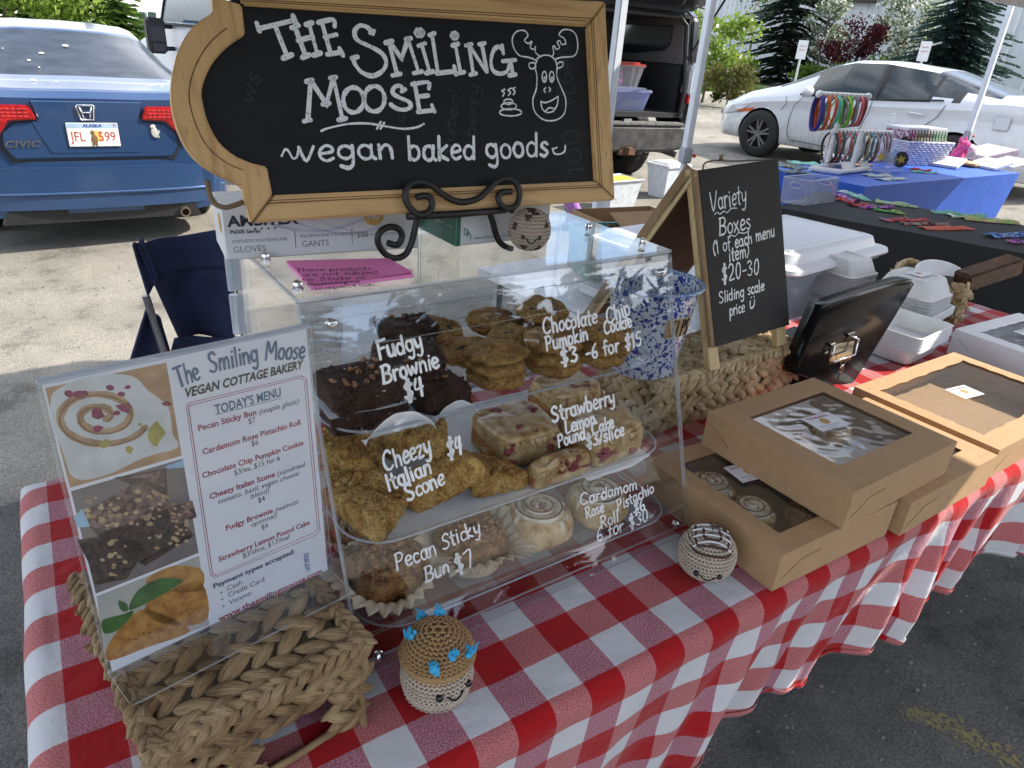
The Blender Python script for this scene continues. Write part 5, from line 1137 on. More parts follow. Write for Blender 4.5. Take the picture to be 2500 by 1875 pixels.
S4 = [[(1680, 262), (1712, 248), (1746, 256), (1768, 290), (1768, 345), (1788, 395), (1808, 448), (1802, 510), (1765, 540), (1712, 540), (1670, 505), (1660, 450), (1676, 398), (1678, 340), (1670, 300), (1682, 262)],
 [(1678, 272), (1640, 258), (1600, 250), (1574, 215), (1568, 172), (1588, 142), (1622, 138), (1638, 160), (1622, 182), (1640, 196), (1656, 186), (1648, 214), (1668, 222), (1672, 208), (1672, 236), (1690, 252)],
 [(1758, 268), (1790, 258), (1845, 252), (1862, 215), (1855, 160), (1830, 136), (1795, 135), (1778, 158), (1800, 172), (1808, 196), (1790, 200), (1782, 184), (1770, 190), (1780, 214), (1764, 222), (1758, 208), (1750, 212), (1754, 240), (1748, 252)],
 [(1672, 284), (1646, 284), (1644, 302), (1658, 310), (1674, 300)], [(1766, 292), (1780, 280), (1796, 282), (1792, 300), (1770, 308)],
 E_(1712, 346, 10, 24), E_(1745, 346, 10, 24), E_(1714, 356, 4, 9), E_(1747, 356, 4, 9), [(1718, 395), (1710, 405), (1716, 416)], [(1732, 394), (1740, 402), (1734, 412)],
 [(1696, 456), (1716, 462), (1745, 452), (1774, 434)], [(1696, 456), (1702, 488), (1722, 506), (1752, 500), (1770, 470), (1774, 436)], [(1716, 502), (1732, 486), (1752, 488), (1760, 492)],
 E_(1560, 506, 50, 16), E_(1552, 478, 34, 16), E_(1550, 458, 20, 12), [(1524, 434), (1532, 418), (1520, 410), (1534, 402)], [(1550, 430), (1560, 416), (1548, 406), (1566, 396)], [(1572, 426), (1580, 412), (1570, 402), (1580, 394)]]
strokes(S1, SB, bw, .0047, cf=c2).build('title_lettering', chalk, sign); strokes(S2, SB, bw, .0047, cf=c2).build('title_lettering', chalk, sign)
strokes(S3, SB, bw, .0022, cf=c2).build('flourish', chalk, sign); strokes(S4, SB, bw, .0017, cf=c2).build('moose_drawing', chalk, sign)
hand([('vegan', c2(608, 726), c2(1050, 712), 52), ('baked', c2(1100, 722), c2(1412, 714), 52), ('goods', c2(1452, 714), c2(1740, 700), 50)], SB, bw, .0037).build('subtitle_lettering', chalk, sign)
ghost = mat('erased_chalk', (.018, .020, .023), .6)
for gl_ in [('VEGAN', c2(1845, 480), c2(1830, 190), 30), ('100%'.replace('%', ''), c2(1890, 780), c2(1860, 560), 34), ('gluten', c2(1290, 730), c2(1330, 420), 22), ('berry', c2(1400, 620), c2(1420, 380), 24), ('scones', c2(1080, 600), c2(1090, 300), 22), ('ws', c2(400, 470), c2(440, 330), 40)]: hand([gl_], SB-bw*.0002, bw, .0016).build('erased_lettering', ghost, sign)
rope = mat('jute_rope', (.22, .16, .10), .9, bump=.6, bs=500)
mb = MB(); rp_ = [onx_ for onx_ in [ony((448, 392), BY+.03), ony((452, 415), BY+.02), ony((462, 438), BY+.012), ony((484, 448), BY+.008), ony((505, 444), BY+.012), ony((532, 434), BY+.02)]]
mb.tube(smoothpts([BP+bu*.0+(p-BP) for p in rp_], 4), .0026, 8); mb.build('hanging_cord', rope, sign, smooth=True)
# easel
es = thing('scroll_easel', 'black wrought iron scroll easel holding the chalkboard', 'easel', ctop(.155, .226))
ce = crop(700, 1400, 400)
def epx(x, y, o): return on(ce(x, y), BP+bw*o, bw)
W_ = .0052
mb = MB(); fr = [(1000, 262), (1030, 250), (1080, 248), (1120, 290), (1110, 350), (1060, 390), (1000, 385), (945, 330), (915, 260), (925, 190), (970, 145), (1050, 140), (1120, 170), (1200, 235), (1280, 280), (1360, 295), (1440, 280), (1500, 250), (1560, 190), (1620, 135), (1680, 110), (1745, 130), (1790, 190), (1795, 260), (1765, 325), (1700, 345), (1650, 310), (1632, 260), (1650, 222), (1690, 215), (1730, 215)]
mb.tube(smoothpts([epx(x, y, .008) for x, y in fr], 4), .0038, 9); mb.build('front_scroll', blackm, es, smooth=True)
mb = MB(); mb.tube([epx(930, 405, .004), epx(1300, 388, .004), epx(1690, 355, .004)], .0042, 9); mb.tube([epx(1010, 395, .006), epx(1000, 400, -.03)], .004, 8); mb.tube([epx(1740, 350, .006), epx(1735, 360, -.03)], .004, 8); mb.build('ledge_bar', blackm, es, smooth=True)
# legs stand on the lid: plane y of the foot
fy = ctop(.153, .222); fn_ = EY
lg = [(1010, 410), (985, 520), (960, 620), (915, 700), (840, 728), (765, 700), (712, 630), (705, 560), (745, 505), (815, 485), (870, 510), (890, 560), (868, 615), (830, 625), (780, 608)]
mb = MB(); mb.tube(smoothpts([on(ce(x, y), fy-EY*(.0+.00), fn_) for x, y in lg], 4), [.0040]*(14*4+1), 9); mb.build('leg', blackm, es, smooth=True)
lg2 = [(1562, 370), (1590, 450), (1610, 530), (1640, 600), (1690, 640), (1740, 655)]
mb = MB(); mb.tube(smoothpts([on(ce(x, y), fy+EX*.0, fn_) for x, y in lg2], 4), .0040, 9); mb.build('leg', blackm, es, smooth=True)
mb = MB(); mid_ = epx(1350, 390, 0); mb.tube([mid_+bw*-.012, mid_+bv*.16-bw*.016, mid_+bv*.2-bw*.018], .0036, 8); mb.tube([mid_+bv*.15-bw*.018, ctop(.24, .345)+EZ*.004], .0036, 8); mb.build('back_leg', blackm, es, smooth=True)
# ------------------------------------------------------------------ baked goods
def food(name, c1, c2, c3, vs=60, bs=220, bd=.002, rough=.75, spots=None, sp_s=90, sub=0, bump=1, crev_shade=.9):
    m, n, p = newmat(name); co = coords(n)
    a = N(n, 'TexNoise'); a.inputs['Scale'].default_value = vs*2.2; a.inputs['Detail'].default_value = 7; a.inputs['Roughness'].default_value = .7; n.links.new(co, a.inputs[0])
    c = ramp(n, a.outputs[0], [(.28, c1), (.5, c2), (.74, c3)])
    lf = N(n, 'TexNoise'); lf.inputs['Scale'].default_value = 42; lf.inputs['Detail'].default_value = 3; n.links.new(co, lf.inputs[0]); c = mixc(n, .85, c, ramp(n, lf.outputs[0], [(.36, (.62, .44, .28)), (.5, (.98, .95, .9)), (.66, (1.1, 1.12, 1.15))]), 'MULTIPLY')
    if spots:
        v = N(n, 'TexVoronoi'); v.inputs['Scale'].default_value = sp_s*1.3; v.inputs['Randomness'].default_value = 1; n.links.new(co, v.inputs['Vector'])
        f = ramp(n, v.outputs['Distance'], [(.12, (1, 1, 1)), (.22, (0, 0, 0))]); g = N(n, 'TexNoise'); g.inputs['Scale'].default_value = sp_s*.35; n.links.new(co, g.inputs[0])
        k = ramp(n, g.outputs[0], [(.5, (0, 0, 0)), (.58, (1, 1, 1))]); mm = N(n, 'Math', operation='MULTIPLY'); n.links.new(f, mm.inputs[0]); n.links.new(k, mm.inputs[1])
        c = mixc(n, mm.outputs[0], c, spots)
    n.links.new(c, p.inputs['Base Color']); p.inputs['Roughness'].default_value = rough
    if sub: p.inputs['Subsurface Weight'].default_value = sub; p.inputs['Subsurface Radius'].default_value = (.006, .003, .001)
    b = N(n, 'TexNoise'); b.inputs['Scale'].default_value = bs*1.9; b.inputs['Detail'].default_value = 6; b.inputs['Roughness'].default_value = .75; n.links.new(co, b.inputs[0])
    cv = ramp(n, b.outputs[0], [(.38, (.30, .22, .16)), (.47, (.85, .82, .78)), (.60, (1.25, 1.24, 1.22))]); n.links.new(mixc(n, crev_shade, c, cv, 'MULTIPLY'), p.inputs['Base Color'])  # hollows of the bump noise darkened: crevice shade multiplied into the colour
    bumpn(n, p, b.outputs[0], bump, bd); return m
brown = food('fudgy_brownie', (.035, .013, .009), (.085, .034, .022), (.17, .082, .055), 90, 160, .006)
cook = food('pumpkin_cookie', (.26, .13, .035), (.46, .26, .075), (.60, .39, .14), 55, 150, .004)
chipm = mat('chocolate_chip', (.05, .022, .014), .3)
scon = food('golden_scone', (.40, .20, .05), (.62, .38, .11), (.74, .52, .20), 38, 170, .004, spots=(.05, .08, .02), sp_s=110)
crust = food('browned_crust', (.30, .11, .025), (.45, .2, .05), (.58, .33, .1), 40, 160, .002)
crumb = food('cake_crumb', (.50, .34, .15), (.62, .46, .23), (.70, .55, .30), 50, 260, .002)
berry = food('strawberry_piece', (.16, .02, .03), (.30, .05, .07), (.42, .12, .12), 80, 200, .0015, .35)
glaze = food('lemon_glaze', (.42, .24, .08), (.62, .44, .22), (.74, .64, .46), 34, 60, .001, .28, bump=.4, crev_shade=.3)
dough = food('roll_dough', (.50, .33, .14), (.64, .48, .25), (.72, .58, .34), 20, 120, .001, .6, sub=.1, crev_shade=.35)
icing = food('roll_icing', (.62, .54, .42), (.72, .67, .56), (.78, .74, .66), 30, 50, .001, .3, bump=.3, crev_shade=.2)
spice = food('spice_filling', (.10, .06, .03), (.2, .13, .07), (.3, .22, .12), 60, 120, .001, .6)
rosem = mat('rose_petal', (.35, .04, .14), .6); pist = mat('pistachio_bit', (.22, .25, .06), .6); nutm = food('pecan_nut', (.14, .06, .02), (.36, .18, .07), (.58, .36, .17), 70, 160, .001, .3)
caram = food('caramel_bun', (.14, .055, .015), (.32, .15, .042), (.50, .28, .10), 40, 120, .002, .3)
def walnut(): return nutm
parch = mat('baking_paper', (.74, .75, .77), .6, c2=(.68, .69, .72), vs=25); cupm = mat('kraft_baking_cup', (.70, .60, .44), .7, c2=(.62, .52, .37), vs=30)
def noisy(p, f, amp, o=0): q = p*f+V((o, o*1.7, -o)); return V((mn.noise(q), mn.noise(q+V((9, 3, 1))), mn.noise(q+V((-4, 7, 11)))))*amp
def blob(mb, P, S, M=None, n=28, m=16, pw=1.0, f=60, amp=.003, o=0, mi=0, f2=190, a2=.0012):
    """superellipsoid lump with surface noise"""
    def sg(v, e): return math.copysign(abs(v)**e, v)
    def fn(u, v):
        a, b = 2*PI*u, PI*(v-.5); p = V((S[0]*sg(math.cos(b), pw)*sg(math.cos(a), pw), S[1]*sg(math.cos(b), pw)*sg(math.sin(a), pw), S[2]*sg(math.sin(b), pw)))
        p = p+noisy(p, f, amp, o)+noisy(p, f2, a2, o); return V(P)+(M @ p if M else p)
    b0 = len(mb.v); vs = [fn((i % n)/n, j/m) for j in range(m+1) for i in range(n)]
    mb.add(vs, [(j*n+i, j*n+(i+1) % n, (j+1)*n+(i+1) % n, (j+1)*n+i) for j in range(m) for i in range(n)], mi)
def ft(px, k, up=0):  # point on tray k under a pixel
    return onz(px, CO.z+TZ[k]+.002+up)
def keep(P, R_, H):
    """push a bun back until it clears the slanted front"""
    q = V(P)-CO; y = q.dot(EY); z = q.z+H; need = R_+.006+CT*max(0, z)/CH
    return V(P)+EY*max(0, need-y)
rf = random.Random(11)
# cookies ---------------------------------------------------------------
def cookie_proto(seed):
    t = thing('cookie', 'x', 'cookie', group='chocolate chip pumpkin cookies'); mb = MB(); blob(mb, (0, 0, .0085), (.038, .038, .0115), n=48, m=16, pw=.82, f=55, amp=.0045, o=seed, a2=.0022); mb.build('dough', cook, t, smooth=True)
    r = random.Random(seed)
    for k in range(6):
        a, d = r.random()*6.3, r.uniform(.004, .024); mb = MB(); mb.ell((d*math.cos(a), d*math.sin(a), .0185-d*.12), (.004, .0035, .0025), RZ(a), n=8, m=5); mb.build('chocolate_chip', chipm, t, smooth=True)
    return t
cps = [cookie_proto(s) for s in (1.3, 5.1, 8.8)]; used = [False]*3
def put_cookie(px, k, lab, lift=0, rz=0, tilt=(0, 0), sc_=1):
    i = rf.randrange(3); P = ft(px, 0, lift) if not isinstance(px, V) else px+V((0, 0, lift))
    M = Matrix.Translation(P) @ Matrix.Rotation(rz, 4, 'Z') @ Matrix.Rotation(tilt[0], 4, 'X') @ Matrix.Rotation(tilt[1], 4, 'Y') @ Matrix.Diagonal((sc_, sc_, sc_, 1))
    if not used[i]: used[i] = True; cps[i].matrix_basis = M; cps[i]['label'] = lab
    else: dup(cps[i], M=M, label=lab)
pos = ['bottom', 'middle', 'top']
for (px, nm, nlay) in (((1092, 838), 'left front cookie stack beside the brownies', 3), ((1212, 812), 'centre front cookie stack under the word Pumpkin', 3), ((1322, 788), 'right front cookie stack under the price $15', 3)):
    P = ft(px, 0, .0)+V((.0, .024, 0))
    for j in range(nlay): put_cookie(P+V((rf.uniform(-.003, .003), rf.uniform(-.003, .003), 0)), 0, f'{pos[j]} cookie of the {nm}', .017*j, rf.random()*6, (rf.uniform(-.05, .05), rf.uniform(-.05, .05)), 1.0)
for (px, lab, lift) in [((1005, 772), 'cookie lying behind the brownies left of the front stacks', .0), ((1005, 770), 'upper cookie behind the brownies, leaning on the one below', .017), ((1110, 748), 'lower pale cookie behind the left front stack', .0), ((1115, 738), 'upper pale cookie behind the left front stack', .017), ((1222, 742), 'lower cookie behind the word Chocolate', 0), ((1228, 735), 'cookie with chips directly behind the word Chocolate', .017),
        ((935, 735), 'cookie at the middle of the back row, on the tray', 0), ((940, 722), 'cookie on top at the middle of the back row', .017), ((1060, 712), 'lower cookie in the back row under the case rail', 0), ((1065, 700), 'upper cookie in the back row under the case rail', .017), ((1165, 700), 'lower cookie in the right rear corner of the tray', 0), ((1170, 690), 'middle cookie in the right rear corner of the tray', .017), ((1168, 680), 'topmost cookie in the right rear corner of the tray', .034), ((835, 742), 'cookie in the left rear corner behind the brownies', 0), ((838, 730), 'upper cookie in the left rear corner behind the brownies', .017)]:
    put_cookie(px, 0, lab, lift, rf.random()*6, (rf.uniform(-.12, .12), rf.uniform(-.1, .1)))
# brownies -----------------------------------------------------------------
def brownie(P, W, D, H, rz, lab, nuts=0, tilt=0, seed=1):
    t = thing('brownie', lab, 'brownie', P, rz, 'fudgy brownies'); R = RX(tilt)
    mb = LMB(t); blob(mb, V((0, 0, H/2)), (W/2, D/2, H/2), R, 44, 26, .28, 70, .003, seed, a2=.002); mb.build('cake', brown, t, smooth=True)
    r = random.Random(seed)
    for k in range(int(46)):
        mb = None
    mb = LMB(t)
    for k in range(70):
        x, y = r.uniform(-.46, .46)*W, r.uniform(-.46, .46)*D; s = r.uniform(.001, .003); mb.ell(R @ V((x, y, H/2-.001))+V((0, 0, H/2)), (s, s*.8, s*.7), n=6, m=4)
    for k in range(50): x = r.uniform(-.48, .48)*W; z = r.uniform(-.4, .4)*H; s = r.uniform(.001, .0025); mb.ell(R @ V((x, -D/2, z))+V((0, 0, H/2)), (s, s*.8, s), n=6, m=4)
    stuffpart(mb.build('crumbs', brown, t, smooth=True))
    for k in range(nuts):
        x, y = r.uniform(-.4, .4)*W, r.uniform(-.4, .42)*D; mb = LMB(t); blob(mb, R @ V((x, y, H/2+.001))+V((0, 0, H/2)), (.0042, .003, .0025), RZ(r.random()*6), 8, 6, 1, 300, .0015, k); mb.build('walnut_piece', nutm, t, smooth=True)
    return t
def sheet_(name, lab, pts, amp, mt, seed, cat='paper', nn=22, H=0, f=28):
    """crumpled paper through four corner points"""
    a, b, c, d = [V(p) for p in pts]; mb = MB()
    def fn(u, v): p = (a*(1-u)+b*u)*(1-v)+(d*(1-u)+c*u)*v; e = noisy(p, f, amp, seed); e.x *= .4; e.y *= .4; return p+e+V((0, 0, abs(e.z)*.4+H*math.sin(PI*u)))
    mb.grid(fn, nn, nn); return tag(mb.build(name, mt, smooth=False, thick=.0003), lab, cat)
b0 = ft((800, 905), 0)
brownie(ft((808, 935), 0)+V((0, .028, 0)), .092, .050, .030, CP-.05, 'brownie slab at the front left of the top tray with walnuts', 14, 0, 2)
brownie(ft((800, 935), 0)+V((.004, .030, .031)), .094, .07, .028, CP+.06, 'large walnut brownie stacked on the front left slab', 20, .12, 3)
brownie(ft((970, 895), 0)+V((0, .026, 0)), .068, .05, .032, CP+.1, 'plain brownie at the front beside the left cookie stack', 2, 0, 4)
brownie(ft((955, 880), 0)+V((-.022, .050, .030)), .082, .065, .030, CP-.16, 'dark brownie resting behind the lettering of Fudgy', 4, .16, 5)
brownie(ft((880, 770), 0)+V((-.0, .01, 0)), .09, .05, .05, CP, 'brownie at the rear left of the top tray', 3, 0, 6)
f0, f1, f2_, f3 = [ft(p, 0, .001) for p in ((720, 925), (955, 905), (960, 800), (700, 800))]
sheet_('wax_paper', 'white paper under the front left brownies with its edge turned up', [f0+V((-.01, -.008, .006)), f1+V((-.01, -.01, .004)), f1+V((0, .07, .0)), f0+V((-.008, .08, .0))], .010, parch, 3)
q_ = ft((808, 935), 0)
def lip(P, W, H, lab, seed, rz=0, depth=.012):
    mb = MB()
    def fn(u, v): a = (u-.5)*PI; h = H*math.cos(a)**.7; x = (u-.5)*W; return V(P)+EX*x+EY*(-depth*v*(1-.2*math.cos(a)))+EZ*(h*v+.0015)+noisy(V((x, v*.02, 0)), 90, .0016, seed)
    mb.grid(fn, 26, 8); return tag(mb.build('paper_flap', parch, smooth=True, thick=.0004), lab, 'paper')
lip(ft((868, 946), 0)+V((0, .012, 0)), .085, .030, 'rounded white paper flap in front of the walnut brownies', 1)
lip(ft((985, 908), 0)+V((0, .010, 0)), .062, .024, 'rounded white paper flap in front of the plain brownie', 2)
a_ = ft((808, 935), 0)
sheet_('wax_paper', 'strip of white paper showing between the stacked walnut brownies', [a_+V((-.05, -.002, .031)), a_+V((.05, -.004, .031)), a_+V((.052, .05, .031)), a_+V((-.05, .06, .031))], .004, parch, 5)
a_ = ft((955, 880), 0)
sheet_('wax_paper', 'white paper between the two right brownies', [a_+V((-.055, .012, .030)), a_+V((.03, .012, .031)), a_+V((.028, .08, .031)), a_+V((-.055, .08, .033))], .004, parch, 6)
sheet_('wax_paper', 'tall crumpled white paper behind the walnut brownies by the left screw', [ft((735, 800), 0)+V((0, 0, .01)), ft((800, 800), 0)+V((.015, 0, .03)), ft((815, 780), 0)+V((0, .02, .07)), ft((760, 780), 0)+V((0, .02, .08))], .008, parch, 7)
# scones -------------------------------------------------------------------
def wedge(P, L, Wd, H, rz, lab, seed, tilt=(0, 0)):
    t = thing('scone', lab, 'scone', P, rz, 'cheezy italian scones'); R = RX(tilt[0]) @ RY(tilt[1])
    mb = LMB(t); nu_, nv_ = 84, 30
    def fn(u, v):
        a = 2*PI*u; # rounded triangle outline
        r = .27/max(.57, max(math.cos(a-k) for k in (PI/3, PI, -PI/3)))
        x, y = r*math.cos(a)*L*1.0, r*math.sin(a)*Wd*1.05; b = (v-.5)*PI; e = abs(math.cos(b))**.26; z = math.copysign(abs(math.sin(b))**.7, math.sin(b))*H/2
        p = V((x*e, y*e, z*(1-.25*(x/L+.3)*(z > 0)))); p = p+noisy(p, 30, .0035, seed)+noisy(p, 110, .0022, seed)+noisy(p, 300, .0014, seed); return R @ p+V((0, 0, H/2))
    vs = [fn(i/nu_, j/nv_) for j in range(nv_+1) for i in range(nu_)]
    mb.add(vs, [(j*nu_+i, j*nu_+(i+1) % nu_, (j+1)*nu_+(i+1) % nu_, (j+1)*nu_+i) for j in range(nv_) for i in range(nu_)])
    mb.build('scone_dough', scon, t, smooth=True); r = random.Random(seed)
    mb = LMB(t)
    for k in range(26):
        a = r.random()*6.3; d = r.uniform(0, .35); p = V((d*L*math.cos(a)*.8, d*Wd*math.sin(a), H*.46)); mb.ell(R @ p+V((0, 0, H/2)), (r.uniform(.003, .009), r.uniform(.003, .007), .003), RZ(a), n=8, m=5)
    stuffpart(mb.build('browned_bits', scon if seed % 2 else crust, t, smooth=True)); return t
for (px, dy, L, Wd, H, rz, lab, up, tl) in [
    ((832, 1160), .034, .125, .115, .040, .25, 'scone at the very front left of the middle tray', 0, (.0, .05)),
    ((805, 1110), .062, .15, .12, .036, 3.0, 'long scone behind the front left one with its point to the left', .012, (-.25, .05)),
    ((1000, 1092), .044, .125, .125, .040, 1.0, 'thick scone leaning upright beside the pound cake', .016, (-.62, .10)),
    ((1085, 1078), .030, .10, .095, .036, -.5, 'scone in front at the foot of the pound cake', 0, (-.15, .1)),
    ((950, 1010), .05, .12, .11, .04, .6, 'scone behind the word Cheezy near the top tray rim', .030, (-.25, 0)),
    ((760, 1030), .03, .10, .10, .04, -1.2, 'scone against the left side panel', .030, (-.3, .2)),
    ((745, 1085), .03, .10, .095, .036, 2.0, 'scone low in the left rear of the middle tray', .0, (.1, .1)),
    ((880, 1015), .07, .1, .09, .036, .3, 'scone in the middle of the back row', .01, (0, 0))]:
    wedge(ft(px, 1, up)+V((0, dy, 0)), L, Wd, H, rz+CP, lab, len(lab)*.7, tl)
tag((lambda mb: (mb.grid(lambda u, v: cc(.06+u*.40, .058+v*.25, TZ[1]+.0018+.0006*math.sin(u*40)), 20, 8), mb.build('tray_paper', parch))[1])(MB()), 'flat white paper lining the middle tray under the scones', 'paper')
# pound cake ------------------------------------------------------------------
def loaf(P, W, D, H, rz, lab, seed, tilt=0):
    t = thing('pound_cake', lab, 'cake', P, rz, 'strawberry lemon pound cake'); r = random.Random(seed); R = RX(tilt)
    mb = LMB(t); blob(mb, V((0, 0, H/2)), (W/2, D/2, H/2), R, 44, 22, .30, 50, .003, seed, a2=.001); mb.build('crumb', crumb, t, smooth=True)
    mb = LMB(t); blob(mb, V((0, D*.02, H*.30)), (W/2+.0015, D/2-.004, H*.30), R, 36, 12, .28, 50, .003, seed, a2=.001); mb.build('crust', crust, t, smooth=True)
    mb = LMB(t); blob(mb, V((0, .0, H*.93)), (W/2*.985, D/2*.97, .006), R, 40, 12, .4, 45, .005, seed+2, a2=.0015)
    for k in range(9):
        x = r.uniform(-.45, .45)*W; mb.tube([V((x+r.uniform(-.004, .004), -D/2*(.99), H*.9)), V((x, -D/2-.001, H*r.uniform(.55, .8)))], [.0035, .002], 6)
    mb.build('glaze', glaze, t, smooth=True)
    for k in range(5):
        mb = LMB(t); x, y = r.uniform(-.38, .38)*W, r.uniform(-.35, .35)*D; blob(mb, V((x, y, H*.97)), (r.uniform(.006, .012), r.uniform(.006, .010), .005), RZ(r.random()*3), 12, 8, .8, 120, .003, k); mb.build('strawberry', berry, t, smooth=True)
    for k in range(5):
        mb = LMB(t); x, z = r.uniform(-.42, .42)*W, r.uniform(.25, .8)*H; blob(mb, V((x, -D/2+.0005, z)), (r.uniform(.005, .012), .0035, r.uniform(.003, .006)), RY(r.uniform(-.4, .4)), 12, 8, .8, 120, .002, k+9); mb.build('strawberry', berry, t, smooth=True)
    return t
loaf(ft((1158, 1012), 1)+V((0, .056, 0)), .100, .100, .050, CP-.06, 'large pound cake block left of the words Strawberry Lemon', 5)
loaf(ft((1335, 1002), 1)+V((.0, .046, 0)), .100, .090, .050, CP+.05, 'large pound cake block at the right end of the middle tray', 6)
loaf(ft((1218, 1042), 1)+V((0, .014, 0)), .094, .026, .030, CP+.02, 'single glazed slice in front of the two pound cake blocks', 7, .0)
loaf(ft((1250, 905), 1)+V((0, .04, 0)), .10, .08, .045, CP, 'pound cake block at the rear under the top tray', 8)
mb = MB(); mb.grid(lambda u, v: (ft((1330, 1012), 1)+V((.0+(u-.5)*.11, (v)*.09-.008, .001+.010*max(0, u-.7)*3))+noisy(V((u, v, 0)), 5, .002)), 10, 10); tag(mb.build('cake_paper', parch, smooth=True, thick=.0003), 'white paper edge under the right pound cake block', 'paper')
# rolls -------------------------------------------------------------------------
def roll(P, R_, H, lab, seed, m_side=dough, m_top=icing, pet=True, rz=0):
    label_in = 'inside' not in lab
    P = keep(P, R_*1.02, H+.012) if label_in else P; t = thing('glazed_roll', lab, 'roll', P, rz, 'cardamom rose pistachio rolls'); r = random.Random(seed)
    mb = LMB(t); blob(mb, V((0, 0, H/2)), (R_, R_, H/2), None, 40, 18, .62, 40, .003, seed, a2=.0006); mb.build('dough', m_side, t, smooth=True)
    # spiral coil standing proud of the top
    sp = []; rad = []
    for k in range(70):
        a = k/70*2*PI*2.4; q = R_*.84*(1-k/78); sp.append(V((q*math.cos(a+seed), q*math.sin(a+seed), H*.955+.004*(k/70)))); rad.append(R_*.165)
    mb = LMB(t); mb.tube(sp, rad, 10, flat=.75); mb.build('iced_coil', m_top, t, smooth=True)
    mb = LMB(t); mb.tube([p+V((0, 0, R_*.11))*1.0+V((math.cos(2*PI*2.4*i/70+seed), math.sin(2*PI*2.4*i/70+seed), 0))*R_*.15 for i, p in enumerate(sp[4:60])], .0013, 5); mb.build('filling_line', spice, t, smooth=True)
    for k in range(6):
        mb = LMB(t); x = r.uniform(-1, 1)*R_*.7; a = r.random()*6.3; mb.tube([V((R_*.85*math.cos(a), R_*.85*math.sin(a), H*.93)), V((R_*.97*math.cos(a), R_*.97*math.sin(a), H*.80)), V((R_*1.0*math.cos(a), R_*1.0*math.sin(a), H*r.uniform(.5, .7)))], [.004, .003, .002], 6); mb.build('icing_drip', m_top, t, smooth=True)
    if pet:
        for k in range(16):
            a, d = r.random()*6.3, abs(r.gauss(0, .28))*R_; mb = LMB(t); blob(mb, V((d*math.cos(a), d*math.sin(a), H*.955+R_*.17)), (.0028, .002, .0012), RZ(a), 7, 5, 1, 400, .001, k); mb.build('petal' if k % 2 else 'pistachio', rosem if k % 2 else pist, t, smooth=True)
    return t
roll(ft((1225, 1225), 2)+V((0, .036, 0)), .041, .054, 'glazed roll with rose petals beside the right sticky bun', 1.0)
roll(ft((1348, 1172), 2)+V((0, .036, 0)), .040, .050, 'glazed roll at the right end of the bottom tray', 2.6)
roll(ft((1150, 1095), 2)+V((0, .05, 0)), .036, .046, 'glazed roll in the rear row between the front rolls', 4.0, pet=False)
roll(ft((1300, 1060), 2)+V((0, .05, 0)), .036, .046, 'glazed roll in the rear row at the right', 5.0, pet=True)
def bun(P, R_, H, lab, seed, rz=0):
    t = thing('sticky_bun', lab, 'sticky bun', P, rz, 'pecan sticky buns'); r = random.Random(seed)
    mb = LMB(t); blob(mb, V((0, 0, H/2)), (R_, R_*.92, H/2), None, 40, 18, .7, 45, .006, seed, a2=.002); mb.build('bun', caram, t, smooth=True)
    sp = [V((R_*.8*(1-k/70)*math.cos(k/60*2*PI*2.2), R_*.74*(1-k/70)*math.sin(k/60*2*PI*2.2), H*.93)) for k in range(60)]
    mb = LMB(t); mb.tube(sp, R_*.14, 8, flat=.8); mb.build('coil', caram, t, smooth=True)
    for k in range(60):
        a, d = r.random()*6.3, math.sqrt(r.random())*R_*.86; mb = LMB(t); s = r.uniform(.003, .0085)
        blob(mb, V((d*math.cos(a), d*math.sin(a), H*.97+R_*.1-d*.1)), (s, s*.6, s*.55), RZ(r.random()*6) @ RX(r.uniform(-.6, .6)), 8, 6, .8, 300, .002, k); mb.build('pecan_piece', nutm, t, smooth=True)
    return t
def cup(P, R_, H, lab, seed, rz=0, flare=1.5):
    mb = MB(); n_ = 120
    def fn(u, v):
        a = 2*PI*u; pl_ = (1+.075*v*math.sin(a*30)); q = R_*(.86+(flare-.86)*v**1.3*(1+.18*math.sin(a*2+seed)))*pl_
        return V(P)+V((q*math.cos(a), q*math.sin(a), .001+H*(1-(1-v)**1.6)*(1-.25*v*(1+math.sin(a*3+seed)))))
    vs = [fn(i/n_, j/8) for j in range(9) for i in range(n_)]; mb.add(vs, [(j*n_+i, j*n_+(i+1) % n_, (j+1)*n_+(i+1) % n_, (j+1)*n_+i) for j in range(8) for i in range(n_)])
    mb.f.append(tuple(range(n_))); mb.m.append(0)
    return tag(mb.build('baking_cup', cupm, smooth=False, thick=.0004), lab, 'baking cup', 'fluted paper cups in the case')
P1, P2 = keep(ft((886, 1335), 2)+V((0, .054, 0)), .064, .045), keep(ft((1062, 1258), 2)+V((0, .050, 0)), .058, .048)
bun(P1, .050, .046, 'caramel sticky bun at the front left of the bottom tray', 1.5); bun(P2, .046, .050, 'sticky bun heaped with pecans beside the glazed roll', 3.2)
cup(P1, .050, .046, 'fluted tan cup holding the front left sticky bun', 1); cup(P2, .047, .050, 'fluted tan cup holding the pecan-heaped sticky bun', 3, flare=1.6)
P3, P4 = ft((790, 1250), 2)+V((.02, .07, 0)), ft((985, 1180), 2)+V((.0, .06, 0))
bun(P3, .036, .040, 'sticky bun half hidden at the rear left of the bottom tray', 6); cup(P3, .04, .038, 'fluted cup round the rear left sticky bun', 5, flare=1.4)
bun(P4, .036, .040, 'sticky bun half hidden at the rear centre of the bottom tray', 7); cup(P4, .04, .038, 'fluted cup round the rear centre sticky bun', 2, flare=1.4)
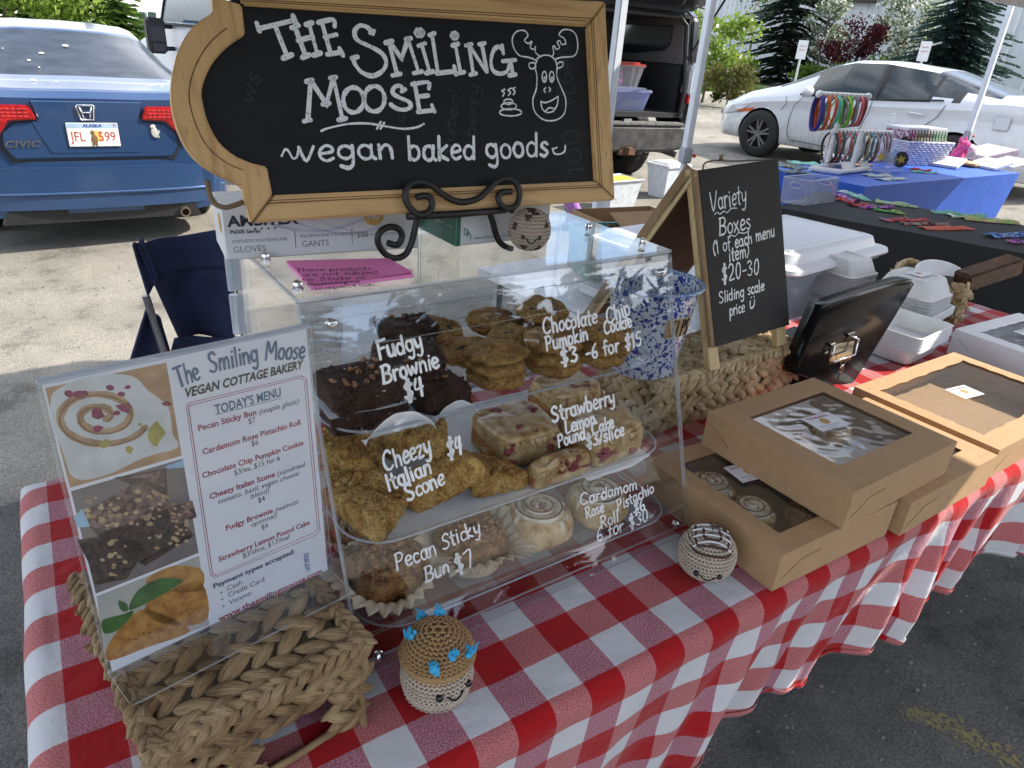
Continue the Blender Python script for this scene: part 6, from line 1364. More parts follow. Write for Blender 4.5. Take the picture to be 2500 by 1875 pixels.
# ------------------------------------------------------------------ woven baskets
hy = None
def hyac(name, c1, c2, c3):
    m, n, p = newmat(name); co = coords(n); a = N(n, 'TexNoise'); a.inputs['Scale'].default_value = 22; a.inputs['Detail'].default_value = 6; n.links.new(co, a.inputs[0])
    u = N(n, 'UVMap'); mp2 = N(n, 'Mapping'); mp2.inputs['Scale'].default_value = (2.2, 40, 1); n.links.new(u.outputs[0], mp2.inputs[0])
    b = N(n, 'TexNoise'); b.inputs['Scale'].default_value = 1.0; b.inputs['Detail'].default_value = 4; n.links.new(mp2.outputs[0], b.inputs[0])
    c = ramp(n, a.outputs[0], [(.30, c1), (.45, c2), (.68, c3)]); d = ramp(n, b.outputs[0], [(.36, (.30, .26, .22)), (.47, (.8, .78, .75)), (.6, (1.12, 1.1, 1.08))])
    n.links.new(mixc(n, .9, c, d, 'MULTIPLY'), p.inputs['Base Color']); p.inputs['Roughness'].default_value = .7; bumpn(n, p, b.outputs[0], .7, .002); return m
HY1 = hyac('water_hyacinth_dull', (.12, .065, .028), (.28, .185, .09), (.42, .31, .17)); HY2 = hyac('water_hyacinth_pale', (.27, .17, .08), (.52, .39, .21), (.66, .54, .34))
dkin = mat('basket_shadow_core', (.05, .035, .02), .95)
def leaflet(mb, P, D, Nn, L, W_, T, tw=.0, r=None):
    """one flattened strand crossing: long axis D, outward Nn"""
    D = D.normalized(); S = Nn.cross(D).normalized(); Nn = D.cross(S).normalized(); Nn = Nn if True else Nn
    nu_, nv_ = 8, 8; b0 = len(mb.v); uvs = []
    for j in range(nv_+1):
        t = j/nv_; w = math.sin(PI*min(1, max(0, t)))**.55
        for i in range(nu_):
            a = 2*PI*i/nu_; bulge = 1+.10*math.sin(a*4+tw+3*t)
            mb.v.append(P+D*((t-.5)*L)+S*(math.cos(a)*W_/2*w*bulge)+Nn*(math.sin(a)*T/2*w*bulge+.25*T*math.sin(PI*t))); uvs.append((t, i/nu_+tw))
    for j in range(nv_):
        for i in range(nu_): mb.f.append((b0+j*nu_+i, b0+j*nu_+(i+1) % nu_, b0+(j+1)*nu_+(i+1) % nu_, b0+(j+1)*nu_+i)); mb.m.append(0)
    mb.uv = (mb.uv or [])+uvs
def braid(parent, A, B, Nn, wd, m, seed, step=None, name='braid'):
    """a plait from A to B lying on a face with outward normal Nn"""
    A, B = V(A), V(B); D = (B-A); L = D.length; D.normalize(); Nn = V(Nn).normalized(); S = Nn.cross(D).normalized(); step = step or wd*.78
    r = random.Random(seed); mb = MB(); s = -step*.2; k = 0
    while s < L+step*.2:
        for sg in (-1, 1):
            c = A+D*min(max(s+(step*.5 if sg > 0 else 0), 0), L)+S*(sg*wd*.21)+Nn*(r.uniform(-.06, .10)*wd)
            d = (D*1.0+S*(-sg*r.uniform(.55, .85))+Nn*r.uniform(-.08, .08)).normalized()
            leaflet(mb, c, d, Nn, wd*r.uniform(1.15, 1.5), wd*r.uniform(.42, .60), wd*r.uniform(.26, .36), r.random()*6)
        s += step
    return mb.build(name, m, parent, smooth=True)
def basket(label, P, ps, W, D, H, m, rows_side, rows_top, gap=None, seed=1, top=True):
    t = thing('wicker_basket', label, 'basket', P, ps); R = RZ(ps); O = V(P)
    w = lambda x, y, z: O+R @ V((x, y, z))
    h = H/rows_side; k = h*.42
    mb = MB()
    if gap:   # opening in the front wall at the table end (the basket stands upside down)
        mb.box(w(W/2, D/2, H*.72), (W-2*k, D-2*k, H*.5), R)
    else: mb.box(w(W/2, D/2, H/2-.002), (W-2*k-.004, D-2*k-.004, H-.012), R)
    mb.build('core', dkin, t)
    for j in range(rows_side):
        z = h*(j+.5)
        sg = [(0, W)]
        if gap and z < gap[2]: sg = [(0, gap[0]), (gap[1], W)]
        for a, b in sg: braid(t, w(a+.006, k*.55, z), w(b-.006, k*.55, z), R @ V((0, -1, 0)), h*1.12, m, seed+j)
        braid(t, w(k*.55, D-.006, z), w(k*.55, .006, z), R @ V((-1, 0, 0)), h*1.12, m, seed+20+j)
        braid(t, w(W-k*.55, .006, z), w(W-k*.55, D-.006, z), R @ V((1, 0, 0)), h*1.12, m, seed+40+j)
        braid(t, w(W-.006, D-k*.55, z), w(.006, D-k*.55, z), R @ V((0, 1, 0)), h*1.12, m, seed+50+j)
    if top:
        hh = D/rows_top
        for j in range(rows_top): braid(t, w(.006, hh*(j+.5), H-k*.55), w(W-.006, hh*(j+.5), H-k*.55), R @ V((0, 0, 1)), min(hh*1.12, h*1.3), m, seed+60+j)
        for a, b in ((w(0, .002, H-.001), w(W, .002, H-.001)), (w(0, 0, H-.001), w(0, D, H-.001)), (w(W, 0, H-.001), w(W, D, H-.001))): braid(t, a, b, R @ V((0, -.5, 1)), h*.62, m, seed+90, name='rim_braid')
    return t, w, R
bl, wl, Rl = basket('woven basket standing upside down under the menu stand at the left front corner', (-.217, .046, .801), math.radians(8.7), .188, .255, .106, HY1, 4, 7, gap=(.075, .150, .045), seed=3)
mb = MB(); mb.tube([wl(.070, .004, .005), wl(.11, .002, .0045), wl(.155, .004, .005)], .0038, 8); mb.build('handle_rim', HY1, bl, smooth=True)
br, wr_b, Rr = basket('pale woven basket standing upside down under the tip bucket and folding price board', (.640, .375, .801), math.radians(2.2), (.43), .15, .104, HY2, 3, 4, seed=103)
# ------------------------------------------------------------------ menu stand
MPSI, MTAU, MROLL = math.radians(11.58), math.radians(4.65), math.radians(-1.1)
c6 = crop(50, 950, 750, 1327)
mu = V((.9798, .1992, -.0195)); mv = V((.0029, .0833, .9965)); mw = mu.cross(mv); mw = mw if mw.y < 0 else -mw
MP = onz(c6(325, 1325), .913); MW, MH = .2165, .2750
ms = thing('menu_stand', 'clear upright stand with the printed bakery menu on the left basket', 'sign', MP)
ml = lambda x, y, o=0: MP+mu*x+mv*y+mw*o
def sheetbox(name, x0, y0, x1, y1, o0, o1, m, parent=ms): mb = MB(); mb.prism([(x0, y0), (x1, y0), (x1, y1), (x0, y1)], o0, o1, O=MP, X=mu, Y=mv, Z=mw, mside=1 if isinstance(m, list) else None); return mb.build(name, m, parent)
pap = mat('white_menu_paper', (.76, .78, .84), .6, c2=(.75, .77, .83))
paper = sheetbox('paper', .002, .002, MW-.002, MH-.002, -.0014, -.0010, pap)
sheetbox('front_sleeve', -.001, -.001, MW+.001, MH+.001, .002, .0035, [AC, ACE]); sheetbox('back_sleeve', -.001, -.001, MW+.001, MH+.001, -.005, -.0035, [AC, ACE])
mb = MB(); mb.bar(ml(-.001, MH+.001, -.001), ml(MW+.001, MH+.001, -.001), .008, .0025); mb.build('sleeve_fold', ACE, ms)
f0_, f1_ = onz(c6(400, 1440), .909), onz(c6(1197, 1030), .909)
mb = MB(); q = [ml(-.001, 0, -.004), ml(MW+.001, 0, -.004), f1_, f0_]; mb.add(q+[p+V((0, 0, .0022)) for p in q], [(0, 1, 2, 3), (4, 5, 6, 7)]); mb.f += [(i, (i+1) % 4, 4+(i+1) % 4, 4+i) for i in range(4)]; mb.m += [1]*4; mb.build('foot', [AC, ACE], ms)
# print
navyp = mat('menu_slate_blue', (.07, .15, .28), .6); dkg = mat('menu_charcoal', (.03, .04, .035), .6); crim = mat('menu_crimson', (.34, .03, .08), .6); gy = mat('menu_grey', (.09, .09, .10), .6); qrb = mat('menu_blue', (.08, .12, .35), .6)
def mpx(x, y): return (lambda P: ((P-MP).dot(mu), (P-MP).dot(mv)))(on(crop(80, 820, 800, 1615)(x, y), MP-mw*.0008, mw))
def mline(t, a, b, sz, mi, bold=0, shear=0):
    """printed line stretched from pixel a to pixel b"""
    xa, ya = mpx(*a); xb, yb = mpx(*b)
    c = bpy.data.curves.new('t', 'FONT'); c.body = t; c.size = sz; o = bpy.data.objects.new('t', c); COL.objects.link(o); bpy.context.view_layer.update(); w_ = o.dimensions.x; bpy.data.objects.remove(o); bpy.data.curves.remove(c)
    return (t, xa, (ya+yb)/2, sz, 'LEFT', mi, bold, shear, (xb-xa)/max(w_, 1e-5))
L = [mline("TODAY'S MENU", (972, 458), (1322, 368), .0125, 0, .02), mline('Pecan Sticky Bun', (880, 550), (1188, 466), .0080, 1, .02), mline('(maple glaze)', (1204, 462), (1414, 405), .0076, 2, 0, .25), mline('$7', (1148, 514), (1186, 505), .0082, 2),
     mline('Cardamom Rose Pistachio Roll', (904, 672), (1424, 522), .0080, 1, .02), mline('$6', (1163, 632), (1202, 622), .0082, 2), mline('Chocolate Chip Pumpkin Cookie', (903, 800), (1440, 628), .0080, 1, .02), mline('$3/ea, $15 for 6', (1072, 788), (1316, 706), .0080, 2),
     mline('Cheezy Italian Scone', (942, 912), (1288, 796), .0080, 1, .02), mline('(sundried', (1300, 792), (1444, 742), .0076, 2, 0, .25), mline('tomato, basil, vegan cheese', (984, 938), (1416, 790), .0076, 2, 0, .25), mline('blend)', (1158, 912), (1256, 880), .0076, 2, 0, .25), mline('$4', (1200, 934), (1236, 922), .0082, 2),
     mline('Fudgy Brownie', (1028, 1078), (1276, 990), .0080, 1, .02), mline('(walnuts', (1290, 985), (1410, 936), .0076, 2, 0, .25), mline('optional)', (1160, 1062), (1296, 1012), .0076, 2, 0, .25), mline('$4', (1218, 1078), (1252, 1066), .0082, 2),
     mline('Strawberry Lemon Pound Cake', (990, 1246), (1474, 1050), .0080, 1, .02), mline('$3/slice, $17/loaf', (1118, 1228), (1370, 1124), .0080, 2), mline('Payment types accepted:', (962, 1392), (1392, 1202), .0076, 3, .02),
     mline('Cash', (1034, 1402), (1114, 1368), .0080, 2), mline('Credit Card', (1040, 1440), (1232, 1350), .0080, 2), mline('Venmo', (1046, 1478), (1164, 1422), .0080, 2), mline('www.thesmilingmoose.com', (992, 1566), (1540, 1308), .0095, 1, .025), mline('VEGAN COTTAGE BAKERY', (808, 368), (1436, 220), .0115, 4, .035, .25)]
printed('menu_print', L, ml(0, 0, -.0009), mu, mv, [navyp, crim, gy, mat('menu_navy', (.02, .04, .14), .6), dkg], paper)
mb = MB()
for x, y in ((1004, 1412), (1010, 1448), (1016, 1484)): a_ = mpx(x, y); mb.lathe([(.0001, 0), (.001, 0)], ml(a_[0], a_[1], -.0008), 10, M=mw.to_track_quat('Z', 'Y').to_matrix())
ribbon(mb, [ml(*mpx(x, y), -.0008) for x, y in ((974, 464), (1324, 376))], .0006, mw, 0); mb.build('bullets', gy, paper)
for off in (0, 12):
    pts_ = [(818+off, 418+off*.4), (838+off*.6, 400+off), (1432-off*.6, 256+off), (1458-off, 274+off*.6), (1530-off, 1078-off*.3), (1512-off, 1104-off), (972+off*.4, 1332-off), (946+off, 1318-off*.6)]
    mb = MB(); q = [ml(*mpx(*p), -.0008) for p in pts_]; [ribbon(mb, [a_, b_], .0006, mw, 0) for a_, b_ in zip(q, q[1:]+q[:1])]; mb.build('menu_border', crim, paper)
mb = MB()
hand_ = [('The', (776, 318), (900, 270)), ('Smiling', (944, 240), (1208, 176)), ('Moose', (1238, 172), (1452, 162))]
for tx, a_, b_ in hand_: A_, B_ = ml(*mpx(*a_), -.0008), ml(*mpx(*b_), -.0008); write(mb, tx, A_, B_, .0175, mw, .0021, .01)
mb.build('menu_title', navyp, paper)
mb = MB(); A_, B_ = ml(*mpx(1478, 1290), -.0008), ml(*mpx(1466, 1196), -.0008); write(mb, 'venmo', A_, B_, .008, mw, .0009, 0); mb.build('payment_word', mat('venmo_blue', (.05, .16, .5), .5), paper)
# the three food pictures printed down the left side of the sheet (flat shapes on the paper)
def flat(name, m, polys, lev, sm=0):
    mb = MB()
    for pl_ in polys:
        q = [ml(*mpx(*p), -.0010+lev*.00005) for p in pl_]
        if sm: q = smoothpts(q, 4, True)
        mb.add(q, [tuple(range(len(q)))])
    return mb.build(name, m, paper)
def fm(n_, c, c2_, vs=120, pos=(.35, .65), r_=.6): return mat(n_, c, r_, c2=c2_, vs=vs, pos=pos, detail=6)
def cell(x0, y0, x1, y1, x2, y2, x3, y3): return [[(x0, y0), (x1, y1), (x2, y2), (x3, y3)]]
flat('picture', fm('pic_tan', (.50, .32, .17), (.36, .2, .1), 60), cell(66, 322, 712, 186, 794, 682, 198, 854), 1)
flat('picture', fm('pic_cream', (.66, .69, .70), (.55, .57, .56), 50), [[(130, 330), (300, 262), (520, 255), (620, 340), (720, 420), (745, 560), (770, 640), (600, 690), (380, 790), (220, 800), (160, 660), (110, 520), (95, 400)]], 2, 1)
def spiral(cx, cy, r0, r1, n_, ph, sq=.62): return [(cx+(r0+(r1-r0)*i/n_)*math.cos(ph+i*.28), cy+(r0+(r1-r0)*i/n_)*sq*math.sin(ph+i*.28)) for i in range(n_+1)]
mb = MB(); ribbon(mb, [ml(*mpx(*p), -.00072) for p in spiral(360, 470, 260, 40, 46, .4)], .0055, mw, 0, 2); mb.build('picture_swirl', fm('pic_swirl', (.50, .34, .2), (.34, .2, .11), 90), paper)
mb = MB(); ribbon(mb, [ml(*mpx(*p), -.00068) for p in spiral(360, 478, 262, 50, 46, .4)], .0014, mw, 0, 2); mb.build('picture_swirl', fm('pic_brown_line', (.28, .16, .07), (.2, .1, .05)), paper)
rr = random.Random(4)
def blobp(x, y, s, sy=.7, k=7): a0 = rr.random()*6; return [(x+s*rr.uniform(.6, 1.2)*math.cos(a0+2*PI*i/k), y+s*sy*rr.uniform(.6, 1.2)*math.sin(a0+2*PI*i/k)) for i in range(k)]
flat('picture_petals', fm('pic_rose', (.30, .02, .10), (.15, .01, .05), 200), [blobp(x, y, s) for x, y, s in [(195, 355, 34), (255, 355, 40), (410, 322, 24), (470, 355, 26), (505, 318, 20), (345, 455, 42), (490, 425, 48), (345, 540, 34), (715, 405, 28), (445, 455, 20)]], 6)
flat('picture_pistachios', fm('pic_pist', (.45, .38, .08), (.3, .28, .06), 100), [blobp(655, 565, 44, 1.3, 9), blobp(385, 618, 28, .9, 9), blobp(515, 650, 26, .8), blobp(570, 515, 14)], 7, 1)
flat('picture', fm('pic_slate', (.20, .17, .17), (.14, .12, .12), 20), cell(204, 872, 800, 698, 884, 1200, 336, 1418), 1)
flat('picture', fm('pic_sky', (.35, .55, .7), (.25, .42, .6), 20), [[(700, 740), (800, 705), (806, 745), (720, 752)], [(215, 1010), (265, 965), (305, 1060), (240, 1066)]], 2)
pbr = fm('pic_brownie', (.07, .04, .03), (.02, .01, .008), 260, (.4, .6)); ptp = fm('pic_brownie_top', (.22, .13, .11), (.06, .03, .03), 220, (.42, .6))
flat('picture', pbr, [[(235, 1130), (300, 1120), (560, 1130), (600, 1180), (500, 1340), (330, 1370), (300, 1260)], [(300, 1060), (720, 930), (860, 1110), (600, 1270), (380, 1140)], [(430, 800), (710, 750), (720, 900), (560, 850)]], 3)
flat('picture', ptp, [[(278, 975), (420, 900), (560, 815), (700, 890), (740, 950), (620, 1010), (400, 1080), (310, 1060)], [(720, 960), (850, 920), (875, 1010), (740, 1060)], [(440, 810), (700, 760), (700, 850), (580, 800)]], 4)
flat('picture_nuts', fm('pic_nuts', (.52, .38, .22), (.34, .22, .11), 160), [blobp(rr.uniform(290, 720), rr.uniform(870, 1060), rr.uniform(9, 22)) for _ in range(46)]+[blobp(rr.uniform(730, 850), rr.uniform(930, 1080), rr.uniform(8, 15)) for _ in range(18)]+[blobp(rr.uniform(360, 520), rr.uniform(1110, 1330), rr.uniform(9, 20)) for _ in range(14)]+[blobp(rr.uniform(600, 830), rr.uniform(1090, 1190), rr.uniform(8, 18)) for _ in range(12)], 6)
flat('picture', fm('pic_plate', (.46, .47, .43), (.38, .38, .35), 20), cell(340, 1432, 886, 1215, 942, 1585, 388, 1785), 1)
osc = fm('pic_scone', (.52, .27, .07), (.32, .13, .03), 110)
flat('picture', osc, [[(600, 1350), (740, 1272), (900, 1290), (890, 1400), (700, 1400)], [(600, 1480), (740, 1390), (900, 1360), (935, 1540), (820, 1590), (650, 1560)], [(420, 1660), (560, 1510), (680, 1520), (830, 1600), (800, 1640), (620, 1700), (400, 1775)]], 3, 1)
flat('picture_basil', fm('pic_basil', (.05, .16, .03), (.02, .08, .015), 60), [[(510, 1500), (560, 1400), (680, 1335), (800, 1345), (760, 1380), (660, 1440), (560, 1490)], [(370, 1560), (470, 1530), (540, 1510), (470, 1600), (385, 1630)], [(455, 1455), (500, 1470), (505, 1510), (470, 1505)]], 5, 1)
flat('picture_specks', fm('pic_specks', (.12, .05, .02), (.08, .03, .01)), [blobp(rr.uniform(620, 900), rr.uniform(1380, 1560), rr.uniform(4, 11), .4) for _ in range(16)]+[blobp(rr.uniform(450, 760), rr.uniform(1560, 1680), rr.uniform(4, 10), .4) for _ in range(14)], 6)
# ------------------------------------------------------------------ crochet figures
yb = lambda n_, c: mat(n_, c, .9, c2=tuple(x*.86 for x in c), vs=60, bump=.4, bs=900)
yarn_b, yarn_t, yarn_k, yarn_w, yarn_bl, yarn_bk = yb('beige_yarn', (.50, .42, .34), ), yb('tan_yarn', (.36, .22, .10)), yb('dark_brown_yarn', (.06, .03, .025)), yb('white_yarn', (.7, .7, .72)), yb('blue_yarn', (.05, .42, .72)), yb('black_yarn', (.01, .01, .01))
eyem = mat('black_bead_eye', (.006, .006, .006), .12)
def stitches(mb, C0, prof, rows, pitch=.0052, spots=None, M=None, alt=None, altz=None):
    """rings of little V stitches over a surface of revolution; prof(t) -> (r, z) t 0..1"""
    for j in range(rows):
        r0, z0 = prof((j+.5)/rows); r1, z1 = prof((j+1)/rows); ra, za = prof(j/rows); n_ = max(5, int(2*PI*r0/pitch)); T = V((r1-ra, 0, z1-za)); hgt = T.length; T.normalize(); Nn = V((T.z, 0, -T.x))
        for k in range(n_):
            a = 2*PI*(k+(j % 2)*.5)/n_; R = RZ(a); c = R @ V((r0, 0, z0)); tz = R @ T; nn = R @ Nn; s = nn.cross(tz)
            for sg in (-1, 1):
                X_ = (s*1.0); ang = .55*sg; ax = tz*math.cos(ang)+s*math.sin(ang)*1; bx = nn.cross(ax)
                Mx = Matrix((bx, nn, ax)).transposed(); Mx = (M @ Mx) if M else Mx; p = c+s*(sg*pitch*.22)+nn*.0004
                tgt = mb
                if alt and altz(p): tgt = alt
                tgt.ell(V(C0)+(M @ p if M else p), (pitch*.27, pitch*.26, hgt*.60), Mx, n=6, m=4)
def ballprof(R, H, pw=.8): return lambda t: (R*math.sin(PI*t)**pw, H*(.5-.5*math.cos(PI*t)))
def face(mb_e, mb_m, C0, surf, az, el=.42, sp=.42, ew=.0042):
    for sg in (-1, 1): p = surf(az+sg*sp, el); mb_e.ell(V(C0)+p*1.02, ew, n=12, m=8)
    mb_m.tube(smoothpts([V(C0)+surf(az+a, el+b)*1.035 for a, b in [(-.25, -.01), (-.14, -.07), (0, -.10), (.14, -.07), (.25, -.01)]], 4), .0011, 6)
def sepeyes(e, t):
    h = len(e.v)//2; fh = len(e.f)//2
    for k in (0, 1): q = MB(); q.add(e.v[k*h:(k+1)*h], [tuple(i-k*h for i in f) for f in e.f[k*fh:(k+1)*fh]]); q.build('eye', eyem, t, smooth=True)
def balls(R, H, pw=.8):
    f_ = ballprof(R, H, pw)
    def s(a, t): r, z = f_(t); return V((r*math.cos(a), r*math.sin(a), z))
    return s
def figure(label, P, R, H, rot=0, M=None, name='crochet_figure'):
    t = thing(name, label, 'crochet toy', P); mb = MB(); mb.ell(V(P)+V((0, 0, H/2)), (R*.97, R*.97, H*.485), n=24, m=16); mb.build('stuffing', yarn_b, t, smooth=True); return t
toc = lambda P: math.atan2(CAM.y-P.y, CAM.x-P.x)
# (1) cookie with chips on the lid
Pc = ctop(.332, .197)
t = figure('round beige crochet cookie with brown chips standing on the case lid', Pc, .026, .050)
mb, alt = MB(), MB(); az = toc(Pc)+.12; sf = balls(.0268, .052)
spots = [sf(az+a, b)*1.0 for a, b in [(.0, .93), (-.3, .78), (.32, .86), (-.95, .60), (.88, .62), (-.42, .24), (.62, .22), (-1.5, .4), (1.6, .75), (2.6, .5), (.05, 1.0)]]
stitches(mb, Pc, ballprof(.0265, .0515), 17, .0046, alt=alt, altz=lambda p: any((p-s_).length < .0043 for s_ in spots))
stuffpart(mb.build('stitches', yarn_b, t, smooth=True)); stuffpart(alt.build('chip_stitches', yarn_k, t, smooth=True))
e, m_ = MB(), MB(); face(e, m_, Pc, sf, az, .44, .40, .0027); 
for i in (0,): sepeyes(e, t); m_.build('mouth', yarn_bk, t, smooth=True)
# (2) roll with chocolate and white icing
Pr = V((.452, .066, .801)); t = figure('small beige crochet roll with brown and white icing lines beside the kraft boxes', Pr, .034, .062)
mb = MB(); az = toc(Pr)+.22; stitches(mb, Pr, ballprof(.0375, .063, .62), 18, .0050); stuffpart(mb.build('stitches', yarn_b, t, smooth=True)); sf = balls(.0382, .0642, .62)
e, m_ = MB(), MB(); face(e, m_, Pr, sf, az, .40, .40, .0038); sepeyes(e, t); m_.build('mouth', yarn_bk, t, smooth=True)
Ri = RZ(az+PI/2)
def rtop(x, y, o=1.03):   # point over the top of the roll from plan coordinates
    r = min(math.hypot(x, y), .0335); a = math.atan2(y, x)+az+PI/2; t_ = 1-math.asin(min(1, (r/.0382)**(1/.62)))/PI; r_, z_ = ballprof(.0382, .0642, .62)(t_); return Pr+V((r_*math.cos(a), r_*math.sin(a), z_))*o
for k, s_ in enumerate((.028, .019, .010)):
    mb = MB(); mb.tube(smoothpts([rtop(x*s_, y*s_-.004) for x, y in [(-1, .9), (-1, -.9), (0, -1.05), (1, -.9), (1, .9), (0, 1)]], 4), .0015, 6); mb.build('brown_icing', yarn_k, t, smooth=True)
for k, y in enumerate((-.022, -.010, .002, .013)):
    mb = MB(); mb.tube(smoothpts([rtop(x, y+.004*math.cos(x*60), 1.025) for x in (-.024, -.016, -.008, 0, .008, .016, .024)], 4), .0014, 6); mb.build('white_icing', yarn_w, t, smooth=True)
# (3) cupcake figure with blue sprinkles
Pf = V((.046, .070, .801)); t = figure('crochet cupcake with tan icing cap and bright blue sprinkles near the front', Pf, .033, .055)
mb = MB(); az = toc(Pf)+.55; pf_ = lambda t_: ((.029+.0085*math.sin(PI*min(1, t_*1.05)))*min(1, (t_*9)**.5), .059*t_)
stitches(mb, Pf, pf_, 13, .0050); stuffpart(mb.build('stitches', yarn_b, t, smooth=True))
mb = MB(); capf = lambda t_: (.0370*math.cos(t_*PI/2)**.72, .058+.030*math.sin(t_*PI/2)**1.1); stitches(mb, Pf, capf, 11, .0052)
stuffpart(mb.build('cap_stitches', yarn_t, t, smooth=True)); mb = MB(); mb.ell(Pf+V((0, 0, .052)), (.035, .035, .030), n=24, m=14); mb.build('cap_stuffing', yarn_t, t, smooth=True)
mb = MB(); mb.tube([Pf+V(((.0378*math.cos(a)), .0378*math.sin(a), .058+.0012*math.sin(a*24))) for a in [2*PI*k/96 for k in range(96)]], .0028, 7, closed=True); mb.build('cap_brim', yarn_t, t, smooth=True)
sf = lambda a, t_: V((pf_(t_)[0]*math.cos(a), pf_(t_)[0]*math.sin(a), pf_(t_)[1]))*1.03
e, m_ = MB(), MB()
for sg in (-1, 1): e.ell(Pf+sf(az+sg*.46, .56), .0042, n=12, m=8)
m_.tube(smoothpts([Pf+sf(az+a, .48+b)*1.02 for a, b in [(-.22, .06), (-.12, -.03), (0, -.07), (.12, -.03), (.22, .06)]], 4), .0012, 6)
sepeyes(e, t); m_.build('mouth', yarn_bk, t, smooth=True)
r_ = random.Random(8)
for (a, h) in ((.55, .30), (-.62, .30), (0, .52), (2.6, .62), (-2.0, .58), (PI, .35)):
    r0, z0 = capf(h); c = Pf+V((r0*math.cos(az+a), r0*math.sin(az+a), z0))*1.0; nn = V((math.cos(az+a), math.sin(az+a), .9)).normalized(); mb = MB()
    for q in range(7): mb.ell(c+nn*.002+V((r_.gauss(0, .0022), r_.gauss(0, .0022), r_.gauss(0, .0022))), .0036, n=6, m=5)
    for q in range(4): mb.tube([c+nn*.002, c+nn*.006+V((r_.gauss(0, .002), r_.gauss(0, .002), .002)), c+nn*.008+V((r_.gauss(0, .003), r_.gauss(0, .003), .006))], [.0015, .0013, .0009], 5)
    mb.build('sprinkle', yarn_bl, t, smooth=True)
# ------------------------------------------------------------------ tip bucket
def splat():
    m, n, p = newmat('blue_splatter_enamel'); co = coords(n); a = N(n, 'TexNoise'); a.inputs['Scale'].default_value = 70; a.inputs['Detail'].default_value = 2; n.links.new(co, a.inputs[0])
    ad = mixc(n, .018, co, a.outputs['Color'], 'ADD')
    fs = []
    for s_, th_ in ((95, .27), (170, .25), (58, .22)):
        v = N(n, 'TexVoronoi'); v.inputs['Scale'].default_value = s_; n.links.new(ad, v.inputs['Vector'])
        fs.append(ramp(n, v.outputs['Distance'], [(th_*1.25, (1, 1, 1)), (th_*1.25+.03, (0, 0, 0))]))
    f = mixc(n, 1, fs[0], fs[1], 'LIGHTEN'); f = mixc(n, 1, f, fs[2], 'LIGHTEN')
    b = N(n, 'TexNoise'); b.inputs['Scale'].default_value = 150; n.links.new(co, b.inputs[0]); bc = ramp(n, b.outputs[0], [(.4, (.01, .02, .20)), (.62, (.03, .09, .42))])
    n.links.new(mixc(n, f, (.62, .68, .74), bc), p.inputs['Base Color']); p.inputs['Roughness'].default_value = .12; p.inputs['Coat Weight'].default_value = .5; return m
SPL = splat(); c5 = crop(1450, 2500, 700, 2177); ZB = .909
Pb = onz(c5(330, 475), ZB)+V((.012, .060, 0)); Pb.z = ZB
bk = thing('tip_bucket', 'white enamel bucket splattered with blue, labelled TIPS, on the right basket', 'bucket', Pb)
BRb, BRt, BHt = .060, .080, .168
mb = MB(); mb.lathe([(.001, .002), (BRb-.004, .002), (BRb-.001, .0), (BRb, .004), (BRt-.001, BHt-.004)], Pb, 64); mb.build('wall', SPL, bk, smooth='auto')
mb = MB(); mb.lathe([(.001, .006), (BRb-.004, .006), (BRb-.002, .010), (BRt-.003, BHt-.004)], Pb, 64); mb.build('inner_wall', SPL, bk, smooth='auto')
mb = MB(); mb.tube([Pb+V(((BRt+.003)*math.cos(a), (BRt+.003)*math.sin(a), BHt-.002)) for a in [2*PI*k/72 for k in range(72)]], .0042, 9, closed=True, flat=.8); mb.build('rolled_rim', mat('blue_enamel_rim', (.10, .22, .45), .15, c2=(.45, .55, .68), vs=260, pos=(.42, .5)), bk, smooth=True)
tape = mat('floral_kraft_tape', (.50, .38, .20), .7, c2=(.32, .22, .10), vs=160)
ta = math.atan2(CAM.y-Pb.y, CAM.x-Pb.x)+.72
def bsurf(a, h, o=.001): r = BRb+(BRt-BRb)*h/BHt+o; return Pb+V((r*math.cos(a), r*math.sin(a), h))
mb = MB(); mb.grid(lambda u, v: bsurf(ta-.30+.80*u, .086+.036*v+.003*math.sin(u*30)*(v-.5)*0), 16, 3); tp_ = mb.build('tape_label', tape, bk, smooth=True)
mb = MB()
for k, ch in enumerate('TIPS'):
    for q in GL[ch][1]:
        pts = smoothpts([bsurf(ta-.16+(k*.15)+x*.2, .089+.030*y, .0020) for x, y in q], 3); L_ = []; R__ = []
        mb.tube(pts, .0012, 5)
mb.build('tips_lettering', ink, tp_)
# ------------------------------------------------------------------ folding price board (A-frame)
c4 = crop(1500, 2500, 350); ZA = .911
lgA, lgB = onz(c4(548, 1222), ZA), onz(c4(905, 1096), ZA)
au = (lgB-lgA).normalized(); ah = V((-au.y, au.x, 0)); at_ = math.radians(16.5); av = V((0, 0, 1))*math.cos(at_)+ah*math.sin(at_); aw = au.cross(av); aw = aw if aw.y < 0 else -aw
AP = lgA
ab = thing('folding_price_board', 'small A-frame chalkboard listing variety boxes, standing on the right basket', 'sign', AP)
apx = lambda x, y, o=0: on(c4(x, y), AP+aw*o, aw)
def abox(name, pts, o0, o1, m, par=ab, bev=.001):
    mb = MB(); k = len(pts); P = [p+aw*o0 for p in pts]+[p+aw*o1 for p in pts]; mb.add(P, [tuple(range(k)), tuple(range(k, 2*k))]+[(i, (i+1) % k, k+(i+1) % k, k+i) for i in range(k)]); return mb.build(name, m, par, bevel=bev)
pale = pinem('pale_pine', PI/2, (.56, .42, .22), (.42, .28, .12)); wth = mat('weathered_edge_wood', (.34, .24, .13), .8, c2=(.22, .14, .07), vs=40, scale=(1, 1, .2)); slate = mat('slate_board', (.020, .020, .021), .65, spec=.25, c2=(.015, .015, .016), vs=20)
BL_, BR_, TR_, TL_ = apx(530, 1100), apx(932, 980), apx(870, 88), apx(438, 150)
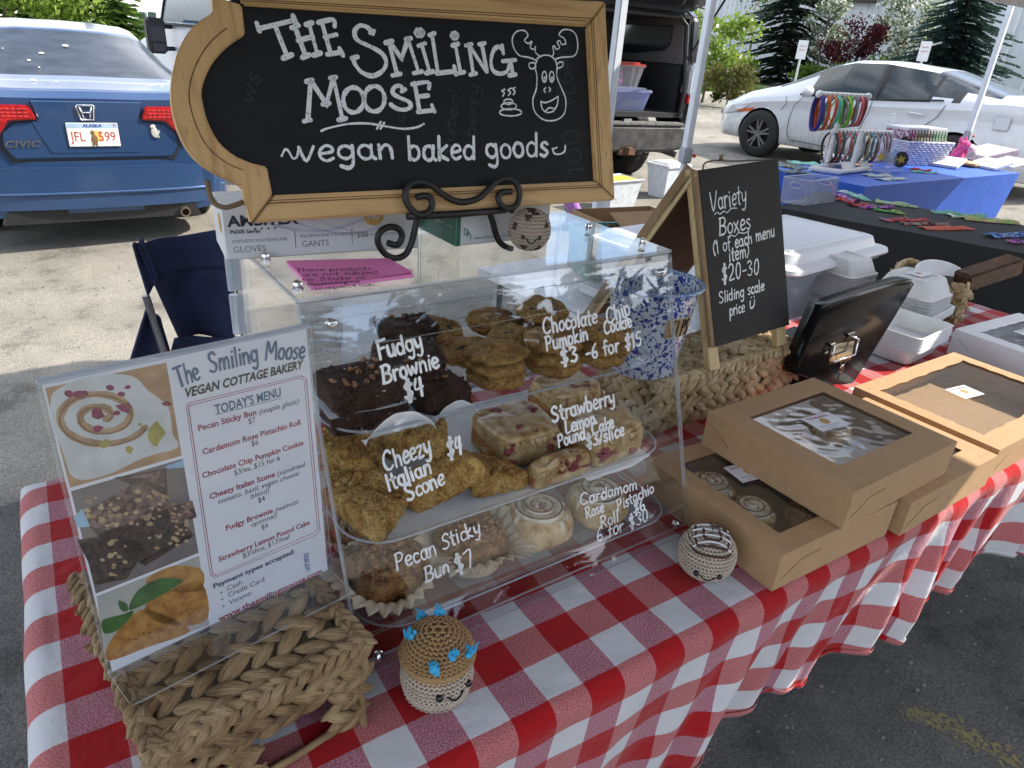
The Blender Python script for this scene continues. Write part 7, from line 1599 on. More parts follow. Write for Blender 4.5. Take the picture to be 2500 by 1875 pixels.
abox('chalkboard', [BL_, BR_, TR_, TL_], .0, .006, slate); 
abox('post', [apx(414, 140), apx(440, 150), apx(576, 1220), apx(518, 1228)], -.012, -.001, pale); abox('post', [apx(850, 100), apx(872, 95), apx(933, 1085), apx(880, 1098)], -.012, -.001, pale)
abox('post_edge', [apx(413, 140), apx(439, 150), apx(531, 1098), apx(508, 1100)], .0, .0055, wth)
# rear leaf of the A-frame leans the other way
TLp = apx(425, 145); rv = V((0, 0, -1))*math.cos(.50)+(ah*math.sin(.50)-au*.06); Lr = .37
hz_ = (TLp.z-ZA-.0)/(-rv.z)
rw = au.cross(rv).normalized()
def rbox(name, a, b, c, d, th_, m): mb = MB(); P = [TLp+au*x+rv*y for x, y in (a, b, c, d)]; P = P+[p+rw*th_ for p in P]; mb.add(P, [(0, 1, 2, 3), (4, 5, 6, 7), (0, 1, 5, 4), (1, 2, 6, 5), (2, 3, 7, 6), (3, 0, 4, 7)]); return mb.build(name, m, ab, bevel=.0008)
AWd = (TR_-TL_).length
rbox('rear_board', (.004, .01), (AWd, .01), (AWd, hz_*.93), (.004, hz_*.93), .004, mat('brown_hardboard', (.10, .055, .025), .8, c2=(.07, .035, .015)))
for k in range(4): rbox('rear_post', (-.002, 0), (.002, 0), (.002, hz_), (-.002, hz_), .004+.0045*k, wth if k % 2 else pale) if k == 3 else rbox('rear_slat', (-.004, .0), (.0, .0), (.0, hz_), (-.004, hz_), -.012+.005*k, wth if k % 2 else pale)
rbox('rear_post', (AWd-.012, 0), (AWd, 0), (AWd, hz_), (AWd-.012, hz_), .012, pale)
mb = MB(); mb.tube(smoothpts([apx(478, 142, .003), apx(484, 112, -.004), apx(510, 98, -.008), apx(560, 92, -.01), apx(640, 96, -.01), apx(740, 92, -.01), apx(830, 90, -.008)], 4), .0016, 6)
for k in range(14): mb.tube([apx(572, 90, -.008), apx(572, 90, -.008)+V((rnd.gauss(0, .006), rnd.gauss(0, .004), rnd.uniform(-.001, .012)))], .0011, 5)
mb.build('twine', rope, ab, smooth=True)
AW2 = AP+aw*.0062
al = [('Variety', c4(520, 368), c4(716, 318), 40), ('Boxes', c4(566, 500), c4(742, 456), 36), ('(1 of each menu', c4(534, 600), c4(868, 500), 27), ('item)', c4(618, 640), c4(732, 606), 28), ('$20-30', c4(580, 752), c4(786, 702), 34), ('Sliding scale', c4(566, 866), c4(812, 792), 24), ('price', c4(622, 932), c4(706, 908), 23), ('U:', c4(728, 892), c4(764, 884), 26)]
hand(al, AW2, aw, .0031).build('lettering', chalk, ab)
strokes([[(540, 384), (555, 372), (570, 382), (590, 366), (608, 374), (630, 352), (660, 350)], [(612, 506), (630, 496), (650, 502), (672, 482), (700, 486), (728, 470)]], AW2, aw, .0018, cf=c4).build('underline', chalk, ab)
# ------------------------------------------------------------------ kraft boxes
kraft = mat('kraft_card', (.40, .255, .135), .75, c2=(.36, .225, .115), vs=60, bump=.15, bs=900, bd=.0005); kedge = mat('kraft_card_cut_edge', (.24, .145, .07), .85); wcard = mat('white_card', (.72, .73, .76), .6, c2=(.69, .70, .74), vs=8)
stick = mat('white_sticker', (.76, .76, .82), .5); stgold = mat('sticker_gold', (.5, .28, .08), .5)
def filmmesh(mb, w, x0, y0, x1, y1, z, seed, amp=.0013):
    mb.grid(lambda u, v: w(x0+(x1-x0)*u, y0+(y1-y0)*v, z+amp*(mn.noise(V((u*5+v*2+seed, v*3, seed)))+.5*mn.noise(V((u*13-v*6, v*11, seed+3))))*math.sin(PI*u)*math.sin(PI*v)*2.2), 40, 40)
def kbox(label, P, ps, W, D, H, win, m=kraft, wavy=False, inside=None, sticker=None, seed=1, cat='bakery box', dark=True):
    t = thing('bakery_box', label, cat, P, ps, 'windowed bakery boxes'); R = RZ(ps); w = lambda x, y, z: V(P)+R @ V((x, y, z))
    e = .0012
    for nm, c, s_ in (('front', (W/2, e/2, H/2), (W, e, H)), ('back', (W/2, D-e/2, H/2), (W, e, H)), ('side', (e/2, D/2, H/2), (e, D-2*e, H)), ('side', (W-e/2, D/2, H/2), (e, D-2*e, H)), ('base', (W/2, D/2, e/2), (W-2*e, D-2*e, e))):
        mb = LMB(t); mb.box(c, s_); mb.build(nm, m, t)
    x0, y0, x1, y1 = win; n_ = 14
    def edge(a, b, out):
        o = []
        for k in range(n_):
            f = k/n_; p = V(a).lerp(V(b), f); s_ = (.004*math.sin(f*PI*2*2.5)**2 if wavy else 0); o.append(p+V(out)*s_)
        return o
    inner = edge((x0, y0), (x1, y0), (0, 1))+edge((x1, y0), (x1, y1), (-1, 0))+edge((x1, y1), (x0, y1), (0, -1))+edge((x0, y1), (x0, y0), (1, 0))
    outer = edge((0, 0), (W, 0), (0, 0)) if False else None
    oc = [V((0, 0)).lerp(V((W, 0)), k/n_) for k in range(n_)]+[V((W, 0)).lerp(V((W, D)), k/n_) for k in range(n_)]+[V((W, D)).lerp(V((0, D)), k/n_) for k in range(n_)]+[V((0, D)).lerp(V((0, 0)), k/n_) for k in range(n_)]
    mb = LMB(t); K = len(inner); 
    vs = [V((p.x, p.y, H)) for p in oc]+[V((p.x, p.y, H)) for p in inner]+[V((p.x, p.y, H+e)) for p in oc]+[V((p.x, p.y, H+e)) for p in inner]
    fs = []; ms_ = []
    for i in range(K):
        j = (i+1) % K; fs += [(2*K+i, 2*K+j, 3*K+j, 3*K+i), (i, K+i, K+j, j), (i, j, 2*K+j, 2*K+i), (K+i, 3*K+i, 3*K+j, K+j)]; ms_ += [0, 0, 0, 1]
    mb.v = vs; mb.f = fs; mb.m = ms_; mb.build('lid', [m, kedge], t)
    mb = MB(); filmmesh(mb, w, x0-.004, y0-.004, x1+.004, y1+.004, H-.0022, seed); mb.build('window', FILM, t, smooth=True)
    # side flap crease and tuck slit
    mb = LMB(t); mb.tube([V((W+.0004, .012, H*.25)), V((W+.0004, .05, H*.62)), V((W+.0004, .09, H*.66))], .0005, 4); mb.tube([V((.015, -.0004, H*.7)), V((.05, -.0004, H*.35))], .0005, 4); mb.build('tuck_crease', kedge, t)
    if sticker:
        sx_, sy_, sa = sticker; X2, Y2 = R @ V((math.cos(sa), math.sin(sa), 0)), R @ V((-math.sin(sa), math.cos(sa), 0)); O2 = w(sx_, sy_, H+.0032 if not dark else H+.0026)
        mb = MB(); mb.prism([(-.032, -.022), (.032, -.022), (.032, .022), (-.032, .022)], 0, .0002, O=O2, X=X2, Y=Y2, Z=V((0, 0, 1))); st = mb.build('sticker', stick, t)
        mb = MB(); mb.lathe([(.0001, .0005), (.0085, .0005)], O2+Y2*.001, 20); mb.build('sticker_emblem', stgold, st)
        ar = [('The Smiling Moose', -.026, .0125, .0072, 'LEFT', 0, .02, .1, .85), ('VEGAN COTTAGE BAKERY', -.024, -.0125, .0036, 'LEFT', 1, .01, 0, 1), ('thesmilingmoose.com', -.018, -.018, .003, 'LEFT', 1, 0, 0, 1)]
        printed('sticker_print', ar, O2+V((0, 0, .0003)), X2, Y2, [crim, gy], st)
    for (fx, fy_, kind) in inside or []:
        Q = w(fx, fy_, .003)
        if kind == 'roll': roll(Q, .033, .040, 'glazed roll with rose petals inside the '+label.split(' box')[0]+' box' if (fx, fy_) == inside[0][:2] else 'second glazed roll inside the '+label.split(' box')[0]+' box', seed+fx*9, pet=(fx, fy_) == inside[0][:2])
        else: bun(Q, .033, .038, 'sticky bun inside the '+label.split(' box')[0]+' box', seed+2)
    return t
h90 = -PI/2
k1 = kbox('lower kraft box at the table edge, half under another box', (.508, .250, .801), math.radians(-90.8), .258, .262, .060, (.035, .035, .225, .228), inside=[(.075, .07, 'roll'), (.150, .075, 'roll'), (.195, .15, 'bun')], sticker=(.10, .118, 1.45), seed=1)
k2 = kbox('upper kraft box lying askew on top of the lower one', (.618, .242, .8635), math.radians(-88.5), .255, .284, .060, (.045, .045, .205, .245), inside=[(.10, .19, 'roll'), (.10, .09, 'bun')], sticker=(.115, .145, 1.45), seed=2)
k3 = kbox('kraft box in the sunlight right of the stacked pair', (.776, .216, .801), math.radians(-88.4), .240, .281, .060, (.03, .03, .20, .24), sticker=None, seed=3)
k4 = kbox('larger kraft box with a scalloped window at the right front edge', (1.087, .268, .801), math.radians(-88.8), .275, .405, .057, (.035, .03, .235, .375), wavy=True, sticker=(.125, .19, 1.45), seed=4, dark=False)
k5 = kbox('white windowed box behind the larger kraft box', (1.640, .352, .801), math.radians(-91.6), .25, .32, .064, (.04, .04, .21, .28), m=wcard, wavy=True, sticker=(.10, .16, 1.45), seed=5, dark=False)
# ------------------------------------------------------------------ black cash box, lid tipped up
gb = mat('gloss_black_enamel', (.008, .008, .009), .16, spec=.22); brass = mat('gold_tinted_chrome', (.75, .6, .42), .15, 1)
CB = onz(c5(1170, 505)); cbm = thing('cash_box', 'glossy black metal cash box with its lid tipped up and a key on the handle', 'cash box', CB)
Pq = [c5(1195, 512), c5(1035, 395), c5(1120, 110), c5(1610, 0)]
# lid plane: faces the viewer, leaning back
lA = onz(c4(1255, 1310), .815); lu = V((.99, -.10, 0)).normalized(); lh = V((-lu.y, lu.x, 0)); 
# outline measured on that plane
best = math.radians(6); lv = V((0, 0, 1))*math.cos(best)+lh*math.sin(best); lw = lu.cross(lv); lw = lw if lw.y < 0 else -lw
lpx = lambda x, y: on(c4(x, y), lA, lw)
ol = [lpx(*p) for p in [(1010, 1255), (985, 1215), (1110, 910), (1175, 862), (1575, 738), (1610, 765), (1600, 800), (1330, 1240), (1270, 1300), (1150, 1300)]]
ctr = sum(ol, V((0, 0, 0)))/len(ol); ol = smoothpts(ol, 3, True)
def rim(s_, o): return [ctr+(p-ctr)*s_+lw*o for p in ol]
mb = MB(); K = len(ol); rings = [rim(.96, .0), rim(.99, -.002), rim(1.0, -.006), rim(1.0, -.034)]
for r_0 in rings: mb.v += r_0
mb.f.append(tuple(range(K))); mb.m.append(0)
for r0 in range(3):
    for i in range(K): mb.f.append((r0*K+i, r0*K+(i+1) % K, (r0+1)*K+(i+1) % K, (r0+1)*K+i)); mb.m.append(0)
mb.build('lid', gb, cbm, smooth='auto', thick=.0012)
base_c = ctr-lw*.05; bc = V((ctr.x+.02, ctr.y+.10, .801))
mb = MB(); mb.box((bc.x, bc.y+.02, .828), (.26, .18, .05), RZ(.17)); mb.build('tray_body', gb, cbm, bevel=.012, seg=4)
lo = lambda x, y, o: lpx(x, y)+lw*o
mb = MB(); mb.prism([(-.034, -.022), (.034, -.022), (.034, .022), (-.034, .022)], 0, .0008, O=lo(1225, 1130, .0005), X=lu, Y=lv, Z=lw); mb.build('handle_recess', mat('chrome_recess', (.5, .42, .3), .12, 1), cbm, bevel=.0003)
mb = MB(); mb.tube([lo(1180, 1085, .004), lo(1160, 1092, .012), lo(1142, 1160, .014), lo(1160, 1168, .014), lo(1268, 1130, .014), lo(1292, 1050, .012), lo(1262, 1032, .004)], .0024, 8); mb.build('handle', chrome, cbm, smooth=True)
for a_, b_ in (((1155, 1090), (1182, 1082)), ((1250, 1035), (1285, 1022))): mb = MB(); mb.tube([lo(*a_, .004), lo(*b_, .004)], .0042, 8); mb.build('handle_mount', black, cbm, smooth='auto')
mb = MB(); kc = lo(1212, 1150, .014); mb.tube([kc+lu*(.008*math.cos(a))+V((0, 0, -.008+.008*math.sin(a))) for a in [2*PI*k/20 for k in range(20)]], .0008, 6, closed=True); mb.build('key_ring', chrome, cbm)
mb = MB(); kk = kc+V((.001, 0, -.024)); mb.ell(kk, (.007, .002, .009), n=14, m=8); mb.bar(kk+V((0, 0, -.006)), kk+V((-.003, 0, -.026)), .0035, .0012); mb.build('key', brass, cbm, bevel=.0003)
mb = MB(); mb.box(CB+V((.02, .03, .004)), (.06, .05, .006)); mb.build('foot', black, cbm)
# ------------------------------------------------------------------ clamshells and trays on the right of the table
fib = mat('white_moulded_fibre', (.66, .67, .68), .8, c2=(.60, .61, .63), vs=40, bump=.2, bs=700, bd=.0004)
def rr_out(w, d, r, n=5):
    o = []
    for cx, cy, a0 in ((w-r, d-r, 0), (-w+r, d-r, 90), (-w+r, -d+r, 180), (w-r, -d+r, 270)):
        for k in range(n+1): a = math.radians(a0+90*k/n); o.append((cx+r*math.cos(a), cy+r*math.sin(a)))
    return o
def rings(mb, L, cap=True):
    """L: list of (half width, half depth, corner radius, z)"""
    n = len(rr_out(1, 1, .1)); b = len(mb.v)
    for (w, d, r, z) in L: mb.v += [V((x, y, z)) for x, y in rr_out(w, d, r)]
    for j in range(len(L)-1):
        for i in range(n): mb.f.append((b+j*n+i, b+j*n+(i+1) % n, b+(j+1)*n+(i+1) % n, b+(j+1)*n+i)); mb.m.append(0)
    if cap: mb.f.append(tuple(b+(len(L)-1)*n+i for i in range(n))); mb.m.append(0)
    return mb
def proto(name, cat, group, fn, m=fib, sm='auto', thick=.0012):
    mb = MB(); fn(mb); o = mb.build(name, m, smooth=sm, loc=(0, 0, 0), thick=thick); return tag(o, 'x', cat, group)
cl_up = proto('fibre_clamshell', 'food box', 'stacked fibre food boxes', lambda mb: rings(mb, [(.078, .078, .02, .0), (.080, .080, .02, .003), (.074, .074, .02, .005), (.058, .058, .018, .044), (.054, .054, .018, .048), (.040, .040, .012, .049), (.038, .038, .012, .045), (.030, .030, .01, .045)]))
tr_up = proto('fibre_tray', 'food tray', 'stacked open fibre trays', lambda mb: rings(mb, [(.102, .078, .02, .040), (.098, .074, .02, .042), (.092, .070, .02, .039), (.080, .058, .018, .004), (.074, .052, .016, .0), (.06, .04, .012, .001)]))
def stack(pr, P, rz, n, dz, what, first):
    for k in range(n):
        lab = f'{what}, ' + ('topmost' if k == n-1 else 'lowest' if k == 0 else 'in between')
        M = Matrix.Translation(V(P)+V((rnd.uniform(-.0008, .0008), rnd.uniform(-.0008, .0008), k*dz))) @ Matrix.Rotation(rz+rnd.uniform(-.01, .01), 4, 'Z')
        if first and k == 0: pr.matrix_basis = M; pr['label'] = lab
        else: dup(pr, M=M, label=lab)
c8_ = crop(2000, 2500, 550)
tA = onz(c8_(980, 1480), .802); stack(tr_up, tA+V((.035, .055, 0)), .12, 10, .0042, 'open fibre tray of the front stack by the cash box lid', True)
tB = onz(c8_(1330, 1215), .802); stack(tr_up, tB+V((.0, .10, 0)), .15, 6, .0042, 'open fibre tray under the middle box stack', False)
sB = tB+V((-.01, .11, .042)); stack(cl_up, sB, .12, 12, .0050, 'closed fibre box of the middle stack', True)
sC = onz(c8_(210, 760), .802)+V((.03, .03, .0)); stack(cl_up, sC, .05, 15, .0050, 'closed fibre box of the rear stack beside the plastic tub', False)
tR = onz((1935, 705), .802)
X2, Y2 = RZ(.12) @ V((1, 0, 0)), RZ(.12) @ V((0, 1, 0)); O2 = sB+V((0, 0, 11*.005+.0505))
st = thing('sticker', 'white label with purple arc and gold emblem on the middle fibre box stack', 'sticker', O2); mb = MB(); mb.prism([(-.032, -.022), (.032, -.022), (.032, .022), (-.032, .022)], 0, .0004, O=O2, X=X2, Y=Y2, Z=V((0, 0, 1))); mb.build('label', stick, st)
mb = MB(); mb.lathe([(.0001, .0008), (.008, .0008)], O2, 18); mb.build('emblem', stgold, st)
# far basket with a brown case leaning out of it
fbk, wf, Rf = basket('small woven basket at the far right end of the checked cloth', (1.885, .455, .801), math.radians(20), .20, .20, .11, HY2, 3, 3, seed=300, top=False)
lea = mat('brown_floral_leather', (.10, .045, .025), .25, c2=(.035, .02, .012), vs=30)
g_ = onz(c8_(1500, 680), .89); g2 = onz(c8_(2180, 500), .93)
mb = MB(); mb.bar(g_+V((0, 0, .02)), g2+V((-.06, 0, .03)), .06, .05); tag(mb.build('zip_case', lea, bevel=.006), 'dark brown patterned folder leaning out of the far basket', 'folder')
mb = MB(); rg = [(.075, .0), (.078, .004), (.070, .006), (.055, .000), (.02, -.002), (.001, -.002)]; mb.lathe([(r_0, z_) for r_0, z_ in rg], onz(c8_(1330, 560), .90), 36, M=RX(.30) @ RY(-.25)); tag(mb.build('paper_plate', fib, smooth='auto', thick=.001), 'round white plate lying on top of the far basket', 'plate')
# ------------------------------------------------------------------ plastic food tub with bread, behind the folding board
lidw = mat('white_tub_lid', (.70, .72, .76), .4, c2=(.67, .69, .74), vs=6)
def P4(pxs, z): return [onz(c4(*p), z) for p in pxs]
side_t = thing('side_table', 'plain white table behind the bakery table that carries the food tub', 'table', (1.95, 1.25, GZ(2)))
mb = MB(); mb.box((2.0, 1.25, .60), (1.0, .85, .035), RZ(.1)); mb.build('tabletop', white, side_t, bevel=.008)
for x, y in ((1.6, .95), (2.4, 1.0), (1.55, 1.55), (2.35, 1.6)): mb = MB(); mb.bar((x, y, GZ(x)), (x, y, .59), .03); mb.build('leg', alum, side_t)
tu = thing('food_tub', 'big clear tub of bread rolls under a stepped white lid', 'storage tub', (1.80, 1.00, .62), .13)
mb = LMB(tu); rings(mb, [(.30, .20, .05, .27), (.30, .20, .05, .255), (.272, .172, .05, .25), (.25, .15, .05, .05), (.24, .14, .05, .0)]); mb.build('body', FROST, tu, smooth='auto', thick=.003)
mb = LMB(tu); rings(mb, [(.315, .215, .05, .268), (.318, .218, .05, .275), (.315, .215, .05, .285), (.285, .185, .05, .292), (.275, .175, .05, .318), (.24, .14, .04, .322), (.235, .135, .04, .318), (.2, .1, .03, .318)]); mb.build('lid', lidw, tu, smooth='auto', thick=.002)
mb = LMB(tu); mb.tube([V((x*.24, y*.145, .322)) for x, y in ((-1, -1), (1, -1), (1, 1), (-1, 1))], .004, 6, closed=True); mb.build('lid_ridge', lidw, tu)
for k in range(9):
    mb = MB(); P = tu.matrix_basis @ V((rnd.uniform(-.18, .2), rnd.uniform(-.1, .08), .06+.07*(k//5))); blob(mb, P, (.05, .035, .035), RZ(rnd.random()*3), 18, 10, .9, 20, .006, k)
    tag(mb.build('bread_roll', crust if k % 2 else dough, smooth=True), 'bread roll seen dimly through the clear tub', 'bread', 'bread rolls in the clear tub')
# second lid, teal crate and cardboard box further left
cs = crop(1340, 1760, 0, 1124)
q = onz(cs(640, 1520), .86); t2 = thing('storage_tub', 'white lidded tub between the display case and the folding board', 'storage tub', (q.x+.02, q.y+.02, .62), .1)
mb = LMB(t2); rings(mb, [(.15, .11, .03, .20), (.14, .10, .03, .19), (.12, .08, .03, 0)]); mb.build('body', FROST, t2, smooth='auto', thick=.002)
mb = LMB(t2); rings(mb, [(.165, .125, .03, .20), (.165, .125, .03, .212), (.145, .105, .03, .216), (.135, .095, .03, .235), (.1, .07, .02, .238)]); mb.build('lid', lidw, t2, smooth='auto', thick=.002)
q = onz(cs(430, 1495), .80); teal = mat('teal_plastic', (.10, .26, .25), .4)
t3 = thing('plastic_crate', 'teal plastic tray behind the right rear corner of the case', 'crate', (q.x, q.y, .62), -.25); mb = LMB(t3); rings(mb, [(.16, .11, .02, .17), (.165, .115, .02, .18), (.15, .10, .02, .18), (.148, .098, .02, .165)]); mb.build('rim', teal, t3, smooth='auto'); mb = LMB(t3); rings(mb, [(.158, .108, .02, .168), (.14, .09, .02, 0)]); mb.build('body', teal, t3, smooth='auto')
q = onz(cs(600, 1440), .80); cbx = thing('cardboard_box', 'open brown cardboard box behind the teal tray', 'box', (q.x+.05, q.y+.12, .55), -.1)
card = mat('brown_cardboard', (.30, .19, .10), .85, c2=(.26, .16, .08), vs=9)
for c, s_ in (((0, -.14, .12), (.42, .004, .25)), ((0, .14, .12), (.42, .004, .25)), ((-.21, 0, .12), (.004, .28, .25)), ((.21, 0, .12), (.004, .28, .25)), ((0, 0, .0), (.42, .28, .004))): mb = LMB(cbx); mb.box(c, s_); mb.build('panel', card, cbx)
mb = LMB(cbx); mb.box((0, -.19, .27), (.42, .11, .004), RX(.4)); mb.build('flap', card, cbx)
mb = MB(); mb.box((2.0, 2.0, .50), (.9, .6, .03), RZ(.1)); 
st3 = thing('low_table', 'low folding table carrying the teal tray and cardboard box', 'table', (1.9, 1.9, GZ(1.9))); mb = MB(); mb.box((1.85, 1.88, .525), (1.0, .65, .03), RZ(.1)); mb.build('tabletop', white, st3)
for x, y in ((1.45, 1.65), (2.25, 1.7), (1.4, 2.1), (2.2, 2.15)): mb = MB(); mb.bar((x, y, GZ(x)), (x, y, .51), .03); mb.build('leg', alum, st3)
# ------------------------------------------------------------------ folding camp chair
nav = mat('navy_canvas', (.012, .022, .075), .85, c2=(.008, .014, .05), vs=14, bump=.3, bs=600); greyp = mat('grey_steel_tube', (.22, .23, .25), .35, .7)
c7b = crop(300, 900, 450, 1991)
CY = 1.55
chp = lambda x, y, d=0: ony(c7b(x, y), CY+d)
ch = thing('camp_chair', 'navy blue folding camp chair behind the bakery table', 'chair', (chp(500, 700).x, CY, GZ(0)))
def cloth_poly(name, pts, y, m, bulge=.0, parent=ch, nn=10):
    a, b, c, d = [chp(*p) for p in pts]
    mb = MB(); mb.grid(lambda u, v: (a*(1-u)+b*u)*(1-v)+(d*(1-u)+c*u)*v+V((0, bulge*math.sin(PI*u)+.004*mn.noise(V((u*4, v*4, y))), .004*math.sin(u*9)*(1-v))), nn, nn); return mb.build(name, m, parent, smooth=True, thick=.006)
cloth_poly('backrest_band', [(120, 505), (900, 380), (905, 690), (240, 775)], 0, nav, .05)
cloth_poly('backrest', [(240, 770), (900, 690), (900, 1300), (470, 1270)], 1, nav, .07)
cloth_poly('backrest_side', [(80, 495), (160, 450), (300, 780), (200, 900)], 1, nav, .01)
a, b = chp(205, 960, -.02), chp(255, 1140, -.05)
mb = MB(); mb.tube([chp(185, 900), chp(210, 980), chp(262, 1150), V((chp(262, 1150).x+.10, CY-.2, GZ(0)+.02))], .010, 9); mb.build('frame_tube', greyp, ch, smooth='auto')
mb = MB(); mb.tube([chp(905, 380, .02), chp(960, 1100, .02), V((chp(900, 1150).x+.1, CY+.1, GZ(0)+.02))], .010, 9); mb.build('frame_tube', greyp, ch, smooth='auto')
cloth_poly('armrest', [(190, 1015), (300, 1090), (400, 1420), (62, 1420)], 2, nav, .02)
cloth_poly('seat', [(420, 1250), (1000, 1250), (1100, 1700), (300, 1700)], 3, nav, .02)
for x in (.05, .5):
    mb = MB(); mb.bar(V((chp(300, 1100).x+x, CY-.3, GZ(0)+.01)), V((chp(300, 1100).x+.5-x, CY-.25, .42)), .018); mb.build('leg', greyp, ch)
# ------------------------------------------------------------------ neighbour's stall: black table, blue table
blk = mat('black_tablecloth', (.012, .012, .014), .8, c2=(.009, .009, .01), vs=10, bump=.2, bs=500); blu = mat('blue_stretch_cloth', (.015, .10, .52), .6, c2=(.012, .08, .46), vs=9, bump=.15, bs=500)
bf0, bf1 = V((3.02, 1.93, .75)), V((3.40, .85, .75)); bd_ = (bf1-bf0).normalized(); bp_ = V((-bd_.y, bd_.x, 0)); bl_ = 2.6; bw_ = .80
t = thing('black_covered_table', 'table under a plain black cloth laid with small pouches', 'table', bf0)
mb = MB()
def blf(u, v):   # v: 0 floor front .. 1 top front .. 2 top back .. 3 floor back
    P = bf0+bd_*(u*bl_-.02)
    if v < 1: return P-bp_*(.03*(1-v))+V((0, 0, -(.75-.05)*(1-v)))+bp_*(.008*math.sin(u*40)*(1-v))
    if v < 2: return P+bp_*(bw_*(v-1))+V((0, 0, .001*math.sin(u*30)))
    return P+bp_*bw_+V((0, 0, -(.70)*(v-2)))
mb.grid(lambda u, v: blf(u, v*3), 80, 30); e0 = [blf(0, k/8*3) for k in range(9)]; e1 = [blf(1, k/8*3) for k in range(9)]; mb.add(e0, [tuple(range(9))]); mb.add(e1, [tuple(range(9))]); mb.build('cloth', blk, t, smooth='auto')
for x, y in ((.2, .1), (2.4, .1), (.2, .7), (2.4, .7)): q = bf0+bd_*x+bp_*y; mb = MB(); mb.bar(V((q.x, q.y, GZ(q.x))), V((q.x, q.y, .72)), .03); mb.build('leg', alum, t)
cb_ = crop(1880, 2500, 180)
u0, u1 = V((4.28, 2.24, .75)), V((6.62, 2.32, .75)); ud = (u1-u0).normalized(); up_ = V((-ud.y, ud.x, 0)); ulen = (u1-u0).length
t = thing('blue_covered_table', 'table in a tight blue stretch cover beside the white sedan', 'table', u0)
def bluf(u, v):
    if v < 1: k_ = 1-v; return u0+ud*(ulen*(.5+(u-.5)*(1-.22*k_**1.2*(1-.0))))+up_*(.12*math.sin(PI*u)*k_*(1-k_)*.8+.03*k_)+V((0, 0, -.70*k_))
    if v < 2: return u0+ud*(ulen*u)+up_*(.78*(v-1))
    return u0+ud*(ulen*u)+up_*.78+V((0, 0, -.70*(v-2)))
mb = MB(); mb.grid(lambda u, v: bluf(u, v*3), 60, 36)
for s_ in (0, 1): mb.add([bluf(s_, k/12*3) for k in range(13)], [tuple(range(13))])
mb.build('cover', blu, t, smooth='auto')
for x, y in ((.2, .15), (2.1, .15), (.2, .65), (2.1, .65)): q = u0+ud*x+up_*y; mb = MB(); mb.bar(V((q.x, q.y, GZ(q.x))), V((q.x, q.y, .72)), .03); mb.build('leg', alum, t)
ZT = .752
B_ = lambda x, y, z=ZT: onz(cb_(x, y), z)
# clear bin
cbn = thing('clear_bin', 'empty clear plastic bin with oval handholes on the black table', 'bin', B_(290, 1150))
q = [B_(95, 1115), B_(285, 1150), B_(560, 1110), B_(390, 1085)]; top = [on(cb_(*p), q[i]+V((0, 0, .15)), V((0, 0, 1))) for i, p in enumerate([(125, 895), (355, 935), (600, 905), (375, 870)])]
for i in range(4):
    j = (i+1) % 4; a, b, c, d = q[i], q[j], top[j], top[i]; mb = MB(); L_ = lambda u, v: (a*(1-u)+b*u)*(1-v)+(d*(1-u)+c*u)*v
    if i in (0, 2):
        hole = [L_(.5+.26*math.cos(x)*(1 if abs(math.cos(x)) < .7 else 1), .74+.11*math.sin(x)) for x in [2*PI*k/16 for k in range(16)]]; outr = [L_(.5+.5*max(-1, min(1, 1.5*math.cos(x))), .5+.5*max(-1, min(1, 1.5*math.sin(x)))) for x in [2*PI*k/16 for k in range(16)]]
        mb.add(outr+hole, [(k, (k+1) % 16, 16+(k+1) % 16, 16+k) for k in range(16)]); o_ = mb.build('wall', CLEARBIN, cbn, thick=.003); mb = MB(); mb.tube(hole, .003, 6, closed=True); mb.build('handhole', ACE, cbn)
    else: mb.add([a, b, c, d], [(0, 1, 2, 3)]); mb.build('wall', CLEARBIN, cbn, thick=.003)
mb = MB(); mb.add(q, [(0, 1, 2, 3)]); mb.build('base', CLEARBIN, cbn, thick=.003)
mb = MB(); mb.tube(top, .003, 6, closed=True); [mb.tube([q[i], top[i]], .002, 5) for i in range(4)]; mb.build('edge', ACE, cbn)
# pouches and bandanas laid out
def patm(name, cols, vs=70):
    m, n, p = newmat(name); v = N(n, 'TexVoronoi'); v.inputs['Scale'].default_value = vs; n.links.new(coords(n), v.inputs['Vector'])
    s_ = N(n, 'SeparateColor'); n.links.new(v.outputs['Color'], s_.inputs[0]); r = ramp(n, s_.outputs[0], [(i/len(cols), c) for i, c in enumerate(cols)]); n.links.new(r, p.inputs['Base Color']); p.inputs['Roughness'].default_value = .8; return m
PT = {'purple': patm('print_purple', [(.25, .03, .25), (.4, .08, .3), (.5, .3, .5), (.1, .02, .2)]), 'red': patm('print_red', [(.4, .02, .03), (.25, .01, .02), (.05, .01, .02), (.55, .08, .08)]), 'green': patm('print_green_floral', [(.25, .4, .25), (.1, .25, .1), (.5, .45, .3), (.3, .45, .3)]),
      'teal': patm('print_teal', [(.12, .42, .36), (.3, .5, .42), (.1, .3, .28), (.15, .45, .35)]), 'blue': patm('print_blue', [(.02, .08, .45), (.05, .25, .55), (.3, .4, .6), (.01, .02, .2)]), 'coral': mat('coral_felt', (.55, .10, .05), .8), 'lime': patm('print_lime', [(.3, .45, .1), (.5, .25, .25), (.2, .4, .12), (.4, .5, .15)]),
      'navy': patm('print_navy_mix', [(.02, .05, .15), (.15, .3, .4), (.3, .28, .1), (.02, .02, .03)]), 'dark': patm('print_dark', [(.03, .02, .03), (.3, .05, .08), (.4, .35, .25), (.05, .03, .03)]), 'grey': patm('print_grey', [(.5, .55, .6), (.2, .25, .3), (.6, .6, .6), (.3, .4, .45)]), 'peach': mat('peach_felt', (.62, .28, .14), .8), 'jade': patm('print_jade', [(.02, .2, .05), (.05, .35, .1), (.02, .08, .03), (.3, .4, .1)])}
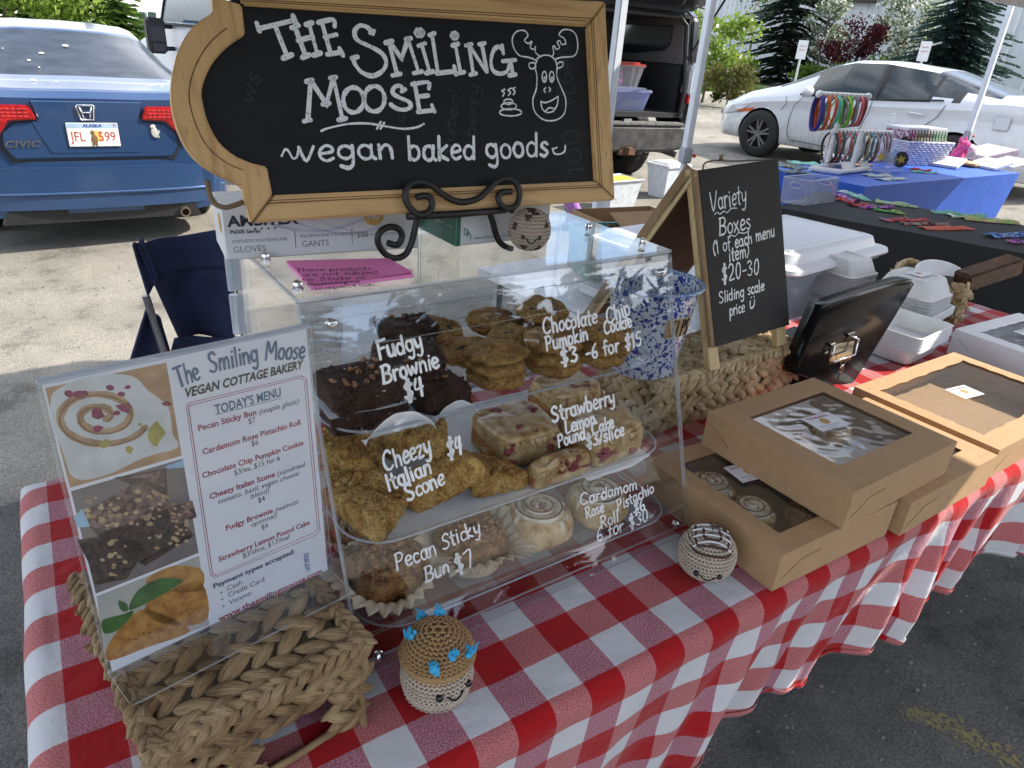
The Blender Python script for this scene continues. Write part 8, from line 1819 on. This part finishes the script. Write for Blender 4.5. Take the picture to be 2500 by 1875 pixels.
def pouch(px0, px1, wd, col, lab, z=ZT, n_=1, h=.014, ring=False, i0=0):
    """a limp cloth pouch from pixel px0 to px1 (its long axis) of width wd"""
    A, B = B_(*px0, z), B_(*px1, z); D = (B-A); L = D.length; D.normalize(); S = V((-D.y, D.x, 0)); t = thing('cloth_pouch', lab, 'pouch', A, 0, 'cloth pouches laid out on the stalls'); seed = px0[0]*.01
    mb = MB(); mb.grid(lambda u, v: A+D*(L*u)+S*(wd*(v-.5)*(1-.25*abs(math.sin(u*5+seed)))*(1 if .04 < u < .96 else .8))+V((0, 0, .002+h*(1-abs(2*v-1)**2)*(.5+.5*math.sin(u*9+seed*3))+.003*mn.noise(V((u*6, v*6, seed*9))))), 22, 8); mb.build('cloth', PT[col], t, smooth=True, thick=.003)
    mb = MB(); mb.tube([A+D*.01+S*(wd*.5*(k/6*2-1))+V((0, 0, .007)) for k in range(7)], .0022, 5); mb.build('edge_binding', PT[col] if not ring else chrome, t)
    if ring: mb = MB(); c = A+D*(L*.5)+V((0, 0, .018)); mb.tube([c+V((.012*math.cos(a), 0, .012*math.sin(a))) for a in [2*PI*k/14 for k in range(14)]], .0018, 5, closed=True); mb.build('split_ring', chrome, t)
for args in [((570, 1050), (760, 1120), .06, 'purple', 'purple patterned pouch beside the clear bin'), ((600, 1025), (800, 1075), .05, 'grey', 'pale grey pouch behind the purple one near the clear bin'), ((700, 1050), (860, 1110), .06, 'teal', 'turquoise floral pouch right of the purple one'), ((560, 1085), (740, 1130), .05, 'red', 'red striped pouch in front of the purple pouch', ZT+.006),
             ((920, 1110), (1290, 1165), .10, 'green', 'large sage floral pouch with a yellow clip'), ((690, 1150), (880, 1150), .06, 'red', 'rust red pouch left of the lavender one'), ((790, 1170), (1060, 1165), .05, 'purple', 'lavender pouch under the sage floral one'), ((900, 1185), (1180, 1225), .06, 'jade', 'dark green leafy pouch in front of the sage one'),
             ((1410, 1205), (1860, 1245), .09, 'teal', 'long mint green pouch with a black clip'), ((1560, 1240), (2000, 1275), .08, 'green', 'grey-brown pouch lying under the mint pouch', ZT, 1, .006, True), ((1680, 1265), (2150, 1305), .09, 'lime', 'lime and pink pouch at the right of the mint pouch'),
             ((980, 1280), (1360, 1275), .07, 'red', 'bright red pouch with a split ring', ZT, 1, .01, True), ((1150, 1310), (1560, 1310), .06, 'dark', 'black, red and cream striped pouch beside the bright red one'), ((1330, 1350), (1740, 1345), .09, 'coral', 'plain coral felt pouch with a split ring', ZT, 1, .004, True), ((1910, 1420), (2300, 1400), .08, 'blue', 'royal blue patterned pouch at the right edge'), ((2080, 1470), (2330, 1470), .05, 'purple', 'magenta pouch in front of the royal blue one')]:
    pouch(*args)
for args in [((70, 790), (300, 830), .22, 'navy', 'dark blue patterned bandana at the left end of the blue table'), ((170, 775), (400, 790), .18, 'teal', 'pale blue and yellow bandana on the heap by the collar rack'), ((80, 850), (330, 860), .14, 'navy', 'green and navy bandana in front of the heap'), ((640, 790), (860, 795), .16, 'peach', 'flat peach coloured pouch behind the collar rack'), ((830, 890), (1030, 890), .1, 'grey', 'silvery patterned pouch lying near the front edge of the blue table'), ((950, 925), (1160, 915), .1, 'grey', 'second silvery pouch with coloured flecks beside the first'), ((1220, 830), (1400, 850), .07, 'red', 'bundle of dark red pens and bands'), ((1220, 855), (1450, 870), .05, 'teal', 'mint green roll in front of the dark red bundle')]:
    pouch(*args)
# collar rack of white pipe
rk = thing('collar_rack', 'white pipe rack hung with dog collars on the blue table', 'display rack', B_(640, 860))
pipe = mat('white_pvc_pipe', (.72, .73, .74), .4)
r1b, r1 = B_(480, 830), B_(690, 870)
def vert(P, px): return on(cb_(*px), P, V((FW.x, FW.y, 0)).normalized())
Pl, Pr_ = B_(482, 835), B_(700, 865); 
tl = vert(Pl, (555, 500)); tr_ = vert(Pr_, (735, 470)); ul = vert(Pl, (430, 175)); 
for nm, pts in (('base_pipe', [B_(350, 850), B_(600, 880), B_(840, 850), B_(610, 815), B_(350, 850)]), ('upright', [Pl, V((Pl.x, Pl.y, .75+.30))]), ('upright', [Pr_, V((Pr_.x, Pr_.y, .75+.26))])):
    mb = MB(); mb.tube([p+V((0, 0, .02)) for p in pts], .019, 10); mb.build(nm, pipe, rk, smooth='auto')
bk1 = B_(560, 800); lowA = V((Pl.x, Pl.y, 1.07)); rowd = (B_(930, 830)-Pl); rowd.z = 0; rowd.normalize()
mb = MB(); mb.tube([vert(Pl, (555, 505)), vert(Pl, (555, 505))+rowd*.62], .019, 10); mb.build('arm', pipe, rk, smooth='auto')
ua = vert(Pl, (430, 178)); mb = MB(); mb.tube([ua, ua+rowd*.50], .020, 10); mb.build('arm', pipe, rk, smooth='auto')
um = ua+rowd*.22; mb = MB(); mb.tube([um, V((um.x, um.y, .77))], .017, 10); mb.build('upright', pipe, rk, smooth='auto')
for p in (ua, ua+rowd*.5, vert(Pl, (555, 505))): mb = MB(); mb.ell(p, .026, n=12, m=8); mb.build('end_cap', pipe, rk, smooth=True)
colr = {'navy blue': (.03, .03, .25), 'orange': (.62, .10, .02), 'mint': (.10, .50, .35), 'yellow': (.62, .62, .02), 'lime green': (.10, .55, .06), 'grey': (.2, .2, .22), 'coral pink': (.62, .10, .12), 'wine red': (.22, .02, .04), 'black': (.02, .02, .025), 'dark grey': (.08, .08, .09), 'tartan': (.25, .06, .06), 'silver grey': (.4, .42, .45), 'mustard check': (.4, .35, .15), 'teal': (.04, .25, .28), 'brown': (.15, .06, .04), 'slate': (.15, .17, .22)}
def collar(P, r, col, lab, k, wide=.022):
    t = thing('dog_collar', lab, 'dog collar', P, 0, 'dog collars hanging on the pipe rack'); side = V((0, 0, 1)).cross(rowd); cm = mat('webbing_'+col.replace(' ', '_'), colr[col], .6, c2=tuple(x*.7 for x in colr[col]), vs=90)
    tw = rnd.uniform(-.42, .42); ax = (side*math.cos(tw)+rowd*math.sin(tw)).normalized(); nn = rowd*math.cos(tw)-side*math.sin(tw); C_ = P-V((0, 0, r*1.15))
    pts = [C_+ax*(r*.72*math.sin(a)*(1+.12*math.sin(2*a+k)))+V((0, 0, r*1.15*math.cos(a))) for a in [2*PI*q/30 for q in range(30)]]
    mb = MB(); vs = []
    for i, p in enumerate(pts): vs += [p-nn*wide/2, p+nn*wide/2]
    mb.add(vs, [(2*i, 2*i+1, (2*i+3) % 60, (2*i+2) % 60) for i in range(30)]); mb.build('webbing', cm, t, smooth=True, thick=.003)
    mb = MB(); mb.box(P+V((0, 0, .004)), (.03, .035, .014), RZ(.3)); mb.build('buckle', trim, t, bevel=.003)
    mb = MB(); c = pts[12]; mb.tube([c+ax*(.011*math.cos(a))+V((0, 0, -.01+.011*math.sin(a))) for a in [2*PI*q/12 for q in range(12)]], .002, 5, closed=True); mb.build('ring', chrome, t)
up = ['navy blue', 'orange', 'orange', 'mint', 'grey', 'yellow', 'lime green', 'grey', 'coral pink', 'wine red']
nmz = ['frontmost', 'second', 'third', 'fourth', 'fifth', 'sixth', 'seventh', 'eighth', 'ninth', 'tenth', 'eleventh', 'twelfth', 'thirteenth', 'fourteenth', 'rearmost']
for k, c in enumerate(up): collar(ua+rowd*(.02+.048*k), .108-.002*k, c, f'{c} dog collar, {nmz[k]} from the left on the upper arm', k, .032)
lw_ = ['black', 'orange', 'dark grey', 'coral pink', 'teal', 'coral pink', 'silver grey', 'grey', 'mustard check', 'teal', 'silver grey', 'brown', 'slate', 'tartan', 'slate']
for k, c in enumerate(lw_): collar(vert(Pl, (555, 505))+rowd*(.0+.041*k), .095, c, f'{c} dog collar, {nmz[k]} from the left on the lower arm', k, .024)
for a_, b_ in (((580, 830), (700, 880)), ((740, 815), (840, 865))):
    P = B_((a_[0]+b_[0])/2, (a_[1]+b_[1])/2); mb = MB(); mb.box(P+V((0, -.02, .035)), (.12, .003, .09), RX(-.7)); mb_ = mb.build('price_card', white); tag(mb_, 'white printed price card at the '+('left' if a_[0] < 600 else 'right')+' foot of the pipe rack', 'card')
P = B_(570, 790); mb = MB(); mb.box(P+V((0, 0, .035)), (.16, .09, .07), RZ(.1)); tag(mb.build('small_box', white, bevel=.006), 'small white box behind the pipe rack', 'box')
# white basket with packets
wb = thing('white_basket', 'white woven plastic basket full of packets on the blue table', 'basket', B_(1330, 800), .0)
wbm = mat('white_basket_plastic', (.66, .66, .76), .5, c2=(.42, .42, .55), vs=60, scale=(.3, .3, 2.2), pos=(.46, .54))
Q = [B_(1145, 795), B_(1480, 800)]; wd_ = (Q[1]-Q[0]); WL = wd_.length; wd_.normalize(); wn_ = V((-wd_.y, wd_.x, 0)); WH = .19; WDp = .26
wbp = lambda x, y, z: Q[0]+wd_*x+wn_*y+V((0, 0, z))
e_ = .04
for j in range(11):
    z = WH*(j+.5)/11; f = e_*z/WH; pts = []
    cor = [wbp(-f, -f, z), wbp(WL+f, -f, z), wbp(WL+f, WDp+f, z), wbp(-f, WDp+f, z)]
    for i in range(4):
        a, b = cor[i], cor[(i+1) % 4]; n_ = 18; nrm_ = (b-a).normalized().cross(V((0, 0, 1)))
        pts += [a.lerp(b, k/n_)+nrm_*(.004*(1 if (k+j) % 2 else -1)) for k in range(n_)]
    mb = MB(); mb.tube(pts, .0085, 6, closed=True); mb.build('weave_band', wbm, wb)
mb = MB(); mb.add([wbp(0, 0, 0), wbp(WL, 0, 0), wbp(WL, WDp, 0), wbp(0, WDp, 0)]+[wbp(-e_*.8, -e_*.8, WH), wbp(WL+e_*.8, -e_*.8, WH), wbp(WL+e_*.8, WDp+e_*.8, WH), wbp(-e_*.8, WDp+e_*.8, WH)], [(0, 1, 2, 3), (0, 1, 5, 4), (1, 2, 6, 5), (2, 3, 7, 6), (3, 0, 4, 7)]); mb.build('liner', wbm, wb, thick=.004)
pc = [(.35, .1, .3), (.6, .08, .25), (.5, .2, .4), (.25, .2, .1), (.3, .3, .15), (.1, .1, .1), (.15, .15, .12), (.25, .1, .1), (.05, .3, .15), (.3, .5, .3), (.35, .6, .4), (.4, .6, .4), (.35, .55, .35)]
pnames = ['purple', 'magenta', 'pink', 'brown', 'olive', 'black', 'charcoal', 'maroon', 'deep green', 'sage', 'pale green', 'mint', 'light green']
for k in range(13):
    mb = MB(); x = WL*(k+.5)/13; c = wbp(x, WDp*.5, WH*1.05); mb.box(c, (.026, .24, .15), Matrix((wd_, wn_, V((0, 0, 1)))).transposed() @ RY(-.2))
    t = tag(mb.build('packet', patm('packet_print_'+pnames[k], [pc[k], tuple(x_*.4 for x_ in pc[k]), pc[k], (.55, .55, .5)], 60), bevel=.004), f'{pnames[k]} printed packet standing in the white basket', 'packet', 'packets standing in the white basket')
    mb = MB(); mb.box(c+V((-.015, 0, .078)), (.026, .22, .02), Matrix((wd_, wn_, V((0, 0, 1)))).transposed() @ RY(-.2)); mb.build('header', white, t)
mb = MB(); q = wbp(-.02, WDp*.8, WH+.04); mb.box(q+V((0, 0, .08)), (.16, .01, .14), RZ(.3)); tag(mb.build('clear_pouch', CLEARBIN, bevel=.004), 'clear zipped pouch sticking up at the left of the white basket', 'pouch')
# acrylic stickers standing in front
for k, (px, h_, lab) in enumerate([((930, 850), .17, 'round clear badge stand with a star at left'), ((1010, 860), .15, 'round clear badge stand with grey print'), ((1050, 820), .18, 'clear badge with pale blue lettering'), ((1110, 850), .14, 'yellow and black bee badge on a clear stand'), ((1120, 790), .26, 'tall black and yellow cut-out figure on a stand')]):
    P = B_(*px); t = thing('badge_stand', lab, 'badge', P); vd = (V((CAM.x, CAM.y, 0))-V((P.x, P.y, 0))).normalized(); xx = V((-vd.y, vd.x, 0))
    mb = MB(); mb.prism([(.05*math.cos(a), h_*.62+.06*math.sin(a)) for a in [2*PI*q/18 for q in range(18)]], 0, .003, P, xx, V((0, 0, 1)), vd); mb.build('disc', CLEARBIN if k < 3 else trim, t)
    mb = MB(); mb.box(P+V((0, 0, .02)), (.07, .05, .035)); mb.build('stand', CLEARBIN, t)
    mb = MB(); mb.prism([((.036 if j % 2 else .016)*math.cos(2*PI*j/10), h_*.62+(.036 if j % 2 else .016)*math.sin(2*PI*j/10)) for j in range(10)], .004, .005, P, xx, V((0, 0, 1)), vd); mb.build('emblem', [mat('badge_yellow', (.6, .42, .03), .5), mat('badge_grey', (.3, .35, .4), .5), mat('badge_sky', (.3, .5, .65), .5), MC['badge_yellow'], MC['badge_yellow']][k] if k not in (3, 4) else MC['badge_yellow'], t)
# plush toy
pkf = mat('pink_plush_fur', (.75, .12, .33), .95, c2=(.55, .06, .22), vs=60); lpf = mat('pale_pink_fur', (.75, .45, .55), .95)
P = B_(1600, 790); t = thing('plush_toy', 'bright pink plush animal sitting against the white basket', 'toy', P)
mb = MB(); blob(mb, P+V((0, 0, .07)), (.055, .05, .075), None, 20, 12, 1, 60, .012); mb.build('body', pkf, t, smooth=True)
mb = MB(); blob(mb, P+V((.01, -.03, .155)), (.055, .05, .048), None, 20, 12, 1, 60, .012, 2); mb.build('head', pkf, t, smooth=True)
mb = MB(); blob(mb, P+V((.02, -.08, .14)), (.028, .03, .025), None, 14, 8, 1, 60, .004, 2); mb.build('muzzle', lpf, t, smooth=True)
for sg in (-1, 1):
    mb = MB(); blob(mb, P+V((sg*.04, -.01, .205)), (.016, .01, .026), None, 12, 8, 1, 60, .004); mb.build('ear', pkf, t, smooth=True)
    mb = MB(); blob(mb, P+V((sg*.045, -.06, .02)), (.02, .045, .022), None, 12, 8, 1, 60, .005); mb.build('leg', lpf, t, smooth=True)
    mb = MB(); blob(mb, P+V((sg*.055, -.03, .09)), (.016, .02, .045), RX(.5), 12, 8, 1, 60, .005); mb.build('arm', pkf, t, smooth=True)
mb = MB(); P = B_(1720, 740); blob(mb, P+V((0, 0, .07)), (.06, .05, .06), None, 20, 12, 1, 50, .014, 4); tag(mb.build('plush_toy', mat('grey_plush_fur', (.4, .38, .45), .95, c2=(.6, .55, .62), vs=40), smooth=True), 'grey and white plush animal behind the bright pink one', 'toy')
# white sample books and cards
for k, (a_, b_, w_, hh_, lab) in enumerate([((1400, 790), (1660, 830), .20, .02, 'white flat packet leaning at the left of the plush toy'), ((1780, 800), (2030, 850), .20, .02, 'white flat packet right of the tan envelope'), ((1960, 790), (2200, 840), .22, .02, 'white flat packet at the right end of the blue table'), ((1750, 700), (2010, 760), .3, .06, 'stack of pink-edged white packets behind the plush toys')]):
    A, B = B_(*a_), B_(*b_); D = (B-A); L_ = D.length; D.normalize(); S_ = V((-D.y, D.x, 0)); mb = MB(); R = Matrix((D, S_, V((0, 0, 1)))).transposed(); mb.box(A+D*L_/2+V((0, 0, .04)), (L_, w_, hh_), R @ RX(.28)); tag(mb.build('flat_packet', white if k < 3 else mat('pink_white_print', (.7, .6, .66), .6, c2=(.5, .35, .45), vs=40), bevel=.003), lab, 'packet', 'flat white packets on the blue table')
A = B_(1720, 800); mb = MB(); mb.box(A+V((0, 0, .02)), (.26, .18, .02), RZ(.2)); tag(mb.build('envelope', mat('tan_envelope', (.5, .3, .14), .8), bevel=.003), 'tan envelope between the white flat packets', 'envelope')
# ------------------------------------------------------------------ storage bins on the ground by the black vehicle
FR2 = FROST
for (pxs, w_, d_, h_, lab, lidc) in [(cs(470, 1385), .42, .3, .30, 'white bin with yellow contents on the ground behind the chalkboard', True), (cs(800, 1310), .36, .3, .33, 'translucent white bin on the ground behind the slanting pole', False)]:
    P = onz(pxs, -.0); P.z = GZ(P.x); t = tub('storage_bin', lab, P.x, P.y+.12, P.z, w_, d_, h_, white, mat('milky_plastic', (.62, .66, .70), .5), .1, lid=not lidc)
    if lidc: mb = MB(); mb.box(V((P.x, P.y+.12, P.z+h_-.01)), (w_-.04, d_-.04, .02)); tag(mb.build('yellow_cloth', mat('yellow_cloth', (.65, .48, .05), .8), bevel=.006), 'yellow cloth filling the white bin on the ground', 'cloth')
# ------------------------------------------------------------------ two people mostly hidden behind the chalkboard
def skinmesh(name, m, J, E_, parent, sub=2):
    me = bpy.data.meshes.new(name); W_ = root_of(parent).matrix_basis.inverted(); me.from_pydata([tuple(W_ @ V(j[0])) for j in J], E_, [])
    o = bpy.data.objects.new(name, me); COL.objects.link(o); o.parent = parent; me.materials.append(m)
    md = o.modifiers.new('skin', 'SKIN'); md.use_smooth_shade = True
    for i, j in enumerate(J): r_0 = j[1]; me.skin_vertices[0].data[i].radius = (r_0, r_0) if not isinstance(r_0, tuple) else r_0
    me.skin_vertices[0].data[0].use_root = True
    s_ = o.modifiers.new('sub', 'SUBSURF'); s_.levels = s_.render_levels = sub; return o
denim = mat('faded_denim', (.10, .18, .32), .85, c2=(.05, .09, .18), vs=12); skinm = mat('skin', (.55, .33, .24), .55); shirt = mat('pale_blue_shirt', (.62, .66, .74), .8, c2=(.55, .6, .7), vs=12); hairm = mat('brown_hair', (.07, .04, .02), .7); leath = mat('dark_boot_leather', (.05, .035, .03), .6); purp = mat('purple_leggings', (.32, .14, .42), .8, c2=(.26, .11, .36), vs=10); teeb = mat('grey_top', (.3, .3, .32), .8)
def person(label, P, rz, lean, topm, botm, shoem, arm_fwd=.3, stride=.0, spread=.10):
    g = GZ(P[0]); t = thing('person', label, 'person', (P[0], P[1], g), rz); R = RZ(rz); w = lambda x, y, z: V((P[0], P[1], g))+R @ V((x, y, z)); s, c = math.sin(lean), math.cos(lean)
    hp = w(0, 0, .92); tp = lambda d, x=0: w(x, d*s, .92+d*c)
    ft_ = [w(-spread, -stride, .06), w(spread, stride, .06)]; kn = [w(-spread*.9, -stride*.4+.04, .50), w(spread*.9, stride*.6+.04, .50)]
    J = [(hp, .12), (tp(.2), .125), (tp(.42), .135), (tp(.50), .07), (tp(.58), .055), (tp(.68), .075), (tp(.76), .085), (tp(.46, -.17), .06), (tp(.46, .17), .06)]
    el = [tp(.28, -.24)+R @ V((0, arm_fwd*.4, -.02)), tp(.28, .24)+R @ V((0, arm_fwd*.4, -.02))]; ha = [tp(.2, -.2)+R @ V((0, arm_fwd+.12, -.04)), tp(.2, .2)+R @ V((0, arm_fwd+.12, -.04))]
    J += [(el[0], .042), (el[1], .042), (ha[0], .028), (ha[1], .028), (w(-.09, 0, .86), .09), (w(.09, 0, .86), .09), (kn[0], .06), (kn[1], .06), (ft_[0], .04), (ft_[1], .04), (ft_[0]+R @ V((0, .13, -.03)), .03), (ft_[1]+R @ V((0, .13, -.03)), .03)]
    E2 = [(0, 1), (1, 2), (2, 3), (3, 4), (4, 5), (5, 6), (2, 7), (2, 8), (7, 9), (8, 10), (9, 11), (10, 12), (0, 13), (0, 14), (13, 15), (14, 16), (15, 17), (16, 18), (17, 19), (18, 20)]
    skinmesh('body', skinm, J, E2, t)
    Jt = [(tp(-.10), .15), (tp(.02), .15), (tp(.2), .145), (tp(.42), .152), (tp(.48), .10), (tp(.46, -.18), .075), (tp(.46, .18), .075), (el[0], .055), (el[1], .055), (el[0].lerp(ha[0], .6), .042), (el[1].lerp(ha[1], .6), .042)]
    skinmesh('shirt', topm, Jt, [(0, 1), (1, 2), (2, 3), (3, 4), (3, 5), (3, 6), (5, 7), (6, 8), (7, 9), (8, 10)], t)
    Jb = [(w(0, 0, .96), .14), (w(-.09, 0, .86), .105), (w(.09, 0, .86), .105), (kn[0], .075), (kn[1], .075), (ft_[0]+V((0, 0, .05)), .058), (ft_[1]+V((0, 0, .05)), .058)]
    skinmesh('trousers', botm, Jb, [(0, 1), (0, 2), (1, 3), (2, 4), (3, 5), (4, 6)], t)
    for k in range(2):
        skinmesh('shoe', shoem, [(ft_[k]+V((0, 0, .04)), .05), (ft_[k]-V((0, 0, .01)), .052), (ft_[k]+R @ V((0, .15, -.025)), .042)], [(0, 1), (1, 2)], t)
        for f in range(5):
            d = R @ V(((f-2)*.012, .07-.008*abs(f-2), -.015)) if f else R @ V((.035*(1 if k == 0 else -1), .03, 0)); mb = MB(); mb.tube([ha[k], ha[k]+d*.6, ha[k]+d*1.1+V((0, 0, -.012))], [.010, .008, .006], 6); mb.build('finger', skinm, t, smooth=True)
    hc = tp(.74); mb = MB(); blob(mb, hc+R @ V((0, -.015, .025)), (.088, .098, .10), None, 24, 14, 1, 30, .008); mb.build('hair', hairm, t, smooth=True)
    mb = MB(); fc = hc+R @ V((0, .085, -.03)); mb.ell(fc, (.011, .018, .016), R, n=8, m=6)
    for sg in (-1, 1): mb.ell(hc+R @ V((sg*.086, 0, -.02)), (.012, .018, .03), R, n=8, m=6)
    mb.build('nose_and_ears', skinm, t, smooth=True)
    mb = MB(); [mb.ell(hc+R @ V((sg*.03, .078, 0)), (.010, .006, .006), R, n=8, m=6) for sg in (-1, 1)]; mb.ell(hc+R @ V((0, .075, -.06)), (.022, .008, .005), R, n=8, m=5); mb.build('eyes_and_mouth', mat('dark_feature', (.12, .04, .04), .5), t, smooth=True)
    return t
person('person in pale shirt, faded jeans and dark boots leaning towards the open tailgate', (3.50, 4.50), -.9, .55, shirt, denim, leath, .35, .12)
person('person in purple leggings striding left of the one in jeans', (3.42, 4.65), 1.1, .2, teeb, purp, leath, .2, .34)
